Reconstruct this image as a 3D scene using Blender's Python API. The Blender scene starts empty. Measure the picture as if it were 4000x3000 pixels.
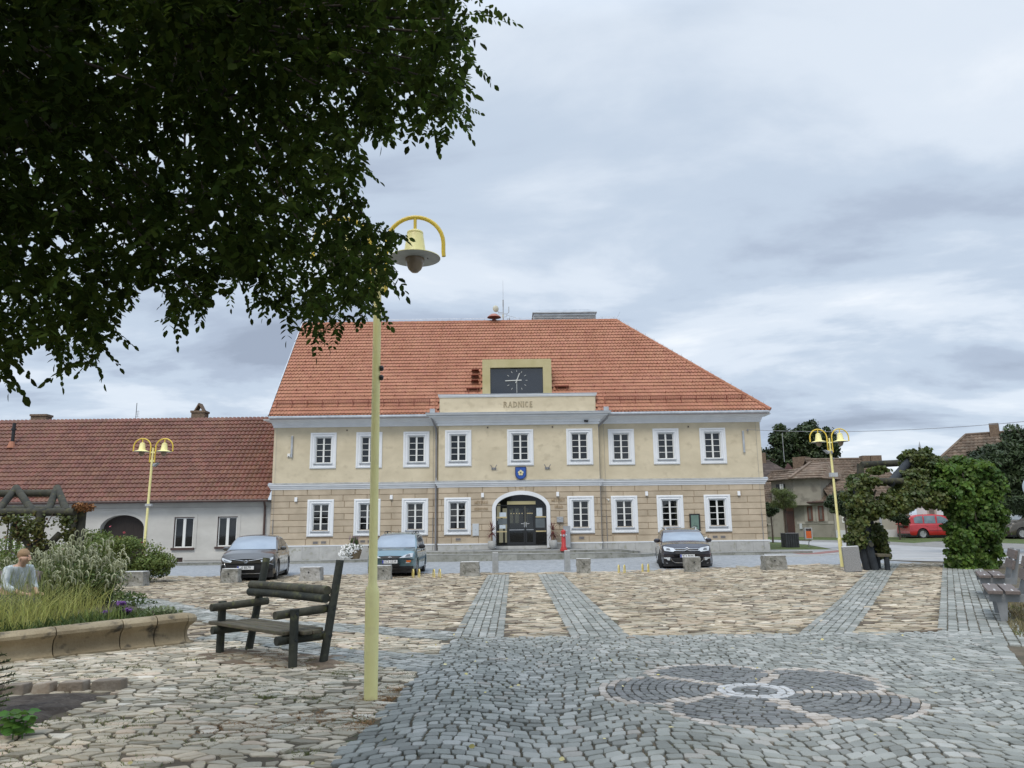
import bpy, bmesh, math, random
import numpy as np
from mathutils import Matrix, Vector, Euler
from mathutils import noise as mnoise
random.seed(7); RNG = np.random.default_rng(11)
PI = math.pi; R_ = math.radians
sc = bpy.context.scene; COL = sc.collection

# ------------------------------------------------------------------ camera, sky, sun, exposure
FPX = 3004.0; PITCH = R_(10.7); ROLL = 0.0125; EYE = 1.55
cam_d = bpy.data.cameras.new('camera'); cam = bpy.data.objects.new('camera', cam_d); COL.objects.link(cam)
cam_d.sensor_width = 36; cam_d.lens = FPX / 4000 * 36; cam_d.clip_end = 3000; cam_d.clip_start = 0.05
CR = (Matrix.Rotation(PI / 2 + PITCH, 3, 'X') @ Matrix.Rotation(-ROLL, 3, 'Z'))
cam.matrix_world = Matrix.Translation((0, 0, EYE)) @ CR.to_4x4()
sc.camera = cam
sc.view_settings.view_transform = 'Standard'; sc.view_settings.look = 'None'
sc.view_settings.exposure = 0.22; sc.view_settings.gamma = 1.0; sc.view_settings.use_curve_mapping = False
SUN_EL, SUN_AZ = R_(52), R_(200)      # azimuth measured from +Y clockwise: behind the camera, a little to the left
sun_d = bpy.data.lights.new('sun', 'SUN'); sun = bpy.data.objects.new('sun', sun_d); COL.objects.link(sun)
sun_d.energy = 1.45; sun_d.angle = R_(22); sun_d.color = (1.0, 0.93, 0.82)
sv = Vector((math.sin(SUN_AZ) * math.cos(SUN_EL), math.cos(SUN_AZ) * math.cos(SUN_EL), math.sin(SUN_EL)))
sun.rotation_euler = sv.to_track_quat('Z', 'Y').to_euler(); sun.location = sv * 50

W = bpy.data.worlds.new('World'); sc.world = W; W.use_nodes = True
nt = W.node_tree; nt.nodes.clear()
def N(t, **k):
    n = nt.nodes.new(t)
    for a, v in k.items(): setattr(n, a, v)
    return n
def L(a, b): nt.links.new(a, b)
def M2(op, a, b=None, clamp=False):
    n = N('ShaderNodeMath', operation=op, use_clamp=clamp)
    for i, v in enumerate((a, b)):
        if v is None: continue
        if hasattr(v, 'links') or hasattr(v, 'is_output'): L(v, n.inputs[i])
        else: n.inputs[i].default_value = v
    return n.outputs[0]
def RAMP(fac, stops, interp='LINEAR'):
    n = N('ShaderNodeValToRGB'); n.color_ramp.interpolation = interp; e = n.color_ramp.elements
    while len(e) < len(stops): e.new(0.5)
    for q, (p, c) in zip(e, stops):
        q.position = p; q.color = (*c, 1) if len(c) == 3 else c
    if fac is not None: L(fac, n.inputs[0])
    return n.outputs[0]
tc = N('ShaderNodeTexCoord'); sep = N('ShaderNodeSeparateXYZ'); L(tc.outputs['Generated'], sep.inputs[0])
zc = M2('MAXIMUM', sep.outputs[2], 0.0); den = M2('ADD', zc, 0.16)
comb = N('ShaderNodeCombineXYZ'); L(M2('DIVIDE', sep.outputs[0], den), comb.inputs[0]); L(M2('DIVIDE', sep.outputs[1], den), comb.inputs[1])
def wnoise(scale, rot, loc, detail, rough, sx=1, sy=1, dist=0.0):
    mp = N('ShaderNodeMapping'); L(comb.outputs[0], mp.inputs[0]); mp.inputs['Rotation'].default_value = (0, 0, rot)
    mp.inputs['Location'].default_value = loc; mp.inputs['Scale'].default_value = (sx, sy, 1)
    n = N('ShaderNodeTexNoise'); L(mp.outputs[0], n.inputs['Vector']); n.inputs['Scale'].default_value = scale
    n.inputs['Detail'].default_value = detail; n.inputs['Roughness'].default_value = rough; n.inputs['Distortion'].default_value = dist
    return n.outputs[0]
na = wnoise(0.62, R_(-20), (3.1, 1.2, 0), 3, 0.5, 0.55, 1.3, 0.5)
nb = wnoise(1.25, R_(15), (7.3, 4.4, 0), 9, 0.56, 0.8, 1.15, 0.25)
low = RAMP(zc, [(0.16, (1.15, 1.15, 1.15)), (0.5, (0.48, 0.48, 0.48))])
sumn = M2('ADD', M2('MULTIPLY', na, 0.62), M2('MULTIPLY', M2('SUBTRACT', nb, 0.5), M2('MULTIPLY', low, 1.05)))
sumn = M2('ADD', sumn, 0.19)
cloud = RAMP(sumn, [(0.30, (0.32, 0.375, 0.475)), (0.41, (0.41, 0.48, 0.595)), (0.50, (0.51, 0.595, 0.71)), (0.61, (0.67, 0.74, 0.83)), (0.74, (0.84, 0.88, 0.93))], 'EASE')
sky = N('ShaderNodeTexSky', sky_type='NISHITA'); sky.sun_disc = False; sky.sun_elevation = SUN_EL; sky.sun_rotation = SUN_AZ
smul = N('ShaderNodeVectorMath', operation='SCALE'); L(sky.outputs[0], smul.inputs[0]); smul.inputs['Scale'].default_value = 0.09
mix = N('ShaderNodeMix', data_type='RGBA'); mix.inputs[0].default_value = 0.93; L(smul.outputs[0], mix.inputs[6]); L(cloud, mix.inputs[7])
# an overcast sky is brighter overhead than near the horizon
zen = N('ShaderNodeMapRange'); L(zc, zen.inputs[0])
for i, v in enumerate((0.58, 1.0, 1.0, 2.5)): zen.inputs[i + 1].default_value = v
zmul = N('ShaderNodeVectorMath', operation='SCALE'); L(mix.outputs[2], zmul.inputs[0]); L(zen.outputs[0], zmul.inputs['Scale'])
bg = N('ShaderNodeBackground'); L(zmul.outputs[0], bg.inputs[0]); bg.inputs[1].default_value = 1.0
wo = N('ShaderNodeOutputWorld'); L(bg.outputs[0], wo.inputs[0])

# ------------------------------------------------------------------ terrain and pixel helpers
def cl(v, a=0.0, b=1.0): return max(a, min(b, v))
def H(x, y):
    """height of the ground: flat square, rising gently towards the far right"""
    far = 0.2 * cl((y - 30) / 10) * cl((x + 12) / 14) + 0.5 * cl((y - 40) / 18)
    near = 0.15 * cl((x - 4) / 6) * cl((y - 14) / 9) * (1 - cl((y - 30) / 10))
    return far + near
def ray(px, py): return CR @ Vector(((px - 2000) / FPX, (1500 - py) / FPX, -1))
def at(px, py, Y):
    r = ray(px, py); t = Y / r.y
    return Vector((r.x * t, Y, EYE + r.z * t))
def gp(px, py):
    r = ray(px, py); t = 2.0
    while t < 160 and EYE + r.z * t > H(r.x * t, r.y * t): t += 0.05
    return Vector((r.x * t, r.y * t, H(r.x * t, r.y * t)))
def pix(v):
    q = CR.transposed() @ (Vector(v) - Vector((0, 0, EYE)))
    return (2000 + FPX * q.x / -q.z, 1500 - FPX * q.y / -q.z) if q.z < -0.01 else (-9e9, -9e9)
def inpoly(x, y, P):
    c = False; j = len(P) - 1
    for i in range(len(P)):
        xi, yi = P[i][0], P[i][1]; xj, yj = P[j][0], P[j][1]
        if (yi > y) != (yj > y) and x < (xj - xi) * (y - yi) / (yj - yi) + xi: c = not c
        j = i
    return c

# ------------------------------------------------------------------ materials
MATS = {}
def mat(name, c1, c2=None, rough=0.7, scale=3.0, metal=0.0, rnd=0.0, bump=0.0, bscale=30.0, spec=0.5, detail=6, c3=None, trans=0.0,
        coat=0.0, ramp=None, stretch=(1, 1, 1), emis=None, hue=None, thr=(0.35, 0.65)):
    """one procedural material: two colours blended by noise, per-face variation from the attribute 'rnd', fine bump"""
    global nt
    if name in MATS: return MATS[name]
    m = bpy.data.materials.new(name); m.use_nodes = True; nt = m.node_tree; nt.nodes.clear()
    out = N('ShaderNodeOutputMaterial'); b = N('ShaderNodeBsdfPrincipled')
    b.inputs['Roughness'].default_value = rough; b.inputs['Metallic'].default_value = metal
    b.inputs['Specular IOR Level'].default_value = spec
    if coat: b.inputs['Coat Weight'].default_value = coat; b.inputs['Coat Roughness'].default_value = 0.04
    c2 = c2 or c1
    t = N('ShaderNodeTexCoord'); mp = N('ShaderNodeMapping'); L(t.outputs['Object'], mp.inputs[0]); mp.inputs['Scale'].default_value = stretch
    n = N('ShaderNodeTexNoise'); L(mp.outputs[0], n.inputs['Vector']); n.inputs['Scale'].default_value = scale; n.inputs['Detail'].default_value = detail; n.inputs['Roughness'].default_value = 0.6
    col = RAMP(n.outputs[0], [(thr[0], c1), (thr[1], c2)])
    if c3:
        n3 = N('ShaderNodeTexNoise'); L(mp.outputs[0], n3.inputs['Vector']); n3.inputs['Scale'].default_value = scale * 2.7; n3.inputs['Detail'].default_value = 8
        f = RAMP(n3.outputs[0], [(0.56, (0, 0, 0)), (0.7, (1, 1, 1))])
        mx = N('ShaderNodeMix', data_type='RGBA'); L(f, mx.inputs[0]); L(col, mx.inputs[6]); mx.inputs[7].default_value = (*c3, 1); col = mx.outputs[2]
    if ramp or rnd:
        a = N('ShaderNodeAttribute', attribute_name='rnd')
        if ramp:
            rc = RAMP(a.outputs['Fac'], ramp, 'LINEAR'); mx = N('ShaderNodeMix', data_type='RGBA', blend_type='MULTIPLY'); mx.inputs[0].default_value = 1
            L(col, mx.inputs[6]); L(rc, mx.inputs[7]); col = mx.outputs[2]
        if rnd:
            hs = N('ShaderNodeHueSaturation'); L(col, hs.inputs['Color'])
            mr = N('ShaderNodeMapRange'); L(a.outputs['Fac'], mr.inputs[0]); mr.inputs[3].default_value = 1 - rnd; mr.inputs[4].default_value = 1 + rnd
            L(mr.outputs[0], hs.inputs['Value'])
            if hue:
                sn = M2('FRACT', M2('MULTIPLY', a.outputs['Fac'], 7.31)); mh = N('ShaderNodeMapRange'); L(sn, mh.inputs[0]); mh.inputs[3].default_value = 0.5 - hue; mh.inputs[4].default_value = 0.5 + hue
                L(mh.outputs[0], hs.inputs['Hue'])
            col = hs.outputs[0]
    L(col, b.inputs['Base Color'])
    if bump:
        nb_ = N('ShaderNodeTexNoise'); L(t.outputs['Object'], nb_.inputs['Vector']); nb_.inputs['Scale'].default_value = bscale; nb_.inputs['Detail'].default_value = 5
        bp = N('ShaderNodeBump'); bp.inputs['Strength'].default_value = bump; bp.inputs['Distance'].default_value = 0.02; L(nb_.outputs[0], bp.inputs['Height']); L(bp.outputs[0], b.inputs['Normal'])
    if emis: b.inputs['Emission Color'].default_value = (*emis[0], 1); b.inputs['Emission Strength'].default_value = emis[1]
    sh = b.outputs[0]
    if trans:
        tr = N('ShaderNodeBsdfTranslucent'); hs2 = N('ShaderNodeHueSaturation'); L(col, hs2.inputs['Color']); hs2.inputs['Value'].default_value = 1.7; hs2.inputs['Hue'].default_value = 0.485; L(hs2.outputs[0], tr.inputs[0])
        ms = N('ShaderNodeMixShader'); ms.inputs[0].default_value = trans; L(sh, ms.inputs[1]); L(tr.outputs[0], ms.inputs[2]); sh = ms.outputs[0]
    L(sh, out.inputs[0]); MATS[name] = m
    return m
def glassmat(name, col, alpha, rough=0.03, tint=(0.8, 0.85, 0.85)):
    """window glass: mirror-like reflection over a partly see-through pane"""
    global nt
    if name in MATS: return MATS[name]
    m = bpy.data.materials.new(name); m.use_nodes = True; nt = m.node_tree; nt.nodes.clear()
    out = N('ShaderNodeOutputMaterial'); b = N('ShaderNodeBsdfPrincipled'); b.inputs['Base Color'].default_value = (*col, 1); b.inputs['Roughness'].default_value = rough
    b.inputs['Specular IOR Level'].default_value = 1.0; b.inputs['IOR'].default_value = 1.6
    t = N('ShaderNodeBsdfTransparent'); t.inputs[0].default_value = (*tint, 1)
    fr = N('ShaderNodeFresnel'); fr.inputs[0].default_value = 1.6
    f = M2('ADD', M2('MULTIPLY', fr.outputs[0], 1.0), 1 - alpha, True)
    ms = N('ShaderNodeMixShader'); L(f, ms.inputs[0]); L(t.outputs[0], ms.inputs[1]); L(b.outputs[0], ms.inputs[2]); L(ms.outputs[0], out.inputs[0])
    MATS[name] = m
    return m

# ------------------------------------------------------------------ mesh builder and scene-graph helpers
ORG = {}
class MB:
    def __init__(s): s.v = []; s.f = []; s.r = []
    def add(s, vs, fs, r=None):
        o = len(s.v); s.v += [tuple(p) for p in vs]; r = random.random() if r is None else r
        for f in fs: s.f.append(tuple(i + o for i in f)); s.r.append(r)
    def hexa(s, p, r=None): s.add(p, [(0, 3, 2, 1), (4, 5, 6, 7), (0, 1, 5, 4), (1, 2, 6, 5), (2, 3, 7, 6), (3, 0, 4, 7)], r)
    def box(s, x0, x1, y0, y1, z0, z1, r=None):
        s.hexa([(x0, y0, z0), (x1, y0, z0), (x1, y1, z0), (x0, y1, z0), (x0, y0, z1), (x1, y0, z1), (x1, y1, z1), (x0, y1, z1)], r)
    def bar(s, p0, p1, w, h, up=(0, 0, 1), r=None):
        p0, p1 = Vector(p0), Vector(p1); d = (p1 - p0).normalized(); u = Vector(up); a = d.cross(u)
        if a.length < 1e-4: a = d.cross(Vector((1, 0, 0)))
        a.normalize(); b = a.cross(d); a *= w / 2; b *= h / 2
        s.hexa([p0 - a - b, p0 + a - b, p0 + a + b, p0 - a + b, p1 - a - b, p1 + a - b, p1 + a + b, p1 - a + b], r)
    def tube(s, pts, rad, n=8, cap=True, r=None):
        pts = [Vector(p) for p in pts]; rs = rad if isinstance(rad, (list, tuple)) else [rad] * len(pts); vs = []; fs = []; ref = None
        for i, p in enumerate(pts):
            d = ((pts[i + 1] if i + 1 < len(pts) else p) - (pts[i - 1] if i else p)).normalized()
            if ref is None: ref = d.cross(Vector((0.3, 0.9, 0.31))).normalized()
            a = (ref - d * ref.dot(d)).normalized(); ref = a; b = d.cross(a)
            for k in range(n):
                t = 2 * PI * k / n; vs.append(p + (a * math.cos(t) + b * math.sin(t)) * rs[i])
        for i in range(len(pts) - 1):
            for k in range(n): fs.append((i * n + k, i * n + (k + 1) % n, (i + 1) * n + (k + 1) % n, (i + 1) * n + k))
        if cap: fs.append(tuple(range(n - 1, -1, -1))); fs.append(tuple((len(pts) - 1) * n + k for k in range(n)))
        s.add(vs, fs, r)
    def cyl(s, p0, p1, r0, r1=None, n=12, r=None): s.tube([p0, p1], [r0, r0 if r1 is None else r1], n, True, r)
    def lathe(s, c, prof, n=20, r=None, sx=1, sy=1, axis='z'):
        vs = []; fs = []
        for (rr, z) in prof:
            for k in range(n):
                t = 2 * PI * k / n; x, y = rr * math.cos(t) * sx, rr * math.sin(t) * sy
                vs.append((c[0] + x, c[1] + y, c[2] + z) if axis == 'z' else ((c[0] + x, c[1] + z, c[2] + y) if axis == 'y' else (c[0] + z, c[1] + x, c[2] + y)))
        for i in range(len(prof) - 1):
            for k in range(n): fs.append((i * n + k, i * n + (k + 1) % n, (i + 1) * n + (k + 1) % n, (i + 1) * n + k))
        if prof[0][0] > 1e-5: fs.append(tuple(range(n - 1, -1, -1)))
        if prof[-1][0] > 1e-5: fs.append(tuple((len(prof) - 1) * n + k for k in range(n)))
        s.add(vs, fs, r)
    def prism(s, poly, y0, y1, r=None, axis='y'):
        """polygon in XZ extruded along Y (axis='x': polygon in YZ extruded along X; axis='z': XY along Z)"""
        n = len(poly)
        g = {'y': lambda a, b, t: (a, t, b), 'x': lambda a, b, t: (t, a, b), 'z': lambda a, b, t: (a, b, t)}[axis]
        vs = [g(a, b, y0) for a, b in poly] + [g(a, b, y1) for a, b in poly]
        fs = [tuple(range(n)), tuple(range(2 * n - 1, n - 1, -1))] + [(i, i + n, (i + 1) % n + n, (i + 1) % n) for i in range(n)]
        s.add(vs, fs, r)
    def build(s, name, m, parent=None, smooth=False, bevel=0.0, world=False, angle=35):
        me = bpy.data.meshes.new(name); o = Vector(ORG.get(parent.name, (0, 0, 0))) if (world and parent) else Vector((0, 0, 0))
        v = np.array(s.v, dtype=np.float64).reshape(-1, 3) - np.array(o)
        me.from_pydata([tuple(q) for q in v], [], s.f)
        a = me.attributes.new('rnd', 'FLOAT', 'FACE'); a.data.foreach_set('value', np.array(s.r, dtype=np.float32))
        bm = bmesh.new(); bm.from_mesh(me); bmesh.ops.recalc_face_normals(bm, faces=bm.faces); bm.to_mesh(me); bm.free()
        me.materials.append(m)
        ob = bpy.data.objects.new(name, me); COL.objects.link(ob)
        if parent: ob.parent = parent; ORG[ob.name] = tuple(o) if world else (0, 0, 0)
        if smooth:
            me.polygons.foreach_set('use_smooth', [True] * len(me.polygons)); me.set_sharp_from_angle(angle=R_(angle))
        if bevel:
            bv = ob.modifiers.new('bevel', 'BEVEL'); bv.width = bevel; bv.segments = 2; bv.limit_method = 'ANGLE'; bv.angle_limit = R_(40)
        return ob
def npmesh(name, V, F, m, rnd=None, parent=None, smooth=False):
    """fast mesh from numpy arrays (all faces the same size)"""
    me = bpy.data.meshes.new(name); nf, k = F.shape
    me.vertices.add(len(V)); me.vertices.foreach_set('co', V.astype(np.float32).ravel())
    me.loops.add(nf * k); me.loops.foreach_set('vertex_index', F.astype(np.int32).ravel())
    me.polygons.add(nf); me.polygons.foreach_set('loop_start', np.arange(nf, dtype=np.int32) * k)
    try: me.polygons.foreach_set('loop_total', np.full(nf, k, dtype=np.int32))
    except Exception: pass
    me.update(calc_edges=True)
    if rnd is not None:
        a = me.attributes.new('rnd', 'FLOAT', 'FACE'); a.data.foreach_set('value', rnd.astype(np.float32))
    me.materials.append(m); me.validate()
    if smooth: me.polygons.foreach_set('use_smooth', [True] * nf)
    o = bpy.data.objects.new(name, me); COL.objects.link(o)
    if parent: o.parent = parent
    return o
def tag(o, label=None, cat=None, group=None, kind=None):
    if label: o['label'] = label
    if cat: o['category'] = cat
    if group: o['group'] = group
    if kind: o['kind'] = kind
    return o
def thing(name, label, cat, loc=(0, 0, 0), rz=0.0, group=None):
    o = bpy.data.objects.new(name, None); COL.objects.link(o); o.location = loc; o.rotation_euler = (0, 0, rz); o.empty_display_size = 0.2
    ORG[o.name] = tuple(loc); tag(o, label, cat, group); return o
def setting(o): o['kind'] = 'structure'; return o
CH = {}
def kids(o): return [c for c in COL.objects if c.parent == o]
def dup(root, loc=None, rz=None, label=None, group=None, parent=None, allk=None, scale=None):
    """copy of a thing (or part) with copies of its parts and sub-parts, sharing mesh data"""
    c = root.copy(); COL.objects.link(c)
    if parent is not None: c.parent = parent
    if loc is not None: c.location = loc
    if rz is not None: c.rotation_euler = (root.rotation_euler[0], root.rotation_euler[1], rz)
    if scale is not None: c.scale = scale
    if label: c['label'] = label
    if group: c['group'] = group
    for k in kids(root): dup(k, parent=c)
    return c
def text_mesh(name, txt, size, m, parent, loc, rot=(PI / 2, 0, 0), depth=0.01, align='CENTER', sx=1.0, bold=0.0):
    cu = bpy.data.curves.new(name, 'FONT'); cu.body = txt; cu.size = size; cu.extrude = depth; cu.align_x = align; cu.align_y = 'CENTER'; cu.offset = bold
    t = bpy.data.objects.new(name, cu); COL.objects.link(t)
    dg = bpy.context.evaluated_depsgraph_get(); me = bpy.data.meshes.new_from_object(t.evaluated_get(dg)); bpy.data.objects.remove(t)
    me.materials.clear(); me.materials.append(m); o = bpy.data.objects.new(name, me); COL.objects.link(o); o.parent = parent
    o.location = loc; o.rotation_euler = rot; o.scale = (sx, 1, 1)
    return o
# ------------------------------------------------------------------ ground sheets
m_dirt = mat('dirt', (0.085, 0.07, 0.048), (0.14, 0.112, 0.075), 0.95, 2.5, bump=0.6, bscale=60, c3=(0.07, 0.085, 0.035))
m_cobfar = mat('far_cobbles', (0.25, 0.27, 0.29), (0.37, 0.385, 0.40), 0.8, 5.0, bump=0.9, bscale=14, stretch=(1, 0.6, 1), c3=(0.17, 0.18, 0.17))
m_asph = mat('pale_asphalt', (0.33, 0.33, 0.33), (0.42, 0.42, 0.415), 0.9, 0.7, bump=0.2, bscale=50)
m_asph2 = mat('grey_gravel', (0.20, 0.195, 0.185), (0.28, 0.27, 0.25), 0.9, 3, bump=0.4, bscale=30)
m_lawn = mat('lawn', (0.055, 0.085, 0.022), (0.10, 0.135, 0.035), 0.95, 2.2, bump=0.8, bscale=40, c3=(0.14, 0.13, 0.05))
m_soil = mat('soil', (0.045, 0.034, 0.027), (0.10, 0.08, 0.063), 0.95, 7, bump=1.0, bscale=22, c3=(0.12, 0.1, 0.08))
def sheet(name, poly, dz, m, step=1.5, hf=H, thick=0.0):
    bm = bmesh.new(); vs = [bm.verts.new((p[0], p[1], 0)) for p in poly]; bm.faces.new(vs)
    xs = [p[0] for p in poly]; ys = [p[1] for p in poly]
    for ax, a0, a1 in ((0, min(xs), max(xs)), (1, min(ys), max(ys))):
        k = math.floor(a0 / step) * step + step
        while k < a1:
            if ax == 0: bmesh.ops.bisect_plane(bm, geom=bm.verts[:] + bm.edges[:] + bm.faces[:], plane_co=(k, 0, 0), plane_no=(1, 0, 0))
            else: bmesh.ops.bisect_plane(bm, geom=bm.verts[:] + bm.edges[:] + bm.faces[:], plane_co=(0, k, 0), plane_no=(0, 1, 0))
            k += step
    if thick:
        r = bmesh.ops.extrude_face_region(bm, geom=bm.faces[:]); lo = set(v for v in r['geom'] if isinstance(v, bmesh.types.BMVert))
        for v in bm.verts: v.co.z = hf(v.co.x, v.co.y) + dz - (thick if v not in lo else 0)
    else:
        for v in bm.verts: v.co.z = hf(v.co.x, v.co.y) + dz
    bmesh.ops.recalc_face_normals(bm, faces=bm.faces)
    me = bpy.data.meshes.new(name); bm.to_mesh(me); bm.free(); me.materials.append(m)
    if not thick:
        if me.polygons[0].normal.z < 0: me.flip_normals()
    o = bpy.data.objects.new(name, me); COL.objects.link(o); return setting(o)
gx = sorted(set([-600, -300, -150, -80, -50] + [i * 2.0 for i in range(-20, 40)] + [100, 150, 300, 600])); gy = sorted(set([-300, -100, -40, -15] + [i * 1.5 for i in range(-4, 50)] + [90, 130, 250, 600, 1200]))
V = np.array([(x, y, H(x, y)) for y in gy for x in gx]); nx = len(gx)
F = np.array([(j * nx + i, j * nx + i + 1, (j + 1) * nx + i + 1, (j + 1) * nx + i) for j in range(len(gy) - 1) for i in range(nx - 1)])
setting(npmesh('ground', V, F, m_dirt))

# ------------------------------------------------------------------ paving stones (every stone is real geometry)
def vor_region(seeds, reg, ax=1.0, ay=1.0):
    """Voronoi cells of jittered seeds, by clipping against neighbours; seeds: dict (i,j)->(x,y)"""
    cells = []
    for (i, j), (x, y) in seeds.items():
        if not reg(x, y): continue
        P = [(-1, -1), (1, -1), (1, 1), (-1, 1)]
        P = [(a * ax * 2.2, b * ay * 2.2) for a, b in P]
        for di in (-1, 0, 1, -2, 2):
            for dj in (-1, 0, 1, -2, 2):
                if di == 0 and dj == 0: continue
                q = seeds.get((i + di, j + dj))
                if q is None: continue
                dx, dy = q[0] - x, q[1] - y
                # anisotropic bisector
                nx_, ny_ = dx / (ax * ax), dy / (ay * ay); c = (dx * nx_ + dy * ny_) / 2
                out = []; n = len(P)
                for k in range(n):
                    a, b = P[k], P[(k + 1) % n]; da = a[0] * nx_ + a[1] * ny_ - c; db = b[0] * nx_ + b[1] * ny_ - c
                    if da <= 0: out.append(a)
                    if (da < 0 < db) or (db < 0 < da):
                        t = da / (da - db); out.append((a[0] + (b[0] - a[0]) * t, a[1] + (b[1] - a[1]) * t))
                P = out
                if len(P) < 3: break
            if len(P) < 3: break
        if len(P) >= 3: cells.append((x, y, P))
    return cells
class Stones:
    def __init__(s): s.v = []; s.f = []; s.r = []
    def stone(s, poly, r, gap=0.012, top=0.018, tilt=0.012, rnd=0.2, dome=0.002, base=-0.02):
        n = len(poly); cx = sum(p[0] for p in poly) / n; cy = sum(p[1] for p in poly) / n
        # cut corners, shrink by the joint width
        Q = []
        for k in range(n):
            a, b = poly[k], poly[(k + 1) % n]; l = math.hypot(b[0] - a[0], b[1] - a[1])
            if l < 1e-4: continue
            t = min(rnd, 0.018 / l)
            Q.append((a[0] + (b[0] - a[0]) * t, a[1] + (b[1] - a[1]) * t)); Q.append((b[0] + (a[0] - b[0]) * t, b[1] + (a[1] - b[1]) * t))
        if len(Q) < 4: return
        rad = sum(math.hypot(q[0] - cx, q[1] - cy) for q in Q) / len(Q)
        if rad < 0.02: return
        Q1 = []
        for q in Q:
            dx, dy = q[0] - cx, q[1] - cy; d = math.hypot(dx, dy); k = max(0.5, (d - gap * random.uniform(0.6, 1.5)) / d); Q1.append((cx + dx * k, cy + dy * k))
        z0 = H(cx, cy); tx, ty = random.uniform(-tilt, tilt), random.uniform(-tilt, tilt); zt = top + random.uniform(-0.004, 0.005)
        o = len(s.v); m = len(Q1)
        for q in Q1: s.v.append((q[0], q[1], z0 + base))
        for q in Q1: s.v.append((q[0], q[1], z0 + zt - 0.005 + (q[0] - cx) * tx * 4 + (q[1] - cy) * ty * 4))
        for q in Q1: s.v.append((cx + (q[0] - cx) * 0.94, cy + (q[1] - cy) * 0.94, z0 + zt + (q[0] - cx) * tx * 4 + (q[1] - cy) * ty * 4))
        s.v.append((cx, cy, z0 + zt + dome))
        for k in range(m):
            k2 = (k + 1) % m
            s.f.append((o + k, o + k2, o + m + k2, o + m + k)); s.f.append((o + m + k, o + m + k2, o + 2 * m + k2, o + 2 * m + k)); s.f.append((o + 2 * m + k, o + 2 * m + k2, o + 3 * m)); s.r += [r, r, r]
    def build(s, name, m):
        me = bpy.data.meshes.new(name); me.from_pydata(s.v, [], s.f); a = me.attributes.new('rnd', 'FLOAT', 'FACE'); a.data.foreach_set('value', np.array(s.r, dtype=np.float32))
        me.materials.append(m); me.polygons.foreach_set('use_smooth', [True] * len(me.polygons)); me.set_sharp_from_angle(angle=R_(24))
        o = bpy.data.objects.new(name, me); COL.objects.link(o); return setting(o)
m_flag = mat('flagstone', (0.68, 0.64, 0.58), (1.02, 1, 0.97), 0.75, .7, bump=0.5, bscale=45, ramp=[(0.0, (0.13, 0.105, 0.075)), (0.2, (0.26, 0.21, 0.155)), (0.3, (0.48, 0.42, 0.315)), (0.45, (0.40, 0.36, 0.275)), (0.58, (0.32, 0.305, 0.255)), (0.72, (0.60, 0.53, 0.40)), (0.88, (0.50, 0.41, 0.31)), (1.0, (0.78, 0.71, 0.58))])
m_flagg = mat('flagstone_near', (0.70, 0.70, 0.67), (1, 1, 0.98), 0.75, 1.6, bump=0.5, bscale=45, ramp=[(0.0, (0.26, 0.235, 0.18)), (0.2, (0.48, 0.42, 0.32)), (0.4, (0.68, 0.59, 0.46)), (0.55, (0.45, 0.42, 0.34)), (0.8, (0.76, 0.65, 0.50)), (0.9, (0.64, 0.51, 0.39)), (1.0, (0.84, 0.78, 0.67))])
m_sett = mat('granite_sett', (0.76, 0.78, 0.76), (1.05, 1.05, 1.05), 0.7, 1.1, bump=0.45, bscale=60, ramp=[(0.0, (0.20, 0.204, 0.185)), (0.35, (0.28, 0.288, 0.265)), (0.7, (0.345, 0.352, 0.322)), (0.93, (0.43, 0.43, 0.40)), (1.0, (0.36, 0.335, 0.30))])
m_mdark = mat('basalt_sett', (0.8, 0.81, 0.84), (1.05, 1.06, 1.08), 0.65, 8, bump=0.4, bscale=60, ramp=[(0.0, (0.13, 0.134, 0.127)), (0.8, (0.205, 0.21, 0.198)), (1, (0.2, 0.2, 0.195))])
m_mpink = mat('pink_sett', (0.85, 0.83, 0.82), (1, 1, 1), 0.75, 8, bump=0.4, bscale=60, ramp=[(0.0, (0.37, 0.33, 0.28)), (0.5, (0.46, 0.42, 0.37)), (1, (0.55, 0.515, 0.465))])
m_mwhite = mat('white_marble_sett', (0.40, 0.405, 0.40), (0.54, 0.545, 0.54), 0.6, 8, bump=0.3, bscale=60)

YT = 11.62; YP = 27.3
def xr_main(y): return 6.6 if y > 11.0 else (6.28 if y > 10.6 else (5.24 + (y - 8.37) * 0.44))
def in_main(x, y): return 0.3 < y < YT and (-0.91 - 0.0526 * (11.79 - y)) < x < min(7.5, xr_main(y) + (0.0 if y > 10.6 else 0.0))
def xdl(y): return 4.29 + (y - 12.0) * 0.536      # left edge of the diagonal path on the right
def xrs(y): return 6.22 + (y - 11.83) * 0.555     # left edge of the right-hand strip
GL = lambda x, y: YT <= y < YP and -0.92 < x < -0.16
GR = lambda x, y: YT <= y < YP and 0.80 < x < 1.66
GD = lambda x, y: YT <= y < 29 and xdl(y) < x < xdl(y) + 0.80
GS = lambda x, y: 10.7 <= y < 29 and xrs(y) < x < xrs(y) + 0.86
S1 = [(-12.2, 21.6), (-8.4, 18.9), (-5.0, 14.75), (-2.12, 13.05), (-0.93, 12.3), (-0.93, 11.3), (-1.3, 11.62), (-2.3, 12.25), (-5.3, 13.9), (-8.6, 17.6), (-12.2, 20.2)]
S2 = [(-4.55, 12.75), (-3.7, 12.0), (-2.0, 10.55), (-0.86, 10.05), (-1.0, 8.95), (-2.1, 9.75), (-3.7, 11.35), (-4.75, 11.9)]
def in_gray(x, y): return in_main(x, y) or GL(x, y) or GR(x, y) or GD(x, y) or GS(x, y) or inpoly(x, y, S1) or inpoly(x, y, S2)
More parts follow.
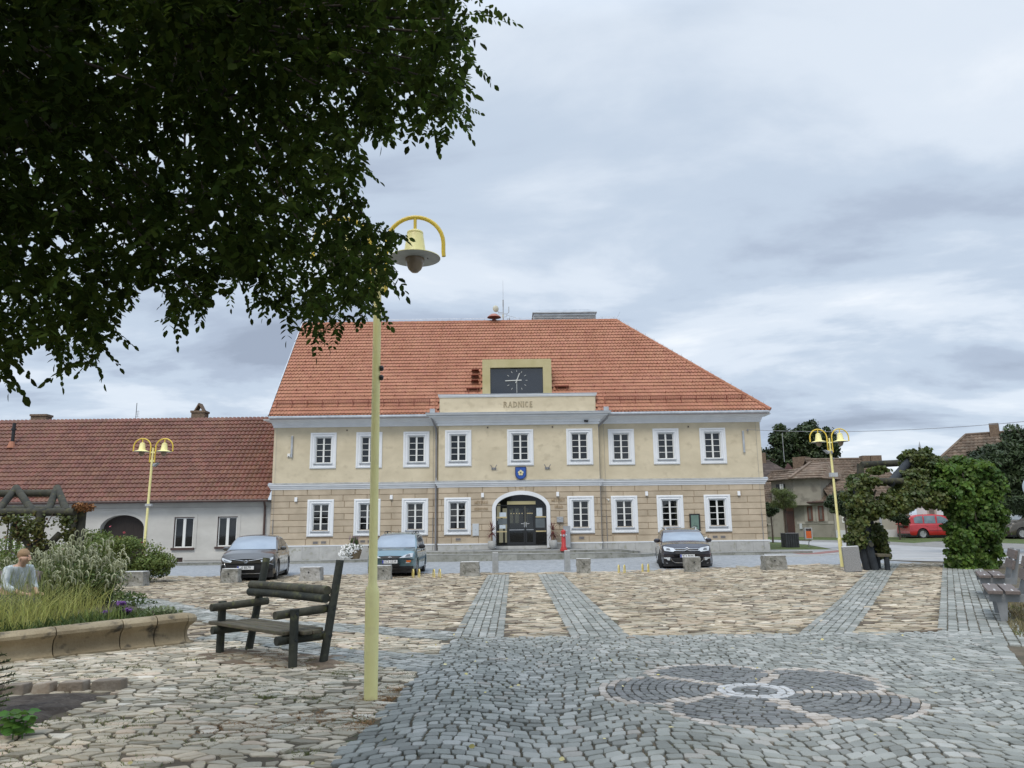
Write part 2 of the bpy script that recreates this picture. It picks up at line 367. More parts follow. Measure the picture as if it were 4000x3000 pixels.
# raised flower bed behind the low wall, and the patch of bare soil in front
WALL = [(-4.74, 11.48), (-5.45, 10.86), (-6.39, 9.98), (-7.5, 8.95), (-9.0, 7.9), (-11.0, 7.0)]
BED = WALL + [(-17, 7.0), (-17, 17.5), (-10.2, 17.6), (-7.2, 14.6), (-5.8, 12.9), (-5.05, 11.85)]
SOIL = [(-3.98, 8.12), (-3.98, 5.6), (-12, 5.2), (-12, 7.6), (-5.2, 7.86)]
BACKBED = [(-26, 30), (-26, 20.6), (-14.6, 22.3), (-13.1, 24.2), (-12.9, 26.2), (-14.2, 27.6), (-17, 28.4)]
def in_flag(x, y):
    if in_gray(x, y) or inpoly(x, y, BED) or inpoly(x, y, SOIL) or inpoly(x, y, BACKBED): return False
    if y > 28.6: return False
    if x > xrs(max(y, 10.5)) + 0.5: return False
    if y < YT and x > 0: return False
    if abs(x) > 0.80 * y + 1.2: return False
    return 3.0 < y
random.seed(3)
def flag_seeds(x0, x1, y0, y1, cx, cy, jit=0.6):
    S = {}
    for j in range(int((y1 - y0) / cy) + 1):
        for i in range(int((x1 - x0) / cx) + 1):
            S[(i, j)] = (x0 + (i + 0.5 * (j % 2) + random.uniform(-jit, jit)) * cx, y0 + (j + random.uniform(-jit, jit)) * cy)
    return S
near = Stones()
for (x, y, P) in vor_region(flag_seeds(-7.5, -0.4, 3.6, 12.0, 0.17, 0.102), in_flag, 0.17, 0.102):
    if y < 11.9 and random.random() > .03: near.stone([(x + a, y + b) for a, b in P], random.random(), gap=random.choice((0.009, 0.012, 0.016, 0.022)), top=random.uniform(.010, .018), tilt=0.011, rnd=.10)
near.build('flagstone_paving', m_flagg)
far = Stones()
for (x, y, P) in vor_region(flag_seeds(-15, 16.5, 11.6, 28.6, 0.25, 0.135), in_flag, 0.25, 0.135):
    if y >= 11.9 or x > -0.5: far.stone([(x + a, y + b) for a, b in P], random.random() ** (0.8 if x > 0 else 1.15), gap=random.choice((.012, .018, .026)), top=0.014, tilt=0.02, rnd=.1)
far.build('flagstone_square', m_flag)

# grey setts laid in segmental arcs, with the five-petalled flower mosaic
MC = (2.27, 7.72); MR = 1.47
def flower(x, y):
    dx, dy = x - MC[0], y - MC[1]; r = math.hypot(dx, dy)
    if r > MR + 0.02: return None
    a = math.degrees(math.atan2(dy, dx)) - 166 - 13 * (r / MR) ** 2; u = ((a + 36) % 72) - 36      # angle from the petal axis
    edge = MR * (1.0 - 0.20 * (abs(u) / 36) ** 2.6 + 0.02 * math.cos(R_(u * 5)))
    if r > edge: return None
    if r < 0.05: return 'w'
    if r < 0.17: return 'd'
    if r < 0.37: return 'w'
    side = r * math.sin(R_(36 - abs(u)))
    if r > edge - 0.115 or side < 0.07: return 'p'
    return 'd'
arcs = Stones(); W_ = 1.75; PR = 0.118
def arc_rows():
    bow = lambda x: 0.15 * math.cos(2 * PI * (x + 0.6) / W_) + 0.03 * math.sin(x * 1.9)
    for k in range(-8, 104):
        x = -3.0 + random.uniform(0, .1)
        while x < 9:
            l = random.uniform(0.095, 0.15); j0, j1 = random.uniform(-.014, .014), random.uniform(-.014, .014)
            yield [(x, 0.2 + k * PR + bow(x)), (x + l, 0.2 + k * PR + bow(x + l)), (x + l + j1, 0.2 + (k + 1) * PR + bow(x + l)), (x + j0, 0.2 + (k + 1) * PR + bow(x))]; x += l
for q in arc_rows():
    cx = sum(p[0] for p in q) / 4; cy = sum(p[1] for p in q) / 4
    if not in_main(cx, cy) or cy < 3.2 or abs(cx) > 0.8 * cy + 1: continue
    r = math.hypot(cx - MC[0], cy - MC[1])
    if flower(cx, cy) or r < 0.4: continue
    q = [(p[0] + random.uniform(-.008, .008), p[1] + random.uniform(-.008, .008)) for p in q]
    arcs.stone(q, random.random(), gap=0.009, top=0.02, tilt=0.010)
def strip(st, pts, width, rows, ln=0.15, reg=None, edge=None, gap=0.009):
    """rows of setts laid along a polyline"""
    for (a, b) in zip(pts[:-1], pts[1:]):
        d = math.hypot(b[0] - a[0], b[1] - a[1]); ux, uy = (b[0] - a[0]) / d, (b[1] - a[1]) / d; vx, vy = uy, -ux
        for r in range(rows):
            t0 = width * r / rows; t1 = width * (r + 1) / rows; s = random.uniform(-ln, 0)
            big = edge and r in edge
            while s < d:
                l = ln * (random.uniform(0.5, 0.75) if big else random.uniform(0.75, 1.3)); s0, s1 = max(s, 0), min(s + l, d); s += l
                if s1 - s0 < 0.03: continue
                q = [(a[0] + ux * p + vx * t, a[1] + uy * p + vy * t) for p, t in ((s0, t0), (s1, t0), (s1, t1), (s0, t1))]
                q = [(p[0] + random.uniform(-.008, .008), p[1] + random.uniform(-.008, .008)) for p in q]
                cx = sum(p[0] for p in q) / 4; cy = sum(p[1] for p in q) / 4
                if reg and not reg(cx, cy): continue
                st.stone(q, random.random(), gap=gap, top=0.02, tilt=0.010)
strip(arcs, [(-0.92, YT), (-0.92, YP)], 0.76, 6, edge=(0, 5)); strip(arcs, [(0.80, YT), (0.80, YP)], 0.86, 6, edge=(0, 5))
strip(arcs, [(xdl(YT), YT), (xdl(29), 29)], 0.80 / 1.13 * 1.0, 6, edge=(0, 5)); strip(arcs, [(xrs(10.7), 10.7), (xrs(29), 29)], 1.1, 8, edge=(0, 6, 7))
for poly, dirp in ((S1, ((-12.2, 22.0), (-0.6, 11.9))), (S2, ((-5, 13.0), (-0.5, 9.6)))):
    rg = (lambda P: (lambda x, y: inpoly(x, y, P) and not in_main(x, y)))(poly)
    a, b = dirp; d = math.hypot(b[0] - a[0], b[1] - a[1]); nx_, ny_ = (b[1] - a[1]) / d, -(b[0] - a[0]) / d
    for off in np.arange(-2.8, 3.2, 0.12):
        strip(arcs, [(a[0] - nx_ * off, a[1] - ny_ * off), (b[0] - nx_ * off, b[1] - ny_ * off)], 0.118, 1, ln=0.14, reg=rg)
# bordering courses along the right edge of the sett paving
strip(arcs, [(6.75, 11.2), (5.28, 8.3), (3.3, 3.8)], 0.36, 2, ln=0.2, reg=lambda x, y: not in_main(x, y), edge=(1,))
arcs.build('sett_paving', m_sett)
mos = {'d': Stones(), 'p': Stones(), 'w': Stones()}
for k in range(0, 19):
    r0 = 0.0 if k == 0 else 0.05 + (k - 1) * 0.0795; r1 = 0.05 + k * 0.0795; n = 1 if k == 0 else max(5, int(2 * PI * (r0 + r1) / 2 / 0.115)); off = random.random()
    if k == 0: mos['w'].stone([(MC[0] + 0.05 * math.cos(t), MC[1] + 0.05 * math.sin(t)) for t in (0, 1.2, 2.5, 3.7, 5)], 0.5); continue
    for i in range(n):
        t0, t1 = 2 * PI * (i + off) / n, 2 * PI * (i + 1 + off) / n
        q = [(MC[0] + r * math.cos(t) + random.uniform(-.006, .006), MC[1] + r * math.sin(t) + random.uniform(-.006, .006)) for r, t in ((r0, t0), (r1, t0), (r1, t1), (r0, t1))]
        c = flower(sum(p[0] for p in q) / 4, sum(p[1] for p in q) / 4)
        if c: mos[c].stone(q, random.random(), gap=0.006, top=0.021, tilt=0.008)
        else: arcs_ok = True
mos['d'].build('mosaic_paving', m_mdark); mos['p'].build('mosaic_border_paving', m_mpink); mos['w'].build('mosaic_ring_paving', m_mwhite)
# fill stones round the flower
fill = Stones()
for k in range(17, 22):
    r0 = 0.05 + (k - 1) * 0.0795; r1 = r0 + 0.0795; n = int(2 * PI * r0 / 0.12)
    for i in range(n):
        t0, t1 = 2 * PI * i / n, 2 * PI * (i + 1) / n
        q = [(MC[0] + r * math.cos(t), MC[1] + r * math.sin(t)) for r, t in ((r0, t0), (r1, t0), (r1, t1), (r0, t1))]
        cx, cy = sum(p[0] for p in q) / 4, sum(p[1] for p in q) / 4
        if k <= 18 and not flower(cx, cy): fill.stone(q, random.uniform(0.6, 1), gap=0.008, top=0.012)
fill.build('mosaic_edge_paving', m_sett)

# ------------------------------------------------------------------ roads, lawns, kerbs beyond the square
G2 = lambda *ps: [tuple(gp(*p)[:2]) for p in ps]
sheet('road', [(-60, 28.2), (16, 28.2)] + G2((3720, 2206), (3450, 2190), (3300, 2166)) + [(12.8, 38.2), (-60, 38.6)], 0.012, m_cobfar)
sheet('asphalt_road', G2((3450, 2189), (3720, 2196), (4300, 2215), (4300, 2150), (3740, 2143), (3470, 2129), (3170, 2116), (2985, 2108), (2985, 2119), (3150, 2128), (3262, 2148), (3300, 2163)), 0.018, m_asph)
sheet('gravel_verge', G2((3170, 2116), (3470, 2129), (3740, 2143), (4300, 2150), (4300, 2135), (3740, 2118), (3450, 2114), (3170, 2108)), 0.022, m_asph2)
lw = G2((2985, 2110), (3170, 2110), (3450, 2116), (3570, 2123), (3690, 2114), (3740, 2118), (4300, 2135))
sheet('lawn', lw + [(75, 52), (75, 75), (16, 75)], 0.026, m_lawn)
sheet('lawn_island', G2((2985, 2118), (3060, 2121), (3150, 2130), (3262, 2149), (3230, 2151), (2985, 2153)), 0.03, m_lawn)
sheet('lawn_corner', [(7.35, 10.0), (7.9, 11.0), (8.9, 12.5), (11.5, 17), (30, 17), (30, 3), (3.7, 3), (3.75, 3.8), (5.7, 8.3)], 0.006, m_lawn)
# ------------------------------------------------------------------ town hall
YF = 40.0; YR = 39.62; YB = 50.6
m_up = mat('ochre_plaster', (0.56, 0.485, 0.345), (0.67, 0.585, 0.425), 0.9, 0.8, bump=0.15, bscale=40, c3=(0.535, 0.46, 0.325), stretch=(1, 1, 1.3))
m_lo = mat('tan_render', (0.42, 0.345, 0.25), (0.535, 0.445, 0.33), 0.9, 1.2, rnd=0.08, bump=0.25, bscale=40)
m_groove = mat('groove_render', (0.31, 0.24, 0.165), (0.37, 0.29, 0.205), 0.95, 3)
m_trim = mat('white_trim', (0.72, 0.74, 0.76), (0.79, 0.81, 0.83), 0.7, 1.6, bump=0.08, bscale=20)
m_sash = mat('white_sash', (0.80, 0.80, 0.77), None, 0.45)
m_plinth = mat('grey_plinth', (0.40, 0.40, 0.385), (0.50, 0.50, 0.48), 0.85, 2.0, rnd=0.06, bump=0.25, bscale=50, c3=(0.33, 0.33, 0.27))
m_zinc = mat('zinc', (0.42, 0.44, 0.46), (0.58, 0.60, 0.62), 0.4, 3, metal=0.6)
m_pipe = mat('painted_downpipe', (0.25, 0.25, 0.26), (0.31, 0.31, 0.32), 0.45, 3, metal=0.4)
m_tile = mat('orange_roof_tile', (0.365, 0.155, 0.09), (0.43, 0.197, 0.12), 0.8, 0.8, rnd=0.07, bump=0.2, bscale=30, hue=0.004, c3=(0.36, 0.155, 0.10))
m_tiled = mat('roof_tile_iron', (0.22, 0.06, 0.035), (0.27, 0.08, 0.045), 0.6, 5)
m_gold = mat('champagne_metal', (0.50, 0.43, 0.22), (0.58, 0.50, 0.28), 0.38, 1.2, metal=0.35)
m_dark = mat('dark_frame', (0.018, 0.02, 0.022), None, 0.35)
m_int = mat('dim_interior', (0.05, 0.05, 0.055), (0.09, 0.085, 0.08), 0.9, 1)
m_int2 = mat('slate_reflection', (0.20, 0.21, 0.26), (0.29, 0.30, 0.35), 0.8, 1.2)  # backing colour stands in for the slate-blue reflection in the upper panes
m_curt = mat('grey_curtain', (0.22, 0.22, 0.21), (0.34, 0.33, 0.31), 0.9, 14, stretch=(6, 1, 0.3))
m_glass = glassmat('window_glass', (0.01, 0.011, 0.013), 0.55)
m_brass = mat('brass_strip', (0.62, 0.50, 0.26), (0.7, 0.58, 0.33), 0.35, 2, metal=0.5)
zy = lambda y, Y=YF: at(2020, y, Y).z
xx = lambda px, py, Y=YF: at(px, py, Y).x
XL, XR = xx(1062, 1900), xx(2985, 1900); RL, RR = xx(1713, 1800, YR), xx(2341, 1800, YR)
Z_B0, Z_B1 = zy(1901), zy(1878); Z_P = zy(2121); Z_E0, Z_E1 = zy(1660), zy(1622, 39.4)
hall = thing('town_hall', 'two storey ochre town hall with orange tiled hipped roof, white window surrounds and arched entrance', 'town hall', ((XL + XR) / 2, YF, 0.3))
HB = dict(parent=hall, world=True)
def wavg(l): return sum(l) / len(l)
UP = [(1209, 1317, 1765), (1389, 1495, 1762), (1575, 1678, 1759), (1740, 1840, 1755), (1982, 2083, 1751), (2212, 2316, 1748), (2374, 2480, 1747), (2548, 2656, 1746), (2731, 2839, 1744)]
LO = [(1197, 1306, 2028), (1381, 1487, 2025), (1569, 1673, 2021), (1736, 1839, 2017), None, (2216, 2322, 2010), (2386, 2493, 2008), (2563, 2674, 2007), (2748, 2859, 2006)]
WU0, WU1 = zy(1821), zy(1681); WL0, WL1 = zy(2083), zy(1945)
def wy(i): return YR if 3 <= i <= 5 else YF
UX = [(xx((a + b) / 2, y, wy(i))) for i, (a, b, y) in enumerate(UP)]; LX = [None if q is None else xx((q[0] + q[1]) / 2, q[2], wy(i)) for i, q in enumerate(LO)]
WW = 1.36   # outer width of a surround
WH = WU1 - WU0
OW, OH = 0.84, WH - 0.50     # clear opening
# arch
AX = xx(2036.5, 2050, YR); AO = (xx(2151, 2050, YR) - xx(1923, 2050, YR)) / 2; AI = AO - 0.185; ZD = zy(2132, YR + 0.3); ZS = zy(1986, YR); AT = zy(1917, YR); ATI = zy(1932.5, YR)
def arch_x(z, r, top):   # half width of the ellipse at height z
    if z <= ZS: return r
    t = (z - ZS) / (top - ZS); return r * math.sqrt(max(0, 1 - t * t))
def wall_cells(mb, x0, x1, z0, z1, holes, y, yb):
    xs = sorted(set([x0, x1] + [h[0] for h in holes] + [h[1] for h in holes])); zs = sorted(set([z0, z1] + [h[2] for h in holes] + [h[3] for h in holes]))
    xs = [x for x in xs if x0 <= x <= x1]; zs = [z for z in zs if z0 <= z <= z1]
    for a, b in zip(xs[:-1], xs[1:]):
        for c, d in zip(zs[:-1], zs[1:]):
            mx, mz = (a + b) / 2, (c + d) / 2
            if any(h[0] < mx < h[1] and h[2] < mz < h[3] for h in holes): continue
            mb.add([(a, y, c), (b, y, c), (b, y, d), (a, y, d)], [(0, 1, 2, 3)], 0.5)
    for h in holes:      # reveals
        a, b, c, d = h[:4]; mb.add([(a, y, c), (b, y, c), (b, y, d), (a, y, d), (a, y + yb, c), (b, y + yb, c), (b, y + yb, d), (a, y + yb, d)], [(0, 1, 5, 4), (1, 2, 6, 5), (2, 3, 7, 6), (3, 0, 4, 7)], 0.5)
def holes_for(i0, i1, X, z0): return [(X[i] - OW / 2, X[i] + OW / 2, z0 + 0.27, z0 + 0.27 + OH) for i in range(i0, i1) if X[i] is not None]
up, lo = MB(), MB()
Z0 = -0.3
for (x0, x1, i0, i1, y) in ((XL, RL, 0, 3, YF), (RL, RR, 3, 6, YR), (RR, XR, 6, 9, YF)):
    wall_cells(up, x0, x1, Z_B0, Z_E1 + 0.1, holes_for(i0, i1, UX, WU0), y, 0.22)
    hl = holes_for(i0, i1, LX, WL0)
    if i0 == 3: hl = hl + [(AX - AI - 0.02, AX + AI + 0.02, Z0, ATI)]
    wall_cells(lo, x0, x1, Z0, Z_B0, hl, y, 0.22 if i0 != 3 else 0.22)
up.add([(RL, YR, Z_B0), (RL, YF, Z_B0), (RL, YF, Z_E1 + .1), (RL, YR, Z_E1 + .1)], [(0, 1, 2, 3)]); up.add([(RR, YR, Z_B0), (RR, YF, Z_B0), (RR, YF, Z_E1 + .1), (RR, YR, Z_E1 + .1)], [(0, 1, 2, 3)])
lo.add([(RL, YR, Z0), (RL, YF, Z0), (RL, YF, Z_B0), (RL, YR, Z_B0)], [(0, 1, 2, 3)]); lo.add([(RR, YR, Z0), (RR, YF, Z0), (RR, YF, Z_B0), (RR, YR, Z_B0)], [(0, 1, 2, 3)])
for mb, a, b in ((up, Z_B0, Z_E1 + .1), (lo, Z0, Z_B0)):
    mb.add([(XR, YF, a), (XR, YB, a), (XR, YB, b), (XR, YF, b)], [(0, 1, 2, 3)]); mb.add([(XL, YF, a), (XL, YB, a), (XL, YB, b), (XL, YF, b)], [(0, 1, 2, 3)]); mb.add([(XL, YB, a), (XR, YB, a), (XR, YB, b), (XL, YB, b)], [(0, 1, 2, 3)])
RZ = None
# rusticated blocks
rus = MB(); NR = 9; RH = (Z_B0 - Z_P) / NR; GW = 0.018; PRO = 0.028
def block(poly, y):   # small bevelled slab
    n = len(poly); cx = sum(p[0] for p in poly) / n; cz = sum(p[1] for p in poly) / n; vs = []
    def ins(p, d):
        return (p[0] - (d if p[0] > cx else -d), p[1] - (d if p[1] > cz else -d))
    o = [ins(p, GW * 0.5) for p in poly]; q = [ins(p, GW * 0.5 + 0.012) for p in poly]
    vs = [(a, y, b) for a, b in o] + [(a, y - PRO, b) for a, b in q]
    rus.add(vs, [tuple(range(n, 2 * n))] + [(k, (k + 1) % n, (k + 1) % n + n, k + n) for k in range(n)])
random.seed(5)
for (x0, x1, i0, i1, y) in ((XL, RL, 0, 3, YF), (RL, RR, 3, 6, YR), (RR, XR, 6, 9, YF)):
    wins = [(LX[i] - WW / 2 + 0.02, LX[i] + WW / 2 - 0.02) for i in range(i0, i1) if LX[i] is not None]
    for r in range(NR):
        z0 = Z_P + r * RH; z1 = z0 + RH; segs = [(x0, x1)]
        if z1 > WL0 + 0.06 and z0 < WL1 - 0.06:
            for a, b in wins: segs = [s for u, v in segs for s in (((u, a), (b, v)) if u < a and v > b else ((u, v),))]
        if i0 == 3 and z0 < AT - 0.03: segs = [s for u, v in segs for s in (((u, 'L'), ('R', v)) if u < AX < v else ((u, v),))]
        for u, v in segs:
            def ex(q, z):
                if q == 'L': return AX - arch_x(z, AO, AT) - 0.0
                if q == 'R': return AX + arch_x(z, AO, AT) + 0.0
                return q
            ua, va = (ex(u, z0), ex(v, z0)); ub, vb = (ex(u, z1), ex(v, z1)); lnn = va - ua if v != 'L' else va - ua
            if i0 == 3 and r == NR - 1:      # fan of voussoirs over the arch
                cuts = [x0, x0 + 1.05, x0 + 2.25, AX - 0.62, AX - 0.24, AX + 0.24, AX + 0.62, x1 - 2.25, x1 - 1.05, x1]
                for a, b in zip(cuts[:-1], cuts[1:]):
                    sl = lambda q: (q - AX) * 0.10 if abs(q - AX) < 1 else 0
                    block([(a, z0), (b, z0), (b + sl(b), z1), (a + sl(a), z1)], y)
                break
            n = max(1, round((va - ua) / 1.28)); ofs = 0 if r % 2 else 0.5
            if va - ua < 1.5: cuts = [0, 1] if r % 2 else [0, 0.52, 1]
            else: cuts = sorted(set([0] + [min(1, max(0, (k + ofs) / n)) for k in range(n + 1)] + [1]))
            for a, b in zip(cuts[:-1], cuts[1:]):
                if b - a < 0.02: continue
                A0 = ua + (va - ua) * a if a > 0 else ua; B0 = ua + (va - ua) * b if b < 1 else va
                A1 = A0 if a > 0 else ub; B1 = B0 if b < 1 else vb
                if min(B0 - A0, B1 - A1) < 0.06: continue
                block([(A0, z0), (B0, z0), (B1, z1), (A1, z1)], y)
up.build('upper_wall', m_up, **HB); lo.build('lower_wall', m_groove, **HB); rus.build('rusticated_blocks', m_lo, **HB)
# plinth slabs
for (x0, x1, y) in ((XL - 0.03, RL, YF), (RL, AX - AO, YR), (AX + AO, RR, YR), (RR, XR + 0.06, YF)):
    n = max(1, round((x1 - x0) / 0.88)); pl = MB()
    for k in range(n): pl.box(x0 + (x1 - x0) * k / n + 0.004, x0 + (x1 - x0) * (k + 1) / n - 0.004, y - 0.07, y + 0.02, Z0, Z_P - 0.05)
    pl.build('plinth', m_plinth, **HB)
pl = MB(); pl.box(XR + 0.002, XR + 0.06, YF + 0.03, YB, Z0, Z_P - 0.05)
pl.build('plinth', m_plinth, **HB)
for (x0, x1, y) in ((XL - 0.04, RL - 0.002, YF), (RL - 0.03, AX - AO - 0.003, YR), (AX + AO + 0.003, RR + 0.03, YR), (RR + 0.035, XR + 0.08, YF)): pc = MB(); pc.box(x0, x1, y - 0.085, y + 0.01, Z_P - 0.05, Z_P + 0.015); pc.build('plinth_ledge', m_trim, **HB)
# belt course: projecting moulding swept round the front
def mould(name, prof, x0, x1, y, m, ends=True, back=0.05):
    """profile = list of (projection, z) swept along X in front of plane y"""
    mb = MB(); P = [(y + back, prof[0][1])] + [(y - p, z) for p, z in prof] + [(y + back, prof[-1][1])]
    mb.prism(P, x0, x1, 0.5, axis='x'); return mb
def swept(name, prof, m, ridge=0.0):
    mb = MB()
    for (x0, x1, y, e0, e1) in ((XL, RL, YF, 1, 0), (RL, RR, YR, 1, 1), (RR, XR, YF, 0, 1)):
        vs = []; n = len(prof)
        for (p, z) in prof: vs.append((x0 - (p if e0 else 0), y - p, z))
        for (p, z) in prof: vs.append((x1 + (p if e1 else 0), y - p, z))
        fs = [(k, k + 1, n + k + 1, n + k) for k in range(n - 1)]
        # returns and top
        vs += [(x0 - (p if e0 else 0), y + 0.5, z) for p, z in prof] + [(x1 + (p if e1 else 0), y + 0.5, z) for p, z in prof]
        if e0: fs += [(k, 2 * n + k, 2 * n + k + 1, k + 1) for k in range(n - 1)]
        if e1: fs += [(n + k, n + k + 1, 3 * n + k + 1, 3 * n + k) for k in range(n - 1)]
        fs.append((0, n, 3 * n, 2 * n)); fs.append((n - 1, 2 * n - 1, 4 * n - 1, 3 * n - 1))
        mb.add(vs, fs, 0.5)
    return mb.build(name, m, **HB)
b0, bh = Z_B0 - 0.02, (Z_B1 - Z_B0)
swept('belt_course', [(0.0, b0), (0.05, b0 + 0.0), (0.06, b0 + 0.07), (0.10, b0 + 0.10), (0.10, b0 + 0.13), (0.16, b0 + 0.20), (0.16, b0 + 0.26), (0.0, b0 + 0.34)], m_trim)
fl = MB()
for (x0, x1, y) in ((XL - 0.17, RL - 0.18, YF), (RL - 0.18, RR + 0.18, YR), (RR + 0.18, XR + 0.19, YF)): fl.add([(x0, y - 0.175, b0 + 0.258), (x1, y - 0.175, b0 + 0.258), (x1, y - 0.175, b0 + 0.275), (x0, y - 0.175, b0 + 0.275), (x0, y + 0.01, b0 + 0.36), (x1, y + 0.01, b0 + 0.36)], [(0, 1, 2, 3), (3, 2, 5, 4)])
fl.build('belt_flashing', m_zinc, **HB)
e0 = Z_E0; eh = Z_E1 - Z_E0
cov = [(0.0, e0), (0.05, e0), (0.055, e0 + 0.10), (0.09, e0 + 0.12)] + [(0.09 + 0.36 * (1 - math.cos(t)), e0 + 0.14 + (eh - 0.22) * math.sin(t)) for t in [R_(a) for a in (0, 15, 30, 45, 60, 75, 90)]] + [(0.47, e0 + eh - 0.03), (0.0, e0 + eh + 0.0)]
swept('eaves_cornice', cov, m_trim)
EY = YF - 0.62; EZ = Z_E1 + 0.02
HX = at(3006, 1612, EY).x
for a, b in ((XL - 0.1, xx(1690, 1625, 39.4)), (xx(2372, 1620, 39.4), HX - 0.02)):
    gut = MB(); gut.tube([(a, EY - 0.04, EZ), (b, EY - 0.04, EZ)], 0.075, 8); gut.build('gutter', m_zinc, **HB)

# windows ------------------------------------------------------------
def make_window(kind):
    w = MB(); hw, hh = WW / 2, WH / 2
    def ring(x0, z0, x1, z1, X0, Z0_, X1, Z1_, ya, yb):   # outer rect, inner rect, at depths
        vs = [(x0, ya, z0), (x1, ya, z0), (x1, ya, z1), (x0, ya, z1), (X0, yb, Z0_), (X1, yb, Z0_), (X1, yb, Z1_), (X0, yb, Z1_)]
        w.add(vs, [(0, 1, 5, 4), (1, 2, 6, 5), (2, 3, 7, 6), (3, 0, 4, 7)], 0.5)
    ow, o0, o1 = OW / 2, -hh + 0.27, -hh + 0.27 + OH
    steps = [(0, 0.02), (0, -0.05), (0.05, -0.065), (0.10, -0.065), (0.105, -0.035), (0.155, -0.03), (0.20, -0.055), (0.215, -0.055), (0.22, -0.02), (1.0, -0.005)]
    pr = None
    for t, y in steps:
        if t == 1.0: r = (-ow + 0.012, o0 + 0.012, ow - 0.012, o1 - 0.012)
        else: r = (-hw + t, -hh + t * 0.8, hw - t, hh - t * 0.9)
        if pr: ring(pr[0][0], pr[0][1], pr[0][2], pr[0][3], r[0], r[1], r[2], r[3], pr[1], y)
        pr = (r, y)
    ring(-ow + .012, o0 + .012, ow - .012, o1 - .012, -ow + .012, o0 + .012, ow - .012, o1 - .012, -0.005, 0.2)
    f = w.build('window', m_trim, None)
    s = MB(); ya, yb = 0.085, 0.135; fw = 0.038
    a0, a1, c0, c1 = -ow + 0.015, ow - 0.015, o0 + 0.015, o1 - 0.015
    s.box(a0, a0 + fw, ya, yb, c0, c1); s.box(a1 - fw, a1, ya, yb, c0, c1); s.box(a0 + fw, a1 - fw, ya, yb, c0, c0 + fw); s.box(a0 + fw, a1 - fw, ya, yb, c1 - fw, c1); s.box(-0.042, 0.042, ya - 0.02, yb, c0 + fw, c1 - fw)
    for k in (1, 2, 3):
        z = c0 + fw + (c1 - c0 - 2 * fw) * k / 4
        s.box(a0 + fw, -0.042, ya + 0.008, yb - 0.01, z - 0.014, z + 0.014); s.box(0.042, a1 - fw, ya + 0.008, yb - 0.01, z - 0.014, z + 0.014)
    s.build('sash', m_sash, f)
    g = MB(); g.box(a0 + 0.01, a1 - 0.01, 0.108, 0.116, c0 + 0.01, c1 - 0.01); g.build('pane', m_glass, f)
    i = MB(); i.add([(a0, 0.30, c0), (a1, 0.30, c0), (a1, 0.30, c1), (a0, 0.30, c1), (a0, 0.17, c0), (a1, 0.17, c0), (a1, 0.17, c1), (a0, 0.17, c1)], [(0, 1, 2, 3), (0, 1, 5, 4), (1, 2, 6, 5), (2, 3, 7, 6), (3, 0, 4, 7)])
    i.build('reflection_backing' if kind == 'u' else 'room', m_int2 if kind == 'u' else m_int, f)
    if kind == 'l':
        c = MB()
        for sgn in (-1, 1):
            n = 10; vs = []
            for k in range(n + 1):
                t = k / n; x = sgn * (ow - 0.03 - t * 0.26); vs += [(x, 0.19 + 0.02 * math.sin(k * 2.6), c0), (x + sgn * 0.10 * t * -0.6, 0.19 + 0.02 * math.sin(k * 2.6), c1)]
            c.add(vs, [(2 * k, 2 * k + 2, 2 * k + 3, 2 * k + 1) for k in range(n)])
        c.build('curtain', m_curt, f)
    sl = MB(); sl.box(-ow - 0.08, ow + 0.08, -0.085, 0.02, o0 - 0.055, o0 - 0.005); sl.build('sill', m_zinc, f)
    return f
def off(o, x, y, z): hl = hall.location; o.location = (x - hl.x, y - hl.y, z - hl.z)
wu = make_window('u'); wu.parent = hall; off(wu, UX[0], YF, (WU0 + WU1) / 2)
for i in range(1, 9):
    c = dup(wu, parent=hall); off(c, UX[i], wy(i), (WU0 + WU1) / 2)
wl = make_window('l'); wl.parent = hall; off(wl, LX[0], YF, (WL0 + WL1) / 2 + 0.0)
for i in range(1, 9):
    if LX[i] is None: continue
    c = dup(wl, parent=hall); off(c, LX[i], wy(i), (WL0 + WL1) / 2)
    for k in kids(c):
        if k.name.startswith('curtain'): k.scale = (random.choice((.75, 1, 1.04)), 1, 1); k.location.x = random.uniform(-.05, .05)
# a sheet of paper in the first upper window
# entrance arch ----------------------------------------------------
ar = MB(); pts_o = [(AX - AO, ZD - 0.1)] + [(AX - AO * math.cos(t), ZS + (AT - ZS) * math.sin(t)) for t in np.linspace(0, PI, 33)] + [(AX + AO, ZD - 0.1)]
pts_i = [(AX - AI, ZD - 0.1)] + [(AX - AI * math.cos(t), ZS + (ATI - ZS) * math.sin(t)) for t in np.linspace(0, PI, 33)] + [(AX + AI, ZD - 0.1)]
n = len(pts_o); y0 = YR - 0.055
vs = [(x, y0, z) for x, z in pts_o] + [(x, y0, z) for x, z in pts_i] + [(x, y0 + 0.08, z) for x, z in pts_o] + [(x, y0 + 0.42, z) for x, z in pts_i]
fs = []
for k in range(n - 1): fs += [(k, k + 1, n + k + 1, n + k), (k, 2 * n + k, 2 * n + k + 1, k + 1), (n + k, n + k + 1, 3 * n + k + 1, 3 * n + k)]
ar.add(vs, fs); ar.build('arch_surround', m_trim, **HB)
m_dglass = glassmat('door_glass', (0.008, 0.01, 0.012), 0.62)
YD = YR + 0.30
ent = MB(); ent.add([(x, YD + 0.03, z) for x, z in pts_i], [tuple(range(n))]); entg = ent.build('fanlight', m_dglass, **HB)
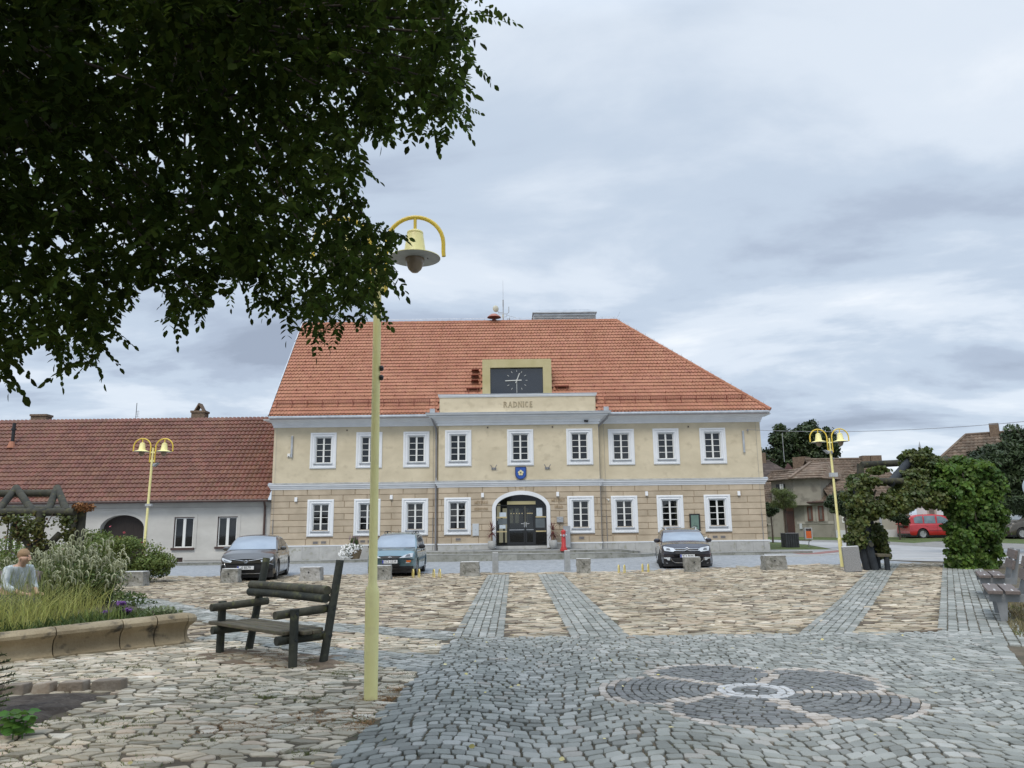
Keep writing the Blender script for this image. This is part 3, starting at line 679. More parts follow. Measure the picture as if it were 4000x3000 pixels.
# lobby behind the glass
lb = MB(); lb.add([(AX - AI, YD + 0.06, ZD), (AX + AI, YD + 0.06, ZD), (AX + AI, YD + 3, ZD), (AX - AI, YD + 3, ZD), (AX - AI, YD + 0.06, AT), (AX + AI, YD + 0.06, AT), (AX + AI, YD + 3, AT), (AX - AI, YD + 3, AT)], [(0, 1, 2, 3), (4, 7, 6, 5), (0, 3, 7, 4), (1, 5, 6, 2), (3, 2, 6, 7)])
lb.build('lobby', mat('lobby', (0.03, 0.03, 0.032), (0.05, 0.05, 0.05), 0.6, 1), **HB)
lw = MB()
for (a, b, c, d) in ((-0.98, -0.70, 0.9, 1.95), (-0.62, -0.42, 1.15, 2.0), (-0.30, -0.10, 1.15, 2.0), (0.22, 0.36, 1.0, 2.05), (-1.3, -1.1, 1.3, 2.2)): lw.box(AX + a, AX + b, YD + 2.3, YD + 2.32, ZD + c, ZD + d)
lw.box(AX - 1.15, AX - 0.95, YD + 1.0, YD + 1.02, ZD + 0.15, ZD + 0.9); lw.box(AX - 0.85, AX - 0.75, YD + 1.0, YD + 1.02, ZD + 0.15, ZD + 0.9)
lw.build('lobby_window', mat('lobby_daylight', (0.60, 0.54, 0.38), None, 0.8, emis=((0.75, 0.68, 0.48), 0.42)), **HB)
dx = lambda px: xx(px, 2050, YD); dz = lambda y: zy(y, YD)
fr = MB(); D0, D1, DM = dx(1984), dx(2089), dx(2051.6); DT = dz(1972)
fr.box(D0 - 0.04, D0 + 0.03, YD - 0.05, YD + 0.02, ZD, DT); fr.box(D1 - 0.03, D1 + 0.04, YD - 0.05, YD + 0.02, ZD, DT); fr.box(AX - AI, AX + AI, YD - 0.03, YD + 0.02, DT - 0.05, DT)
fr.box(AX - AI, AX + AI, YD - 0.04, YD + 0.02, ZD, ZD + 0.05); fr.build('door_frame', m_dark, **HB)
gb = MB(); gb.box(dx(1982), dx(2093), YD - 0.10, YD - 0.055, dz(1971), dz(1958)); gb.build('canopy_strip', m_gold, **HB)
for a, b, hs in ((D0 + 0.03, DM - 0.012, 1), (DM + 0.012, D1 - 0.03, -1)):
    dr = MB(); t = 0.07; z1 = DT - 0.055
    dr.box(a, a + t, YD - 0.045, YD, ZD + 0.055, z1); dr.box(b - t, b, YD - 0.045, YD, ZD + 0.055, z1); dr.box(a + t, b - t, YD - 0.045, YD, ZD + 0.055, ZD + 0.18); dr.box(a + t, b - t, YD - 0.045, YD, z1 - 0.12, z1)
    d = dr.build('door', m_dark, **HB)
    g = MB(); g.box(a + t, b - t, YD - 0.022, YD - 0.014, ZD + 0.18, z1 - 0.12); g.build('door_pane', m_dglass, d, world=False); COL.objects[-1]
    k = MB(); k.box(a + t * 0.5, b - t * 0.5, YD - 0.062, YD - 0.046, ZD + 0.78, ZD + 0.81); k.build('push_bar', m_zinc, d)
    h = MB(); hx = b - t / 2 if hs == 1 else a + t / 2; h.box(hx - 0.018, hx + 0.018, YD - 0.06, YD - 0.046, ZD + 0.92, ZD + 1.18); h.cyl((hx - hs * 0.16, YD - 0.09, ZD + 1.10), (hx, YD - 0.09, ZD + 1.10), 0.012)
    h.build('door_handle', m_zinc, d)
    dots = MB()
    for q in range(5):
        x = a + t + (b - a - 2 * t) * (q + 0.5) / 5; dots.lathe((x, YD - 0.026, ZD + 1.62), [(0.0, -0.002), (0.028, -0.002), (0.028, 0.0), (0, 0)], 10, axis='y')
    dots.build('glass_sticker', m_brass, d)
for o in list(COL.objects):      # door details were made in world space: bring them to the hall's frame
    if o.parent and o.parent.name.startswith('door') and o.name.split('.')[0] in ('door_pane', 'push_bar', 'door_handle', 'glass_sticker') and o.parent.parent == hall:
        o.data.transform(Matrix.Translation(-hall.location))
sp = MB()
for a, b in ((AX - AI + 0.03, D0 - 0.05), (D1 + 0.05, AX + AI - 0.03)):
    for z in (2020, 2076): sp = MB(); sp.box(a, b, YD - 0.05, YD - 0.02, dz(z) - 0.03, dz(z) + 0.03); sp.build('brass_rail', m_brass, **HB)
gp_ = MB()
for a, b, y0, y1 in ((1945, 1981, 2026, 2048), (2090, 2128, 2026, 2062)): gp_ = MB(); gp_.box(dx(a), dx(b), YD - 0.045, YD - 0.02, dz(y1), dz(y0)); gp_.build('letter_panel', mat('slate_panel', (0.10, 0.12, 0.13), (0.13, 0.15, 0.16), 0.4), **HB)
for a, b, c, d in ((1951, 1978, 2019, 2001), (1951, 1975, 2064, 2050), (2096, 2119, 2017, 1985)): nt1 = MB(); nt1.box(dx(a), dx(b), YD - 0.045, YD - 0.03, dz(c), dz(d)); nt1.build('notice', mat('paper_notice', (0.62, 0.66, 0.72), (0.5, 0.6, 0.66), 0.7, 14), **HB)
th = MB(); th.box(AX - AI - 0.01, AX + AI + 0.01, YR - 0.02, YD + 0.2, ZD - 0.14, ZD - 0.002); th.box(D0, D1, YR - 0.36, YR - 0.03, ZD - 0.16, ZD - 0.075); th.build('threshold', m_plinth, **HB)
# attic with RADNICE and its cornice ---------------------------------
AX0, AX1 = xx(1694, 1640, YR - 0.6), xx(2354, 1640, YR - 0.6); ax0, ax1 = xx(1717, 1575, YR), xx(2326, 1575, YR)
za, zb, zt = zy(1658, YR - 0.2), zy(1609, YR - 0.6), zy(1538, YR)
cor = MB(); P = [(0.0, za), (0.06, za), (0.06, za + 0.13), (0.13, za + 0.15), (0.13, za + 0.22), (0.30, za + 0.34), (0.34, za + 0.36), (0.34, za + 0.42), (0.50, za + 0.50), (0.60, za + 0.52), (0.60, zb - 0.02), (0.0, zb + 0.03)]
nn = len(P); vs = []
for (p, z) in P: vs.append((RL - p, YR - p, z))
for (p, z) in P: vs.append((RR + p, YR - p, z))
for (p, z) in P: vs.append((RL - p, YF + 0.6, z))
for (p, z) in P: vs.append((RR + p, YF + 0.6, z))
fs = [(k, k + 1, nn + k + 1, nn + k) for k in range(nn - 1)] + [(k, 2 * nn + k, 2 * nn + k + 1, k + 1) for k in range(nn - 1)] + [(nn + k, nn + k + 1, 3 * nn + k + 1, 3 * nn + k) for k in range(nn - 1)]
cor.add(vs, fs); cor.build('main_cornice', m_trim, **HB)
fl = MB(); fl.box(RL - 0.63, RR + 0.63, YR - 0.63, YR, zb - 0.02, zb + 0.015); fl.box(RL - 0.63, RL - 0.03, YR + 0.001, YF + 0.5, zb - 0.02, zb + 0.015); fl.box(RR + 0.03, RR + 0.63, YR + 0.001, YF + 0.5, zb - 0.02, zb + 0.015); fl.build('cornice_flashing', m_zinc, **HB)
att = MB(); att.box(ax0, ax1, YR + 0.0, YR + 0.5, zb - 0.1, zt - 0.16); att.build('attic_wall', m_up, **HB)
atc = MB(); atc.box(ax0 - 0.04, ax1 + 0.04, YR - 0.04, YR + 0.54, zt - 0.16, zt - 0.10); atc.box(ax0 - 0.07, ax1 + 0.07, YR - 0.07, YR + 0.57, zt - 0.10, zt - 0.03); atc.build('attic_coping', m_trim, **HB)
atf = MB(); atf.box(ax0 - 0.09, ax1 + 0.09, YR - 0.09, YR + 0.6, zt - 0.03, zt); atf.build('attic_flashing', m_zinc, **HB)
m_let = mat('relief_letter', (0.36, 0.30, 0.20), None, 0.9)
m_let2 = mat('relief_letter_tan', (0.40, 0.30, 0.19), None, 0.9)
hx, hy, hz = hall.location
def serif_word(name, word, cx, z0, h, y, m, gap=0.22, wd=0.62, st=0.13):
    """roman capitals built from thick and thin strokes with serifs"""
    th, tn, sf = h * st * 1.15, h * st * 0.5, h * 0.055
    mb = MB(); x = 0; parts = []
    def V_(a, z=0, zz=1, t=None): t = t or th; mb.prism([(x + a, z0 + z * h), (x + a + t, z0 + z * h), (x + a + t, z0 + zz * h), (x + a, z0 + zz * h)], y, y - 0.03, 0.5); 
    def SF(a, z): mb.prism([(x + a - sf, z0 + z * h), (x + a + th + sf, z0 + z * h), (x + a + th + sf, z0 + z * h + sf * 0.8), (x + a - sf, z0 + z * h + sf * 0.8)], y - 0.001, y - 0.031, 0.5)
    def DG(a, z, b, zz, t): mb.prism([(x + a, z0 + z * h), (x + a + t, z0 + z * h), (x + b + t, z0 + zz * h), (x + b, z0 + zz * h)], y - 0.002, y - 0.029, 0.5)
    def AR(cx_, cz, rx, rz, a0, a1, t=None):
        t = t or th; n = 12; P = [(x + cx_ + rx * math.cos(R_(a0 + (a1 - a0) * k / n)), z0 + cz * h + rz * math.sin(R_(a0 + (a1 - a0) * k / n))) for k in range(n + 1)]; Q = [(x + cx_ + (rx - t) * math.cos(R_(a0 + (a1 - a0) * k / n)), z0 + cz * h + (rz - tn * 1.3) * math.sin(R_(a0 + (a1 - a0) * k / n))) for k in range(n + 1)]
        for k in range(n): mb.prism([P[k], P[k + 1], Q[k + 1], Q[k]], y - 0.001, y - 0.03, 0.5)
    def HB_(a, b, z): mb.prism([(x + a, z0 + z * h), (x + b, z0 + z * h), (x + b, z0 + z * h + tn), (x + a, z0 + z * h + tn)], y - 0.003, y - 0.028, 0.5)
    w = wd * h
    for chh in word:
        base = {'Ě': 'E', 'Á': 'A', 'Ý': 'Y', 'Ú': 'U', 'Ř': 'R'}.get(chh, chh); ww = w
        if base == 'R': V_(0); SF(0, 0); SF(0, 1 - 0.045); AR(th, 0.74, w * 0.62, h * 0.26, -90, 90); DG(w * 0.80, 0, w * 0.38, 0.5, th)
        elif base == 'P': V_(0); AR(th, 0.74, w * 0.62, h * 0.26, -90, 90)
        elif base == 'A': ww = w * 1.1; DG(0, 0, ww * 0.42, 1, tn); DG(ww - th, 0, ww * 0.40, 1, th); HB_(ww * 0.2, ww * 0.75, 0.3); SF(ww - th, 0); SF(-sf, 0)
        elif base == 'D': V_(0); SF(0, 0); SF(0, 0.955); AR(th * 0.8, 0.5, w * 0.9, h * 0.5, -90, 90); ww = w * 1.08
        elif base == 'N': V_(0, t=tn); V_(w - tn, t=tn); DG(w - th, 0, 0, 1, th); SF(0 - tn / 2, 0); SF(w - th, 0.955)
        elif base == 'I': V_(0); SF(0, 0); SF(0, 0.955); ww = th
        elif base in 'CO': AR(w * 0.52, 0.5, w * 0.54, h * 0.5, 50 if base == 'C' else 0, 310 if base == 'C' else 360); ww = w * 1.05
        elif base == 'E': V_(0); SF(0, 0); HB_(0, w * 0.75, 0); HB_(0, w * 0.6, 0.48); HB_(0, w * 0.72, 0.93); ww = w * 0.8
        elif base == 'M': ww = w * 1.3; V_(0, t=tn); V_(ww - th); DG(ww * 0.42, 0.1, 0, 1, th); DG(ww * 0.48, 0.1, ww - th, 1, tn); SF(ww - th, 0); SF(-tn / 2, 0)
        elif base == 'S': AR(w * 0.36, 0.74, w * 0.36, h * 0.26, 30, 270, th * 0.8); AR(w * 0.36, 0.26, w * 0.36, h * 0.26, -150, 90, th * 0.8); ww = w * 0.75
        elif base == 'T': V_(w * 0.42 - th / 2); HB_(0, w * 0.84, 0.93); SF(w * 0.42 - th / 2, 0); ww = w * 0.84
        elif base == 'K': V_(0); SF(0, 0); DG(th, 0.42, w * 0.75, 1, tn); DG(w * 0.78, 0, th * 1.3, 0.56, th)
        elif base == 'V': DG(w * 0.45, 0, 0, 1, th); DG(w * 0.48, 0, w - tn, 1, tn)
        elif base == 'Y': V_(w * 0.42, 0, 0.5); DG(w * 0.42, 0.48, 0, 1, th); DG(w * 0.50, 0.48, w - tn, 1, tn); SF(w * 0.42, 0)
        elif base == 'U': V_(0, 0.3, 1); V_(w - tn, 0.3, 1, tn); AR(w * 0.5, 0.32, w * 0.5, h * 0.32, 180, 360)
        elif base == 'H': V_(0); V_(w - th); HB_(0, w, 0.48)
        if chh in 'ÁÝÚ': DG(ww * 0.45, 1.06, ww * 0.62, 1.24, tn)
        if chh in 'ĚŘ': DG(ww * 0.36, 1.06, ww * 0.2, 1.2, tn); DG(ww * 0.36, 1.06, ww * 0.55, 1.2, tn)
        x += ww + gap * h
    tot = x - gap * h; mb.v = [(a + cx - tot / 2, b, c) for a, b, c in mb.v]
    return mb.build(name, m, **HB)
serif_word('lettering', 'RADNICE', xx(2024, 1580, YR), zy(1590, YR), 0.29, YR, m_let)
serif_word('lettering', 'MĚSTSKÁ', xx(1880, 1962, YR), zy(1966.5, YR), 0.135, YR - PRO, m_let2, gap=0.16); serif_word('lettering', 'KNIHOVNA', xx(1880, 1988, YR), zy(1991, YR), 0.125, YR - PRO, m_let2, gap=0.14)
serif_word('lettering', 'MĚSTSKÝ', xx(2180, 1958, YR), zy(1961, YR), 0.135, YR - PRO, m_let2, gap=0.16); serif_word('lettering', 'ÚŘAD', xx(2183, 1983, YR), zy(1987, YR), 0.13, YR - PRO, m_let2, gap=0.2)
text_mesh('house_number', '64', 0.2, m_let2, hall, (AX - hx, YR - PRO - 0.005 - hy, zy(1907, YR) - hz))
# roof ---------------------------------------------------------------
RZ0 = EZ + 0.06; RY0 = EY - 0.02; RY1 = 45.0; RZ1 = at(2020, 1256, RY1).z; HX1 = at(2405, 1249, RY1).x; VX = XL - 0.12
slope = math.hypot(RY1 - RY0, RZ1 - RZ0); sd = Vector((0, (RY1 - RY0) / slope, (RZ1 - RZ0) / slope)); sn = Vector((0, -sd.z, sd.y))
xhip = lambda v: HX + (HX1 - HX) * v / slope
DX0, DX1 = xx(1884, 1450, 40.35), xx(2154, 1450, 40.35); DZ1 = at(2020, 1403, 40.35).z
rs_ = MB()
yc = YR + 0.52; zc1 = RZ0 - .03 + (yc - RY0) * sd.z / sd.y
rs_.add([(VX, RY0 + 0.02, RZ0 - 0.03), (HX, RY0 + 0.02, RZ0 - 0.03), (HX1, RY1, RZ1 - 0.06), (VX, RY1, RZ1 - 0.06), (VX, YB + 0.6, RZ0), (HX, YB + 0.6, RZ0), (ax0, RY0 + .02, RZ0 - .03), (ax0, yc, zc1), (ax1, yc, zc1), (ax1, RY0 + .02, RZ0 - .03), (DX0 + .1, yc, zc1), (DX0 + .1, yc + 1, zc1 + sd.z / sd.y), (DX1 - .1, yc + 1, zc1 + sd.z / sd.y), (DX1 - .1, yc, zc1)], [(0, 6, 7, 10, 11, 12, 13, 8, 9, 1, 2, 3), (2, 5, 4, 3), (1, 5, 2), (0, 3, 4)])
rs_.add([(VX, RY0 + 0.02, RZ0 - 0.12), (HX, RY0 + 0.02, RZ0 - 0.12), (HX, YB + 0.6, RZ0 - 0.12), (VX, YB + 0.6, RZ0 - 0.12)], [(0, 1, 2, 3)])
roof = rs_.build('roof', m_tiled, **HB)  # underlay coloured darker than the tiles, painting shade into the gaps under courses
tl = MB(); rows = 30; rp = slope / rows; tw = 0.185
for r in range(rows):
    for lay in (0, 1):
        v0 = r * rp + (0.0 if lay == 0 else 0.085); k0 = int((HX - VX) / tw) + 2
        v1 = v0 + rp + 0.03; lift = 0.050 if lay == 0 else 0.085
        for k in range(k0):
            x0 = VX + (k + (0.5 if (lay + r) % 2 else 0) - 0.5) * tw; x1 = x0 + tw
            if x1 > xhip(v0) + 0.10: continue
            x0 = max(x0, VX)
            if x1 - x0 < 0.05: continue
            if x1 > xhip(v1): x1t = xhip(v1)
            yy = RY0 + sd.y * v0
            if DX0 - 0.02 < (x0 + x1) / 2 < DX1 + 0.02 and RZ0 + sd.z * v0 < DZ1 and yy > 40.0: continue
            if ax0 - .02 < (x0 + x1) / 2 < ax1 + .02 and yy < yc - .12: continue
            c = (x0 + x1) / 2; hw_ = (x1 - x0) / 2 - 0.004
            prof = [(-hw_, 0.06), (-hw_ * 0.6, 0.015), (0, 0.0), (hw_ * 0.6, 0.015), (hw_, 0.06)]
            o = Vector((0, RY0, RZ0)); vs = []
            for (a, b) in prof: vs.append(o + Vector((c + a, 0, 0)) + sd * (v0 + b) + sn * lift)
            xt = min(c + hw_, xhip(v1))
            vs += [o + Vector((max(xt, c - hw_ + 0.01), 0, 0)) + sd * v1 + sn * (lift - 0.045), o + Vector((c - hw_, 0, 0)) + sd * v1 + sn * (lift - 0.045)]
            for (a, b) in prof: vs.append(o + Vector((c + a, 0, 0)) + sd * (v0 + b) + sn * (lift - 0.016))
            tl.add(vs, [(0, 1, 2, 3, 4, 5, 6), (7, 8, 1, 0), (8, 9, 2, 1), (9, 10, 3, 2), (10, 11, 4, 3)])
t_ = tl.build('tiles', m_tile, roof); t_.data.transform(Matrix.Translation(-hall.location))
# ridge and hip caps
rc = MB()
def caps(p, q, n, r=0.10, rnd_=None):
    p, q = Vector(p), Vector(q)
    for k in range(n):
        a = p + (q - p) * (k / n); b = p + (q - p) * ((k + 1.06) / n); rc.tube([a, b], [r * 1.08, r * 0.92], 8)
caps((VX - 0.05, RY1, RZ1), (HX1 + 0.05, RY1, RZ1), 52); caps((HX + 0.05, RY0, RZ0 + 0.06), (HX1, RY1, RZ1), 30)
c_ = rc.build('ridge_caps', m_tile, roof); c_.data.transform(Matrix.Translation(-hall.location))
vg = MB(); vg.bar((VX - 0.03, RY0, RZ0 + 0.05), (VX - 0.03, RY1, RZ1 + 0.05), 0.05, 0.14); vg.build('verge_flashing', m_zinc, **HB)
# snow guard, snow hooks, lightning conductors
def rp_(x, v, h=0.06): return Vector((x, RY0, RZ0)) + sd * v + sn * h
sg = MB()
for a, b in ((VX + 0.25, xx(1680, 1590, 39.6)), (xx(2365, 1580, 39.6), HX - 1.0)):
    for v, h in ((0.92, 0.12), (0.92, 0.20), (0.92, 0.28)): sg.cyl(rp_(a, v, h), rp_(b, v, h), 0.011, n=5)
    x = a
    while x < b:
        sg.bar(rp_(x, 0.92, 0.05), rp_(x, 0.92, 0.30), 0.03, 0.02); sg.bar(rp_(x, 0.92, 0.26), rp_(x, 0.62, 0.06), 0.03, 0.02); x += 0.8
    x = a
    while x < b: sg.cyl(rp_(x, 0.92, 0.11), rp_(x, 0.92, 0.29), 0.006, n=4); x += 0.11
sg.build('snow_guard', m_tiled, **HB)
hk = MB()
for r in range(5, rows - 1):
    x = VX + 0.5 + (r * 0.53) % 1.6
    while x < xhip(r * rp) - 0.25:
        p = rp_(x, r * rp + 0.05, 0.0)
        if not (DX0 - 0.1 < x < DX1 + 0.1 and p.z < DZ1 + 0.1): hk.bar(p + sn * 0.06, p + sn * 0.12 + Vector((0, 0, 0.06)), 0.02, 0.045)
        x += 1.6
hk.build('snow_hooks', m_tiled, **HB)
for A_, B_ in ((rp_(xx(1731, 1260, 45), slope, 0.1), rp_(xx(1700, 1590, 39.8), 0.4, 0.1)), (rp_(xx(2299, 1252, 45), slope, 0.1), rp_(xx(2362, 1575, 39.8), 0.7, 0.1))): ltc = MB(); ltc.cyl(A_, B_, 0.012, n=5); ltc.build('lightning_conductor', m_tile, **HB)
rw = MB(); rw.cyl((VX, RY1, RZ1 + 0.22), (HX1, RY1, RZ1 + 0.22), 0.008, n=4); rw.cyl((HX1, RY1, RZ1 + 0.22), (HX - 0.2, RY0 + 0.2, RZ0 + 0.35), 0.008, n=4)
for k in range(27): x = VX + 0.3 + (HX1 - VX - 0.4) * k / 26; rw.cyl((x, RY1, RZ1), (x, RY1, RZ1 + 0.23), 0.01, n=4)
for k in range(16): t = (k + 0.5) / 16; p = Vector((HX, RY0, RZ0 + 0.06)).lerp(Vector((HX1, RY1, RZ1)), t); rw.cyl(p, p + Vector((0, 0, 0.24)), 0.01, n=4)
rw.cyl((HX1, RY1, RZ1), (HX1 + 0.28, RY1, RZ1 + 0.52), 0.008, n=4)
rw.build('ridge_wire', m_zinc, **HB)
# dormer with the clock
dm = MB(); Yd = 40.35; zb2 = zt - 0.02; gx0, gx1 = xx(1915, 1480, Yd), xx(2121, 1480, Yd); gz1 = at(2020, 1435, Yd).z
dm.box(DX0, gx0, Yd, Yd + 2.9, zb2 - 0.5, DZ1); dm.box(gx1, DX1, Yd, Yd + 2.9, zb2 - 0.5, DZ1); dm.box(gx0, gx1, Yd, Yd + 2.9, gz1, DZ1)
dormer = dm.build('dormer', m_gold, bevel=0.006, **HB)
dg = MB(); dg.box(gx0, gx1, Yd + 0.20, Yd + 0.215, zb2 - 0.5, gz1); g_ = dg.build('clock_pane', glassmat('clock_glass', (0.02, 0.028, 0.045), 0.45), dormer); g_.data.transform(Matrix.Translation(-hall.location))
di = MB(); di.box(gx0, gx1, Yd + 0.5, Yd + 0.52, zb2 - 0.5, gz1); di.box(gx0 + 0.02, gx0 + 0.26, Yd + 0.40, Yd + 0.42, zb2 - 0.5, gz1 - 0.85); di.box(gx0, gx1, Yd + 0.42, Yd + 0.44, gz1 - 0.52, gz1 - 0.40)
g_ = di.build('loft_interior', mat('loft_grey', (0.075, 0.10, 0.14), (0.10, 0.125, 0.17), 0.7), dormer); g_.data.transform(Matrix.Translation(-hall.location))
clk = thing('facade_clock', 'clock with pale bar markers and two hands on the dark dormer glass', 'clock', tuple(at(2018.5, 1486, Yd + 0.16)))
m_hand = mat('clock_metal', (0.66, 0.66, 0.62), None, 0.4, metal=0.2)
tk = MB()
for k in range(12):
    if k == 6: continue
    a = R_(k * 30); p0, p1 = 0.475, 0.575; tk.bar((p0 * math.sin(a), 0, p0 * math.cos(a)), (p1 * math.sin(a), 0, p1 * math.cos(a)), 0.022, 0.022, up=(0, 1, 0))
tk.build('hour_markers', m_hand, clk)
def hand(a, l, t, w):
    h = MB(); a = R_(a); h.bar((-t * math.sin(a), -0.03, -t * math.cos(a)), (l * math.sin(a), -0.03, l * math.cos(a)), w, 0.02, up=(0, 1, 0)); h.build('clock_hand', m_hand, clk)
hand(22, 0.42, 0.16, 0.045); hand(268, 0.62, 0.26, 0.048)
st = MB(); st.cyl((0, 0.0, 0), (0, 0.0, -0.68), 0.014); st.lathe((0, -0.03, 0), [(0, -0.02), (0.05, -0.02), (0.05, 0.02), (0, 0.02)], 12, axis='y'); st.build('clock_stem', m_hand, clk)
for o in kids(clk): pass
# ladder steps and small platforms on the tiles
lx0, lx1 = xx(1842, 1480, 41.0), xx(1869, 1480, 41.0)
for py in (1448, 1473, 1497):
    ld = MB(); v = ((at(1855, py, 41.2).z - RZ0) / sd.z); ld.box(lx0, lx1, *(sorted((rp_(0, v, 0.05).y - 0.30, rp_(0, v, 0.05).y + 0.02))), rp_(0, v).z + 0.05, rp_(0, v).z + 0.09); ld.bar(rp_(lx0, v, 0.02), rp_(lx0, v - 0.2, 0.3), 0.03, 0.03); ld.bar(rp_(lx1, v, 0.02), rp_(lx1, v - 0.2, 0.3), 0.03, 0.03); ld.build('roof_step', m_tiled, **HB)
for a, b, py in ((1822, 1874, 1523), (2168, 2222, 1519)):
    ld = MB(); v = ((at(1855, py, 40.8).z - RZ0) / sd.z); A, B = xx(a, py, 40.6), xx(b, py, 40.6); p = rp_(0, v, 0.0); ld.box(A, B, p.y - 0.32, p.y + 0.02, p.z + 0.02, p.z + 0.07); ld.bar((A + 0.12, p.y - 0.3, p.z), (A + 0.12, p.y - 0.25, p.z - 0.35), 0.03, 0.03); ld.bar((B - 0.12, p.y - 0.3, p.z), (B - 0.12, p.y - 0.25, p.z - 0.35), 0.03, 0.03); ld.build('roof_platform', m_tiled, **HB)
# louvred ventilation housing behind the ridge
vx0, vx1 = xx(2082, 1240, 45.8), xx(2330, 1240, 45.8); vz0, vz1 = RZ1 - 0.4, at(2200, 1222, 45.8).z; vz2 = at(2200, 1213, 46.4).z
vt = MB(); vt.box(vx0 + 0.03, vx1 - 0.03, 45.85, 47.4, vz0, vz1); vt.box(vx0 - 0.03, vx1 + 0.03, 45.74, 47.5, vz1 - 0.01, vz1 + 0.05)
vt.add([(vx0 - 0.02, 45.75, vz1 + 0.052), (vx1 + 0.02, 45.75, vz1 + 0.052), (vx1 + 0.02, 47.5, vz1 + 0.052), (vx0 - 0.02, 47.5, vz1 + 0.052), (vx0 + 0.4, 46.6, vz2 + 0.12), (vx1 - 0.4, 46.6, vz2 + 0.12)], [(0, 1, 5, 4), (1, 2, 5), (2, 3, 4, 5), (3, 0, 4)])
vent = vt.build('ventilation_housing', m_zinc, **HB)
lv = MB()
for k in range(8): z = vz0 + 0.42 + (vz1 - vz0 - 0.47) * k / 8; lv.add([(vx0 + 0.05, 45.83, z), (vx1 - 0.05, 45.83, z), (vx1 - 0.05, 45.76, z - 0.03), (vx0 + 0.05, 45.76, z - 0.03), (vx0 + 0.05, 45.77, z - 0.035), (vx1 - 0.05, 45.77, z - 0.035)], [(0, 1, 2, 3), (3, 2, 5, 4)])
l_ = lv.build('louvres', mat('louvre_white', (0.62, 0.64, 0.64), None, 0.5), vent); l_.data.transform(Matrix.Translation(-hall.location))
# ------- separate things fixed on or over the roof
sx_ = at(1930, 1247, 45.0)
si = thing('siren', 'rust red mushroom shaped siren on the town hall ridge beside the antenna mast', 'siren', (sx_.x, 45.0, RZ1 + 0.05))
q = MB(); q.lathe((0, 0, 0.12), [(0.42, 0.10), (0.40, 0.13), (0.30, 0.22), (0.18, 0.30), (0.06, 0.33), (0.0, 0.33)], 24); q.build('hood', mat('siren_rust', (0.34, 0.13, 0.10), (0.42, 0.18, 0.13), 0.6, 5), si, smooth=True)
q = MB(); q.lathe((0, 0, 0), [(0.14, 0), (0.14, 0.06), (0.10, 0.1), (0.12, 0.16), (0.36, 0.215), (0.40, 0.225)], 24); q.build('base', mat('siren_dark', (0.13, 0.04, 0.035), None, 0.6), si, smooth=True)
am = at(1966, 1252, 45.1); a_ = thing('antenna_mast', 'grey antenna mast with cream dish on the ridge left of the ventilation housing', 'antenna', (am.x, 45.15, RZ1)); u = 0.0152
m_ant = mat('galvanised', (0.36, 0.37, 0.38), (0.48, 0.49, 0.5), 0.5, 6, metal=0.4)
q = MB(); q.cyl((0, 0, 0), (0, 0, 1.0), 0.032); q.cyl((0, 0, 1.0), (0, 0, 1.42), 0.04); q.build('mast_pole', m_ant, a_)
q = MB(); q.cyl((0, 0, 1.42), (0, 0, 2.65), 0.011, 0.006); q.build('whip_antenna', m_ant, a_)
q = MB(); q.tube([(0, 0, 0.62), (-0.22, 0, 0.62), (-0.32, 0, 0.70)], 0.016); q.tube([(0, 0, 0.54), (-0.25, 0, 0.53), (-0.34, 0, 0.72)], 0.016); q.tube([(0, 0, 0.54), (0.24, 0, 0.53), (0.34, 0, 0.64)], 0.016); q.cyl((0.34, 0, 0.62), (0.34, 0, 0.98), 0.022); q.tube([(0, 0, 0.33), (0.2, 0, 0.36), (0.22, 0, 0.50)], 0.014); q.cyl((0.2, -0.02, 0.46), (0.78, -0.05, 0.26), 0.011); q.tube([(0, 0, 0.05), (0.2, 0, 0.06), (0.28, 0, 0.25)], 0.014); q.tube([(0, 0, 0.05), (-0.22, 0, 0.0)], 0.014); q.build('bracket', m_ant, a_)
q = MB(); q.lathe((0, 0, 0), [(0, 0.0), (0.10, 0.01), (0.17, 0.035), (0.185, 0.045), (0.17, 0.03), (0.1, 0.0), (0, -0.012)], 22, axis='y'); d = q.build('dish', mat('cream_dish', (0.55, 0.53, 0.42), None, 0.5), a_, smooth=True); d.location = (-0.44, -0.05, 0.86); d.rotation_euler = (0, 0, 0.3); d.scale = (1, 1, 1.15)
q = MB(); q.lathe((0, 0, 0), [(0, 0.0), (0.1, 0.02), (0.15, 0.05), (0.1, 0.01), (0, -0.01)], 16, axis='x'); d = q.build('dish', m_ant, a_); d.location = (0.36, 0, 0.2)
q = MB(); q.box(-0.06, 0.02, -0.06, 0.0, 0.28, 0.48); q.build('junction_box', mat('cream_dish', (0, 0, 0)), a_)
# downpipes
for (pxa, pxb, sgn, yy) in ((1704, 1708, 1, YF - 0.12), (2340, 2352, -1, YF - 0.12)):
    xa = xx(pxa, 1850, yy); zt_ = zy(1625, 39.4)
    dp = MB(); x_t = xx(1686 if sgn == 1 else 2374, 1625, 39.4)
    dp.tube([(x_t, EY - 0.04, EZ - 0.05), (x_t + sgn * 0.05, EY - 0.02, EZ - 0.22), (xa - sgn * 0.02, yy - 0.08, Z_E0 - 0.15), (xa, yy, Z_E0 - 0.4), (xa, yy, Z_B1 + 0.2), (xa, yy - 0.10, Z_B1), (xa, yy - 0.10, Z_P + 0.3), (xa, yy - 0.10, 0.85), (xa, yy - 0.1, 0.3)], 0.055, 8)
    for z in (Z_P + 0.1, Z_E0 - 0.7, Z_B0 - 0.6): dp.lathe((xa, yy if z > Z_B1 else yy - 0.10, z), [(0.065, 0), (0.065, 0.04)], 10)
    dp.build('downpipe', m_pipe, **HB)
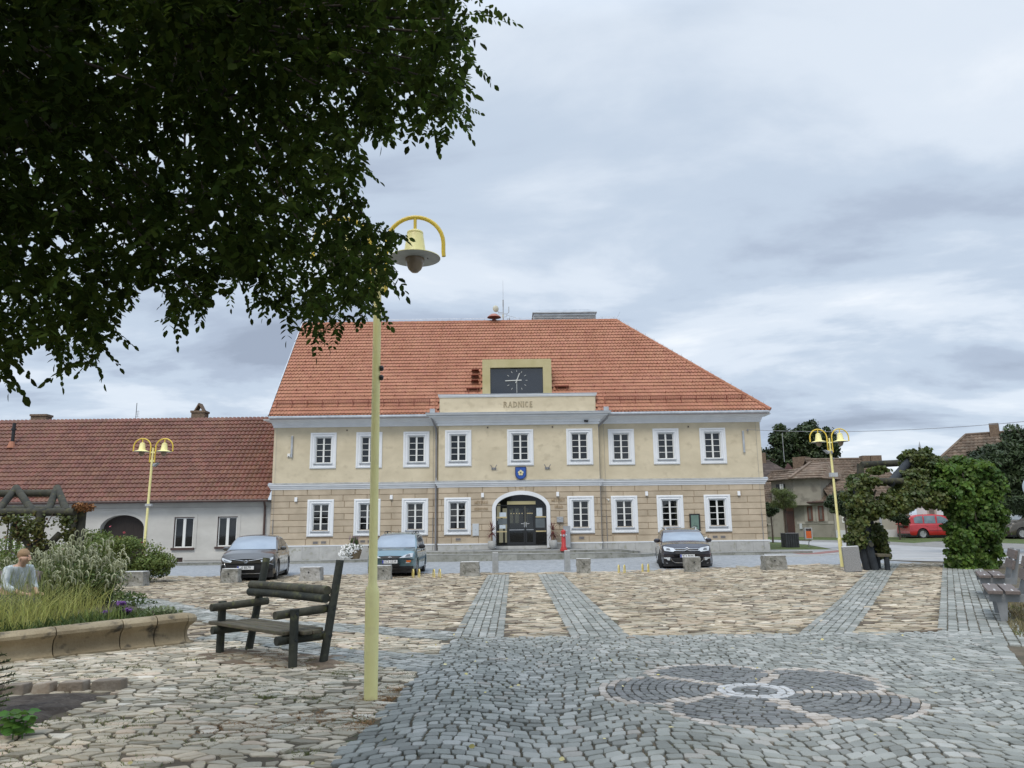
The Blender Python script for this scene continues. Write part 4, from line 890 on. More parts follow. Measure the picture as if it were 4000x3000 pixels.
for px_, s_ in ((1689, 1), (2368, -1)):
    hd = MB(); p = at(px_, 1612, 39.35); hd.box(p.x - 0.13, p.x + 0.13, EY - 0.1, EY + 0.3, EZ - 0.02, EZ + 0.36); hd.build('rain_hopper', m_zinc, **HB)
# lightning rods on the wall, wall vents
for px_, a, b in ((1060 + 8, 2090, 1700), (1691, 2090, 1990), (2369, 2080, 1990), (2975, 2070, 1700)):
    lr = MB(); x = xx(px_, 2000, YF - 0.05); lr.cyl((x, YF - 0.06, 0.4), (x, YF - 0.06, 2.2), 0.018, n=6); lr.cyl((x, YF - 0.05, 2.2), (x, YF - 0.05, Z_E0), 0.006, n=4); lr.build('earthing_rod', m_pipe, **HB)
for i, px_, py in ((0, 1232, 2120), (0, 1264, 2119), (0, 1417, 2115), (0, 1446, 2115), (3, 1790, 2107), (5, 2272, 2101), (6, 2793, 2097), (6, 2824, 2097)):
    vn = MB(); vf = MB(); y = wy(i) - PRO; x = xx(px_, py, y); z = at(px_, py, y).z; vf.box(x - 0.16, x + 0.16, y - 0.02, y + 0.01, z - 0.09, z + 0.09); vn.box(x - 0.125, x + 0.125, y - 0.024, y, z - 0.06, z + 0.06); q = vf.build('vent_frame', m_lo, **HB); vn.build('vent_grille', mat('vent_slate', (0.13, 0.12, 0.12), (0.2, 0.19, 0.19), 0.6, 12), q, world=True)
# ------------------------------------------------------------------ things fixed on or standing by the town hall
m_lampw = mat('white_metal', (0.78, 0.79, 0.80), None, 0.35)
m_grey = mat('grey_box', (0.30, 0.32, 0.34), (0.36, 0.38, 0.40), 0.5, 4)
m_redp = mat('red_paint', (0.42, 0.03, 0.03), (0.5, 0.05, 0.045), 0.4, 6)
wl_lab = ['near the left end, over the first ground floor window', 'over the gap before the third ground floor window', 'over the library lettering left of the entrance arch', 'over the lettering right of the entrance arch', 'above and between the two windows left of the info screen', 'at the right end above the last ground floor window']
lamp0 = None
for i, (px, py, y) in enumerate(((1157, 1951, YF), (1529, 1942, YF), (1885, 1934, YR), (2178, 1930, YR), (2525, 1928, YF), (2885, 1927, YF))):
    p = at(px, py, y - PRO)
    if lamp0 is None:
        lamp0 = thing('wall_lamp', 'small white wall lamp ' + wl_lab[i], 'wall lamp', tuple(p), 0, 'small white box lamps along the ground floor')
        q = MB(); q.hexa([(-.07, -.10, -.11), (.07, -.10, -.11), (.07, 0, -.11), (-.07, 0, -.11), (-.07, -.07, .11), (.07, -.07, .11), (.07, 0, .11), (-.07, 0, .11)]); q.build('lamp_body', m_lampw, lamp0, bevel=0.008)
        q = MB(); q.box(-.055, .055, -.092, -.02, -.118, -.111); q.build('diffuser', m_sash, lamp0)
    else: dup(lamp0, tuple(p), label='small white wall lamp ' + wl_lab[i])
def simple(name, label, cat, loc, parts, group=None, rz=0.0):
    t = thing(name, label, cat, tuple(loc), rz, group)
    for nm, mb, m, kw in parts: mb.build(nm, m, t, **kw)
    return t
def BX(*a): q = MB(); q.box(*a); return q
# coat of arms
p = at(2034, 1848, YR)
sh = MB(); pts = [(-0.27, 0.30), (0.27, 0.30), (0.27, -0.06)] + [(0.27 * math.cos(t), -0.06 - 0.25 * math.sin(t)) for t in np.linspace(0.15, PI - 0.15, 14)] + [(-0.27, -0.06)]
sh.prism(pts, -0.03, -0.07)
bd = MB()
for a, b in zip(pts, pts[1:] + pts[:1]): bd.bar((a[0], -0.06, a[1]), (b[0], -0.06, b[1]), 0.035, 0.03, up=(0, 1, 0))
rose = MB()
for k in range(5):
    a = R_(90 + 72 * k); c = (0.085 * math.cos(a), 0.01 + 0.085 * math.sin(a)); rose.prism([(c[0] + 0.062 * math.cos(t), c[1] + 0.062 * math.sin(t)) for t in np.linspace(0, 2 * PI, 12, False)], -0.07, -0.095)
    a += R_(36); rose.prism([(0.10 * math.cos(a + d) * s, 0.01 + 0.10 * math.sin(a + d) * s) for d, s in ((-0.25, 0.6), (0.25, 0.6), (0, 1.25))], -0.07, -0.085)
ct = MB(); ct.lathe((0, -0.1, 0.01), [(0, 0), (0.035, 0.0), (0.035, 0.02), (0, 0.02)], 10, axis='y')
simple('coat_of_arms', 'blue shield with golden five-petalled rose over the entrance', 'coat of arms', p, [('shield', sh, mat('heraldic_blue', (0.02, 0.075, 0.32), (0.03, 0.10, 0.38), 0.4, 5), {}), ('shield_rim', bd, mat('navy', (0.012, 0.03, 0.12), None, 0.5), {}), ('rose', rose, mat('rose_gold', (0.80, 0.66, 0.28), (0.9, 0.85, 0.6), 0.35, 12, metal=0.3), {}), ('rose_centre', ct, m_dark, {})])
# flag holders
fh = None
for px, py, s in ((1929, 1828, 'left'), (2138, 1826, 'right')):
    q = MB(); q.box(-.12, .12, -.05, 0, -.09, .02); q2 = MB(); q2.cyl((-.05, -.06, -.04), (-.16, -.20, .14), 0.018); q2.cyl((.05, -.06, -.04), (.16, -.20, .14), 0.018)
    simple('flag_holder', 'grey wall bracket with two tubes for flags, %s of the blue coat of arms' % s, 'flag holder', at(px, py, YR), [('bracket_plate', q, m_pipe, {}), ('flag_socket', q2, m_pipe, {})], 'flag brackets')
# bird-proof light bars
for px, y0, y1, s in ((1141.5, 1703, 1788, 'left'), (2903, 1683, 1768, 'right')):
    p = at(px, (y0 + y1) / 2, YF); h = abs(at(px, y0, YF).z - at(px, y1, YF).z) / 2
    simple('light_bar', 'long upright grey light bar near the %s end of the upper wall' % s, 'wall light', p, [('bar_housing', BX(-.05, .05, -.10, -.03, -h, h), m_zinc, {'bevel': 0.01}), ('bar_bracket', BX(-.03, .03, -.03, 0.0, -h * .6, h * .6), m_grey, {})], 'upright light bars')
simple('alarm_box', 'small pale alarm box left of the upright light bar', 'alarm box', at(1129, 1780, YF), [('box_body', BX(-.07, .07, -.07, 0, -.08, .10), m_sash, {'bevel': 0.01}), ('box_opening', BX(-.035, .035, -.074, -.069, -.075, -.03), m_dark, {})])
q = MB(); q.lathe((0, -.06, 0), [(0, -.04), (.045, -.04), (.05, 0), (.05, .05), (0, .05)], 12, axis='y'); q2 = MB(); q2.bar((-.09, -.03, .05), (.02, -.05, .02), .03, .03)
simple('security_camera', 'small white security camera right of the right hand downpipe at ground floor', 'camera', at(2376, 1952, YF), [('camera_body', q, m_sash, {}), ('camera_arm', q2, m_sash, {})])
q = MB(); q.cyl((-.12, -.12, 0), (.08, -.16, -.03), .055); q2 = MB(); q2.box(-.05, .05, -.1, 0, -.02, .06)
simple('security_camera', 'dark camera under the main cornice at its right end', 'camera', at(2290, 1645, YR), [('camera_body', q, m_dark, {}), ('camera_arm', q2, m_grey, {})])
for px, py, y, w in ((1356, 1681, YF, 'left wing'), (1905, 1670, YR, 'centre, left of the middle window'), (2158, 1668, YR, 'centre, right of the middle window'), (2688, 1667, YF, 'right wing')):
    simple('bird_box_hole', 'tiny square vent under the cornice, ' + w, 'vent', at(px, py, y), [('vent_sleeve', BX(-.045, .045, -.03, 0, -.05, .05), m_lo, {}), ('vent_mouth', BX(-.028, .028, -.034, -.029, -.035, .03), m_dark, {})], 'tiny vents under the eaves')
# info screen
p = at(2713, 2041, YF - PRO); hw, hh = .262, .44
scr = BX(-hw, hw, -.14, -.0, -hh, hh); gl = BX(-hw + .06, hw - .075, -.145, -.138, -hh + .09, hh - .07); ft = BX(-hw + .01, hw + .01, -.16, .0, -hh - .085, -hh - .005)
t = simple('info_screen', 'black framed information screen with green display between the two right ground floor windows', 'display', p, [('screen_housing', scr, m_dark, {'bevel': 0.008}), ('display_glass', gl, mat('green_display', (0.13, 0.20, 0.17), (0.17, 0.25, 0.21), 0.25, 1.5), {}), ('screen_foot', ft, m_lampw, {'bevel': 0.01})])
q = MB()
for z, w in ((-.02, .01), (-.05, .02), (-.155, .10), (-.20, .13), (-.215, .13)): q.box(-w - .01, w - .01, -.150, -.146, z, z + .012)
q.build('display_text', mat('display_ink', (0.04, 0.07, 0.06), None, 0.5), t)
# mailbox
q = MB(); q.box(-.16, .16, -.13, 0, -.14, .10); q.hexa([(-.17, -.145, .085), (.17, -.145, .085), (.17, 0, .105), (-.17, 0, .105), (-.17, -.14, .10), (.17, -.14, .10), (.17, 0, .135), (-.17, 0, .135)])
q2 = MB(); q2.tube([(-.035, -.15, .05), (0, -.152, .03), (.035, -.15, .05)], .009)
simple('mailbox', 'grey metal mailbox on the wall right of the arch', 'mailbox', at(2187, 2029, YR - PRO), [('box', q, m_grey, {'bevel': 0.006}), ('horn_emblem', q2, m_lampw, {})])
p = at(1858, 2069, YR - PRO); q = MB(); q.prism([(-.03, -.03), (.03, -.03), (0, .03)], -.052, -.05); 
simple('meter_cabinet', 'pale grey flush meter door left of the entrance arch', 'cabinet', p, [('cabinet_door', BX(-.16, .16, -.045, 0, -.30, .30), mat('pale_cabinet', (0.50, 0.53, 0.55), (0.55, 0.58, 0.60), 0.5, 3), {'bevel': 0.005}), ('warning_triangle', q, m_grey, {})])
PF = lambda x: 0.10 + 0.50 * cl((x - XL) / 7.2) - 0.30 * cl((x - 4) / 9)      # pavement along the facade
p = at(2214, 2100, YR - .35); zg = 0.62
simple('service_pillar', 'grey upright service cabinet between hydrant and right ground floor window', 'cabinet', (p.x, YR - .35, zg), [('pillar_body', BX(-.17, .17, -.13, .12, 0, 1.02), m_grey, {'bevel': 0.008}), ('pillar_cap', BX(-.18, .18, -.14, .13, 1.025, 1.06), m_grey, {}), ('lock', BX(-.02, .02, -.14, -.131, .84, .87), m_lampw, {})])
# hydrant
p = at(2201, 2130, 37.2); q = MB(); q.lathe((0, 0, 0), [(.17, 0), (.17, .10), (.13, .12), (.13, .18), (.105, .22), (.10, .62), (.085, .66), (.10, .70), (.10, .80), (.085, .84)], 16); q2 = MB(); q2.lathe((0, 0, .84), [(.115, 0), (.12, .04), (.105, .09), (.05, .12), (0.03, .15), (0, .15)], 16); q3 = MB(); q3.cyl((.0, -.09, .72), (.0, -.16, .72), .055); q3.cyl((-.15, 0, .72), (.15, 0, .72), .04)
simple('fire_hydrant', 'tall red fire hydrant on the steps right of the entrance', 'hydrant', (p.x, 37.0, .52), [('hydrant_body', q, m_redp, {'smooth': True}), ('hydrant_cap', q2, m_redp, {'smooth': True}), ('outlet', q3, m_zinc, {})])
# entrance platform, steps, pavement
m_step = mat('granite_kerb', (0.22, 0.22, 0.19), (0.33, 0.33, 0.30), 0.85, 2.5, rnd=0.14, bump=0.3, bscale=40, c3=(0.17, 0.17, 0.13))
m_pave = mat('pavement_setts', (0.16, 0.165, 0.165), (0.23, 0.235, 0.235), 0.85, 8, bump=0.8, bscale=18, c3=(0.11, 0.11, 0.10))
def ramp_sheet(name, yf, zf, m, x0, x1, yb=YF + 0.05, n=60, zb=None):
    mb = MB(); vs = []
    for k in range(n + 1):
        x = x0 + (x1 - x0) * k / n; f = yf(x); vs += [(x, f, zf(x) - 0.5), (x, f, zf(x)), (x, yb, (zb or zf)(x))]
    mb.add(vs, [f for k in range(n) for f in ((3 * k, 3 * k + 3, 3 * k + 4, 3 * k + 1), (3 * k + 1, 3 * k + 4, 3 * k + 5, 3 * k + 2))], 0.5)
    return setting(mb.build(name, m))
bump_ = lambda x: max(0, 1 - ((x - 0.2) / 6.6) ** 2)
lowZ = lambda x: max(H(x, 38) + .13, 0.13 + 0.27 * min(1, bump_(x) * 2.2)) if True else 0
lowY = lambda x: 38.35 - 1.75 * bump_(x) ** 0.6 - (0.5 if x > 8 else 0.0)
topZ = lambda x: lowZ(x) + 0.135; topY = lambda x: 38.0 - 1.05 * max(0, 1 - ((x - 0.2) / 5.6) ** 2) ** 0.6
ramp_sheet('pavement', lowY, lowZ, m_pave, XL - 22, XR + 1.4, n=140)
ramp_sheet('entrance_platform', topY, topZ, m_pave, 0.2 - 5.9, 0.2 + 5.9, zb=lambda x: max(topZ(x), ZD - 0.15 if abs(x - AX) < 3 else topZ(x)))
kb = MB(); nb = MB()
for yf, zf, x0, x1 in ((lowY, lowZ, XL - 22, XR + 1.4), (topY, topZ, 0.2 - 5.85, 0.2 + 5.85)):
    x = x0
    while x < x1 - .1:
        l = min(random.uniform(1.0, 1.5), x1 - x); n = 4
        for k in range(n):
            a, b = x + l * k / n + (0.004 if k == 0 else 0), x + l * (k + 1) / n - (0.004 if k == n - 1 else 0)
            kb.hexa([(a, yf(a) - .03, zf(a) - .5), (b, yf(b) - .03, zf(b) - .5), (b, yf(b) + .25, zf(b) - .5), (a, yf(a) + .25, zf(a) - .5), (a, yf(a) - .03, zf(a) + .012), (b, yf(b) - .03, zf(b) + .012), (b, yf(b) + .25, zf(b) + .012), (a, yf(a) + .25, zf(a) + .012)], r=(x * 7.7) % 1)
        for k in range(n): a, b = x + l * k / n + (0.006 if k == 0 else 0), x + l * (k + 1) / n - (0.006 if k == n - 1 else 0); nb.hexa([(a, yf(a) - .045, zf(a) + .014), (b, yf(b) - .045, zf(b) + .014), (b, yf(b) + .24, zf(b) + .014), (a, yf(a) + .24, zf(a) + .014), (a, yf(a) - .045, zf(a) + .036), (b, yf(b) - .045, zf(b) + .036), (b, yf(b) + .24, zf(b) + .036), (a, yf(a) + .24, zf(a) + .036)], r=(x * 5.3) % 1)
        x += l
setting(kb.build('kerb_steps', m_step)); setting(nb.build('kerb_nosing', mat('pale_nosing', (0.36, 0.36, 0.34), (0.47, 0.47, 0.45), .8, 4, rnd=.12)))
sheet('corner_pavement', G2((2985, 2152), (3232, 2151), (3262, 2149), (3300, 2160), (3298, 2166), (3200, 2171), (3060, 2176), (2985, 2178)), 0.06, mat('corner_setts', (0.27, 0.275, 0.28), (0.36, 0.365, 0.365), 0.85, 8, bump=0.6, bscale=18))
sheet('red_paving_band', G2((3012, 2158), (3155, 2167), (3230, 2158), (3290, 2153), (3296, 2160), (3200, 2170), (3140, 2171)), 0.066, mat('red_paving', (0.24, 0.12, 0.11), (0.32, 0.17, 0.15), 0.85, 10, bump=0.3))
kk = MB(); pts = [gp(*q) for q in ((2985, 2179), (3060, 2177), (3200, 2172), (3298, 2166), (3306, 2158))]
for a, b in zip(pts[:-1], pts[1:]): kk.bar(a + Vector((0, 0, 0.02)), b + Vector((0, 0, 0.02)), .14, .12)
pts = [gp(*q) for q in ((3455, 2190), (3520, 2187), (3720, 2182), (3760, 2188), (4200, 2205))]
for a, b in zip(pts[:-1], pts[1:]): kk.bar(a + Vector((0, 0, 0.02)), b + Vector((0, 0, 0.02)), .14, .06)
setting(kk.build('kerb', mat('pale_kerb', (0.50, 0.50, 0.48), (0.58, 0.58, 0.56), 0.8, 3, bump=0.2)))

# foliage ------------------------------------------------------------
def leafmesh(name, centers, sizes, m, parent=None, normals=None, fold=0.25, aspect=0.5, rnd=None, droop=0.0, quads=1, dirs=None):
    """many leaf-sized faces; each leaf = two quads folded along the midrib"""
    C = np.asarray(centers, dtype=float); n = len(C); S = np.broadcast_to(np.asarray(sizes, dtype=float), (n,))[:, None]
    if dirs is None:
        d = RNG.normal(size=(n, 3)); d[:, 2] -= droop; d /= np.linalg.norm(d, axis=1)[:, None]
    else: d = np.asarray(dirs)
    if normals is None: up = RNG.normal(size=(n, 3)) * 0.55 + np.array([0, 0, 1.0])
    else: up = np.asarray(normals) + RNG.normal(size=(n, 3)) * 0.35
    s = np.cross(d, up); s /= (np.linalg.norm(s, axis=1)[:, None] + 1e-9); u = np.cross(s, d)
    b = C - d * S * 0.5; t = C + d * S * 0.5; w = S * aspect * 0.5
    l1 = C - d * S * 0.18 + s * w + u * w * fold; l2 = C + d * S * 0.2 + s * w * 0.85 + u * w * fold; r1 = C - d * S * 0.18 - s * w + u * w * fold; r2 = C + d * S * 0.2 - s * w * 0.85 + u * w * fold
    V = np.stack([b, l1, l2, t, r2, r1], axis=1).reshape(-1, 3); i = np.arange(n)[:, None] * 6
    F = np.concatenate([i + np.array([0, 1, 2, 3]), i + np.array([0, 3, 4, 5])], axis=1).reshape(-1, 4)
    r = RNG.random(n) if rnd is None else np.asarray(rnd); return npmesh(name, V, F, m, np.repeat(r, 2), parent)
def blob_points(blobs, n, shell=0.45):
    """points in a union of ellipsoids (cx,cy,cz,rx,ry,rz[,weight]), denser towards the surface"""
    w = np.array([(b[3] * b[4] * b[5]) ** 0.75 * (b[6] if len(b) > 6 else 1) for b in blobs]); w /= w.sum(); k = RNG.choice(len(blobs), n, p=w); B = np.array([b[:6] for b in blobs])[k]
    d = RNG.normal(size=(n, 3)); d /= np.linalg.norm(d, axis=1)[:, None]; r = (shell + (1 - shell) * RNG.random(n)) ** 0.7; r = r * (1 + 0.10 * RNG.normal(size=n))
    return B[:, :3] + d * B[:, 3:6] * r[:, None], d
def clumpy(blob, n_sub, rs, seed=0):
    rg = np.random.default_rng(seed); out = []
    for b in blob:
        for k in range(n_sub):
            d = rg.normal(size=3); d /= np.linalg.norm(d); q = rg.uniform(0.5, 0.95); s = rg.uniform(0.7, 1.3) * rs
            out.append((b[0] + d[0] * b[3] * q, b[1] + d[1] * b[4] * q, b[2] + d[2] * b[5] * q, b[3] * s, b[4] * s, b[5] * s * 0.85))
    return out
def fol(name, c1, c2, ramp=None, trans=0.25, rough=0.55, rnd=0.35, hue=0.02): return mat(name, c1, c2, rough, 3.0, rnd=rnd, trans=trans, spec=0.35, hue=hue)
m_bark = mat('bark', (0.05, 0.04, 0.03), (0.11, 0.09, 0.07), 0.95, 6, bump=0.8, bscale=20, stretch=(3, 3, 0.6))
def tree(name, label, base, trunk_h, blobs, nleaf, lsize, m, tr=0.15, nsub=9, rs=0.42, seed=1, group=None, aspect=0.6, droop=0.3, limbs=True, core=None, cat='tree'):
    t = thing(name, label, cat, tuple(base), 0, group); q = MB()
    zc_ = sum(b[2] for b in blobs) / len(blobs); q.tube([(0, 0, -0.1), (0.02, 0, trunk_h * 0.5), (0, 0.02, trunk_h), (0, 0, zc_)], [tr * 1.25, tr, tr * 0.8, tr * 0.4], 8)
    if limbs:
        rg = random.Random(seed)
        for b in blobs:
            for k in range(5):
                e = Vector((b[0] + b[3] * rg.uniform(-.75, .75), b[1] + b[4] * rg.uniform(-.75, .75), b[2] + b[5] * rg.uniform(-.3, .8))); s = Vector((0, 0, trunk_h * rg.uniform(0.8, 1.1))); mpt = (s + e) / 2 + Vector((0, 0, 0.1 * e.length)); q.tube([s, mpt, e], [tr * 0.45, tr * 0.28, tr * 0.08], 6)
    q.build('trunk', m_bark, t, smooth=True)
    bl = [tuple(b[:3]) + tuple(r * 0.8 for r in b[3:6]) + (0.6,) for b in blobs] + [b + (1.0,) for b in clumpy(blobs, nsub, rs, seed)]
    P, d = blob_points(bl, nleaf); sz = lsize * RNG.uniform(0.7, 1.3, nleaf)
    leafmesh('crown', P, sz, m, t, normals=d * 0.6 + np.array([0, 0, .7]), aspect=aspect, droop=droop)
    return t

# flower tubs and pots at the facade
m_pot = mat('pale_pot', (0.42, 0.42, 0.40), (0.50, 0.50, 0.48), 0.6, 4)
m_cord = mat('dark_red_blade', (0.10, 0.022, 0.025), (0.17, 0.05, 0.045), 0.45, 4, rnd=0.3)
for px, s, yy in ((1922, 'left', YR - .55), (2161, 'right', YR - .5)):
    p = at(px, 2110, yy); x = p.x
    t = thing('potted_cordyline', 'spiky dark red plant in a pale grey pot %s of the entrance' % s, 'potted plant', (x, yy, 0.60), 0, 'pair of spiky red plants flanking the entrance')
    q = MB(); q.lathe((0, 0, 0), [(.12, 0), (.17, .06), (.215, .22), (.20, .36), (.185, .40), (.17, .39), (.17, .34), (0, .34)], 18); q.build('pot', m_pot, t, smooth=True)
    q = MB(); q.cyl((0, 0, .32), (0, 0, .85), .035, .028); q.build('stem', mat('cordyline_stem', (0.28, 0.17, 0.09), None, 0.9), t)
    vs = []; fs = []; rr = []
    for k in range(75):
        a = random.uniform(0, 2 * PI); el = random.choice([random.uniform(-.9, .2), random.uniform(.1, 1.45)]); ln = random.uniform(.36, .58); dr = Vector((math.cos(a) * math.cos(el), math.sin(a) * math.cos(el), math.sin(el))); sd_ = dr.cross(Vector((0, 0, 1))).normalized() * .016; b = Vector((0, 0, .84 + .08 * el)); m_ = b + dr * ln * .55; e = b + dr * ln + Vector((0, 0, -.07 if el < .9 else 0))
        o = len(vs); vs += [b - sd_ * .7, b + sd_ * .7, m_ + sd_, m_ - sd_, e]; fs += [(o, o + 1, o + 2, o + 3), (o + 3, o + 2, o + 4)]
    q = MB(); q.add(vs, fs); q.r = [random.random() for _ in q.f]; q.build('leaves', m_cord, t)
m_white = mat('white_petal', (0.80, 0.80, 0.78), (0.88, 0.88, 0.86), 0.7, 8, trans=0.15)
m_g1 = fol('bedding_green', (0.05, 0.085, 0.025), (0.09, 0.13, 0.04))
m_purp = mat('purple_petal', (0.22, 0.10, 0.32), (0.33, 0.16, 0.42), 0.7, 8, rnd=0.3, trans=0.2)
m_mauve = mat('mauve_spike', (0.20, 0.14, 0.17), (0.30, 0.22, 0.25), 0.8, 8, rnd=0.3)
def tub(px, py, yy, lab, full):
    p = at(px, py, yy); z = lowZ(p.x)
    t = thing('flower_tub', lab, 'flower tub', (p.x, yy, z)); q = MB(); q.lathe((0.12, 0, 0), [(.20, 0), (.30, .34), (.33, .48), (.30, .50), (.28, .44), (0, .44)], 14); q.build('tub', mat('brown_tub', (0.14, 0.10, 0.055), (0.2, 0.15, 0.09), 0.8, 5), t)
    P, d = blob_points([(-.05, -.12, .55, .42, .34, .24), (-.25, -.2, .32, .32, .26, .26), (.25, -.05, .60, .25, .25, .2)], 900); leafmesh('foliage', P, 0.06, m_g1, t)
    P, d = blob_points([(-.08, -.2, .52, .42, .32, .24), (-.30, -.22, .28, .34, .26, .24), (.28, -.1, .58, .22, .22, .16)], 420, shell=0.9); leafmesh('white_flowers', P, 0.085, m_white, t, aspect=1.0, normals=d + np.array([0, -1.0, 0]))['kind'] = 'stuff'
    if full:
        P, d = blob_points([(.05, 0, .85, .22, .2, .26)], 420); leafmesh('tall_foliage', P, 0.09, m_g1, t, aspect=0.3, droop=-1)
        q = MB()
        for k in range(26): x, y, h = random.uniform(-.24, .32), random.uniform(-.2, .2), random.uniform(.92, 1.22); q.cyl((x, y, h - .22), (x + (x * .1), y, h), .022, .008, n=5)
        q.build('flower_spikes', m_mauve, t)['kind'] = 'stuff'
tub(1378, 2170, 38.75, 'flower tub with white petunias and mauve spikes on the pavement behind the yellow lamp post', True)
tub(2730, 2140, 38.6, 'white flowers in a tub mostly hidden behind the black estate car', False)

# ------------------------------------------------------------------ low house on the left
m_pan = mat('brown_red_pantile', (0.155, 0.066, 0.042), (0.205, 0.09, 0.058), 0.6, 1.0, rnd=0.16, bump=0.15, bscale=20, hue=0.01)
m_hw = mat('grey_render', (0.50, 0.485, 0.45), (0.60, 0.585, 0.545), 0.9, 0.7, bump=0.2, bscale=30, stretch=(1, 1, 1.6))
m_brownp = mat('brown_paint', (0.06, 0.035, 0.03), (0.09, 0.05, 0.04), 0.5, 5)
YL = 40.15
lh = thing('low_house', 'long single storey grey house with dark red pantile roof left of the town hall', 'house', (-20, YL, 0)); LB = dict(parent=lh, world=True)
LX0, LX1 = -38.0, XL - 0.04; LZE = at(700, 1957, YL).z; LRY = 44.7; LRZ = at(600, 1637, LRY).z
xw = lambda px, py=2080: at(px, py, YL).x; zw = lambda py, px: at(px, py, YL).z
wins = []
for (a, b, t0, t1) in ((681, 755, 2022, 2139), (851, 924, 2020, 2134), (30, 87, 2040, 2150)): wins.append((xw(a), xw(b), zw(t1, (a + b) / 2), zw(t0, (a + b) / 2)))
ga, gb_ = xw(390), xw(562); gz = zw(2012, 475); gs = zw(2065, 475); vx = (xw(696), xw(720), zw(2204, 708), zw(2178, 708))
mb = MB(); wall_cells(mb, LX0, LX1, -0.3, LZE, wins + [vx, (ga, gb_, -0.3, gz)], YL, 0.16)
ov = MB()   # spandrels that turn the gate opening into a segmental arch
gm, gr = (ga + gb_) / 2, (gb_ - ga) / 2
for s in (-1, 1):
    n = 12
    for k in range(n):
        t0, t1 = PI / 2 * k / n, PI / 2 * (k + 1) / n; p0 = (gm + s * gr * math.cos(t0), gs + (gz - gs) * math.sin(t0)); p1 = (gm + s * gr * math.cos(t1), gs + (gz - gs) * math.sin(t1))
        mb.add([(p0[0], YL, p0[1]), (p1[0], YL, p1[1]), (p1[0], YL, gz + .001), (p0[0], YL, gz + .001), (p0[0], YL + .35, p0[1]), (p1[0], YL + .35, p1[1])], [(0, 1, 2, 3), (0, 1, 5, 4)], .5)
mb.add([(LX0, YL, -.3), (LX0, YL + 9, -.3), (LX0, YL + 9, LZE), (LX0, YL + 4.5, LRZ - .1), (LX0, YL, LZE)], [(0, 1, 2, 3, 4)]); mb.add([(LX0, YL + 9, -.3), (LX1, YL + 9, -.3), (LX1, YL + 9, LZE), (LX0, YL + 9, LZE)], [(0, 1, 2, 3)])
mb.build('wall', m_hw, **LB)
bn = MB()
for (a, b, c, d) in wins:      # flat plaster bands round the windows
    bn.box(a - .18, a - .03, YL - .022, YL, c - .05, d + .16); bn.box(b + .03, b + .18, YL - .022, YL, c - .05, d + .16); bn.box(a - .03, b + .03, YL - .022, YL, d + .03, d + .16)
P_o = [(gm - gr - .16, -.2), (gm - gr - .16, gs)] + [(gm - (gr + .16) * math.cos(t), gs + (gz - gs + .15) * math.sin(t)) for t in np.linspace(0, PI, 21)] + [(gm + gr + .16, -.2)]
P_i = [(gm - gr, -.2), (gm - gr, gs)] + [(gm - gr * math.cos(t), gs + (gz - gs) * math.sin(t)) for t in np.linspace(0, PI, 21)] + [(gm + gr, -.2)]
for k in range(len(P_o) - 1): bn.add([(P_o[k][0], YL - .03, P_o[k][1]), (P_o[k + 1][0], YL - .03, P_o[k + 1][1]), (P_i[k + 1][0], YL - .03, P_i[k + 1][1]), (P_i[k][0], YL - .03, P_i[k][1])], [(0, 1, 2, 3)]); bn.add([(P_o[k][0], YL - .03, P_o[k][1]), (P_o[k + 1][0], YL - .03, P_o[k + 1][1]), (P_o[k + 1][0], YL, P_o[k + 1][1]), (P_o[k][0], YL, P_o[k][1])], [(0, 1, 2, 3)])
bn.box(LX0, LX1, YL - .05, YL, LZE - .42, LZE - .36); bn.box(xw(590), xw(690), YL - .02, YL, .2, 0.55) ; bn.box(xw(724), LX1, YL - .02, YL, .2, 0.55)
bn.build('plaster_band', m_hw, **LB)
q = MB(); q.box(ga - .1, gb_ + .1, YL + .35, YL + .40, -.2, gz + .1); g = q.build('gate', mat('dark_gate_wood', (0.02, 0.014, 0.012), (0.035, 0.025, 0.02), .7, 6, stretch=(6, 1, .4)), **LB)
for i, (a, b, c, d) in enumerate(wins):
    f = MB(); f.box(a, a + .05, YL + .05, YL + .12, c, d); f.box(b - .05, b, YL + .05, YL + .12, c, d); f.box(a + .05, b - .05, YL + .05, YL + .12, c, c + .05); f.box(a + .05, b - .05, YL + .05, YL + .12, d - .05, d); f.box((a + b) / 2 - .07, (a + b) / 2 + .07, YL + .045, YL + .12, c + .05, d - .05)
    w = f.build('window', m_sash, **LB)
    for s_ in (0, 1): f = MB(); x0 = a + .05 if s_ == 0 else (a + b) / 2 + .07; x1 = (a + b) / 2 - .07 if s_ == 0 else b - .05; f.box(x0, x1, YL + .09, YL + .10, c + .05, d - .05); f.build('pane', m_glass, w, world=True)
    f = MB(); f.box(a, b, YL + .14, YL + .15, c, d); f.build('net_curtain', mat('green_net', (0.05, 0.08, 0.07), (0.13, 0.17, 0.15), 0.9, 22), w, world=True)
    f = MB(); f.box(a - .10, b + .10, YL - .10, YL + .10, c - .12, c - .01); f.build('window_sill', m_brownp, w, world=True)
    f = MB(); f.box(a - .03, b + .03, YL - .01, YL + .04, d - .01, d + .03); f.box(a - .03, a + 0.0, YL - .01, YL + .05, c, d); f.build('shutter_box', m_brownp, w, world=True)
q = MB(); q.box(vx[0], vx[1], YL + .08, YL + .1, vx[2], vx[3]); q.build('cellar_hatch', m_brownp, **LB)
EYL = YL - .45; EZL = LZE - .02; lsl = math.hypot(LRY - EYL, LRZ - EZL); ld_ = Vector((0, (LRY - EYL) / lsl, (LRZ - EZL) / lsl)); ln_ = Vector((0, -ld_.z, ld_.y))
nrow = 21; cw = 0.235; sub = 6; ncol = int((LX1 - LX0) / cw) * sub; V = []; F = []; RR = []
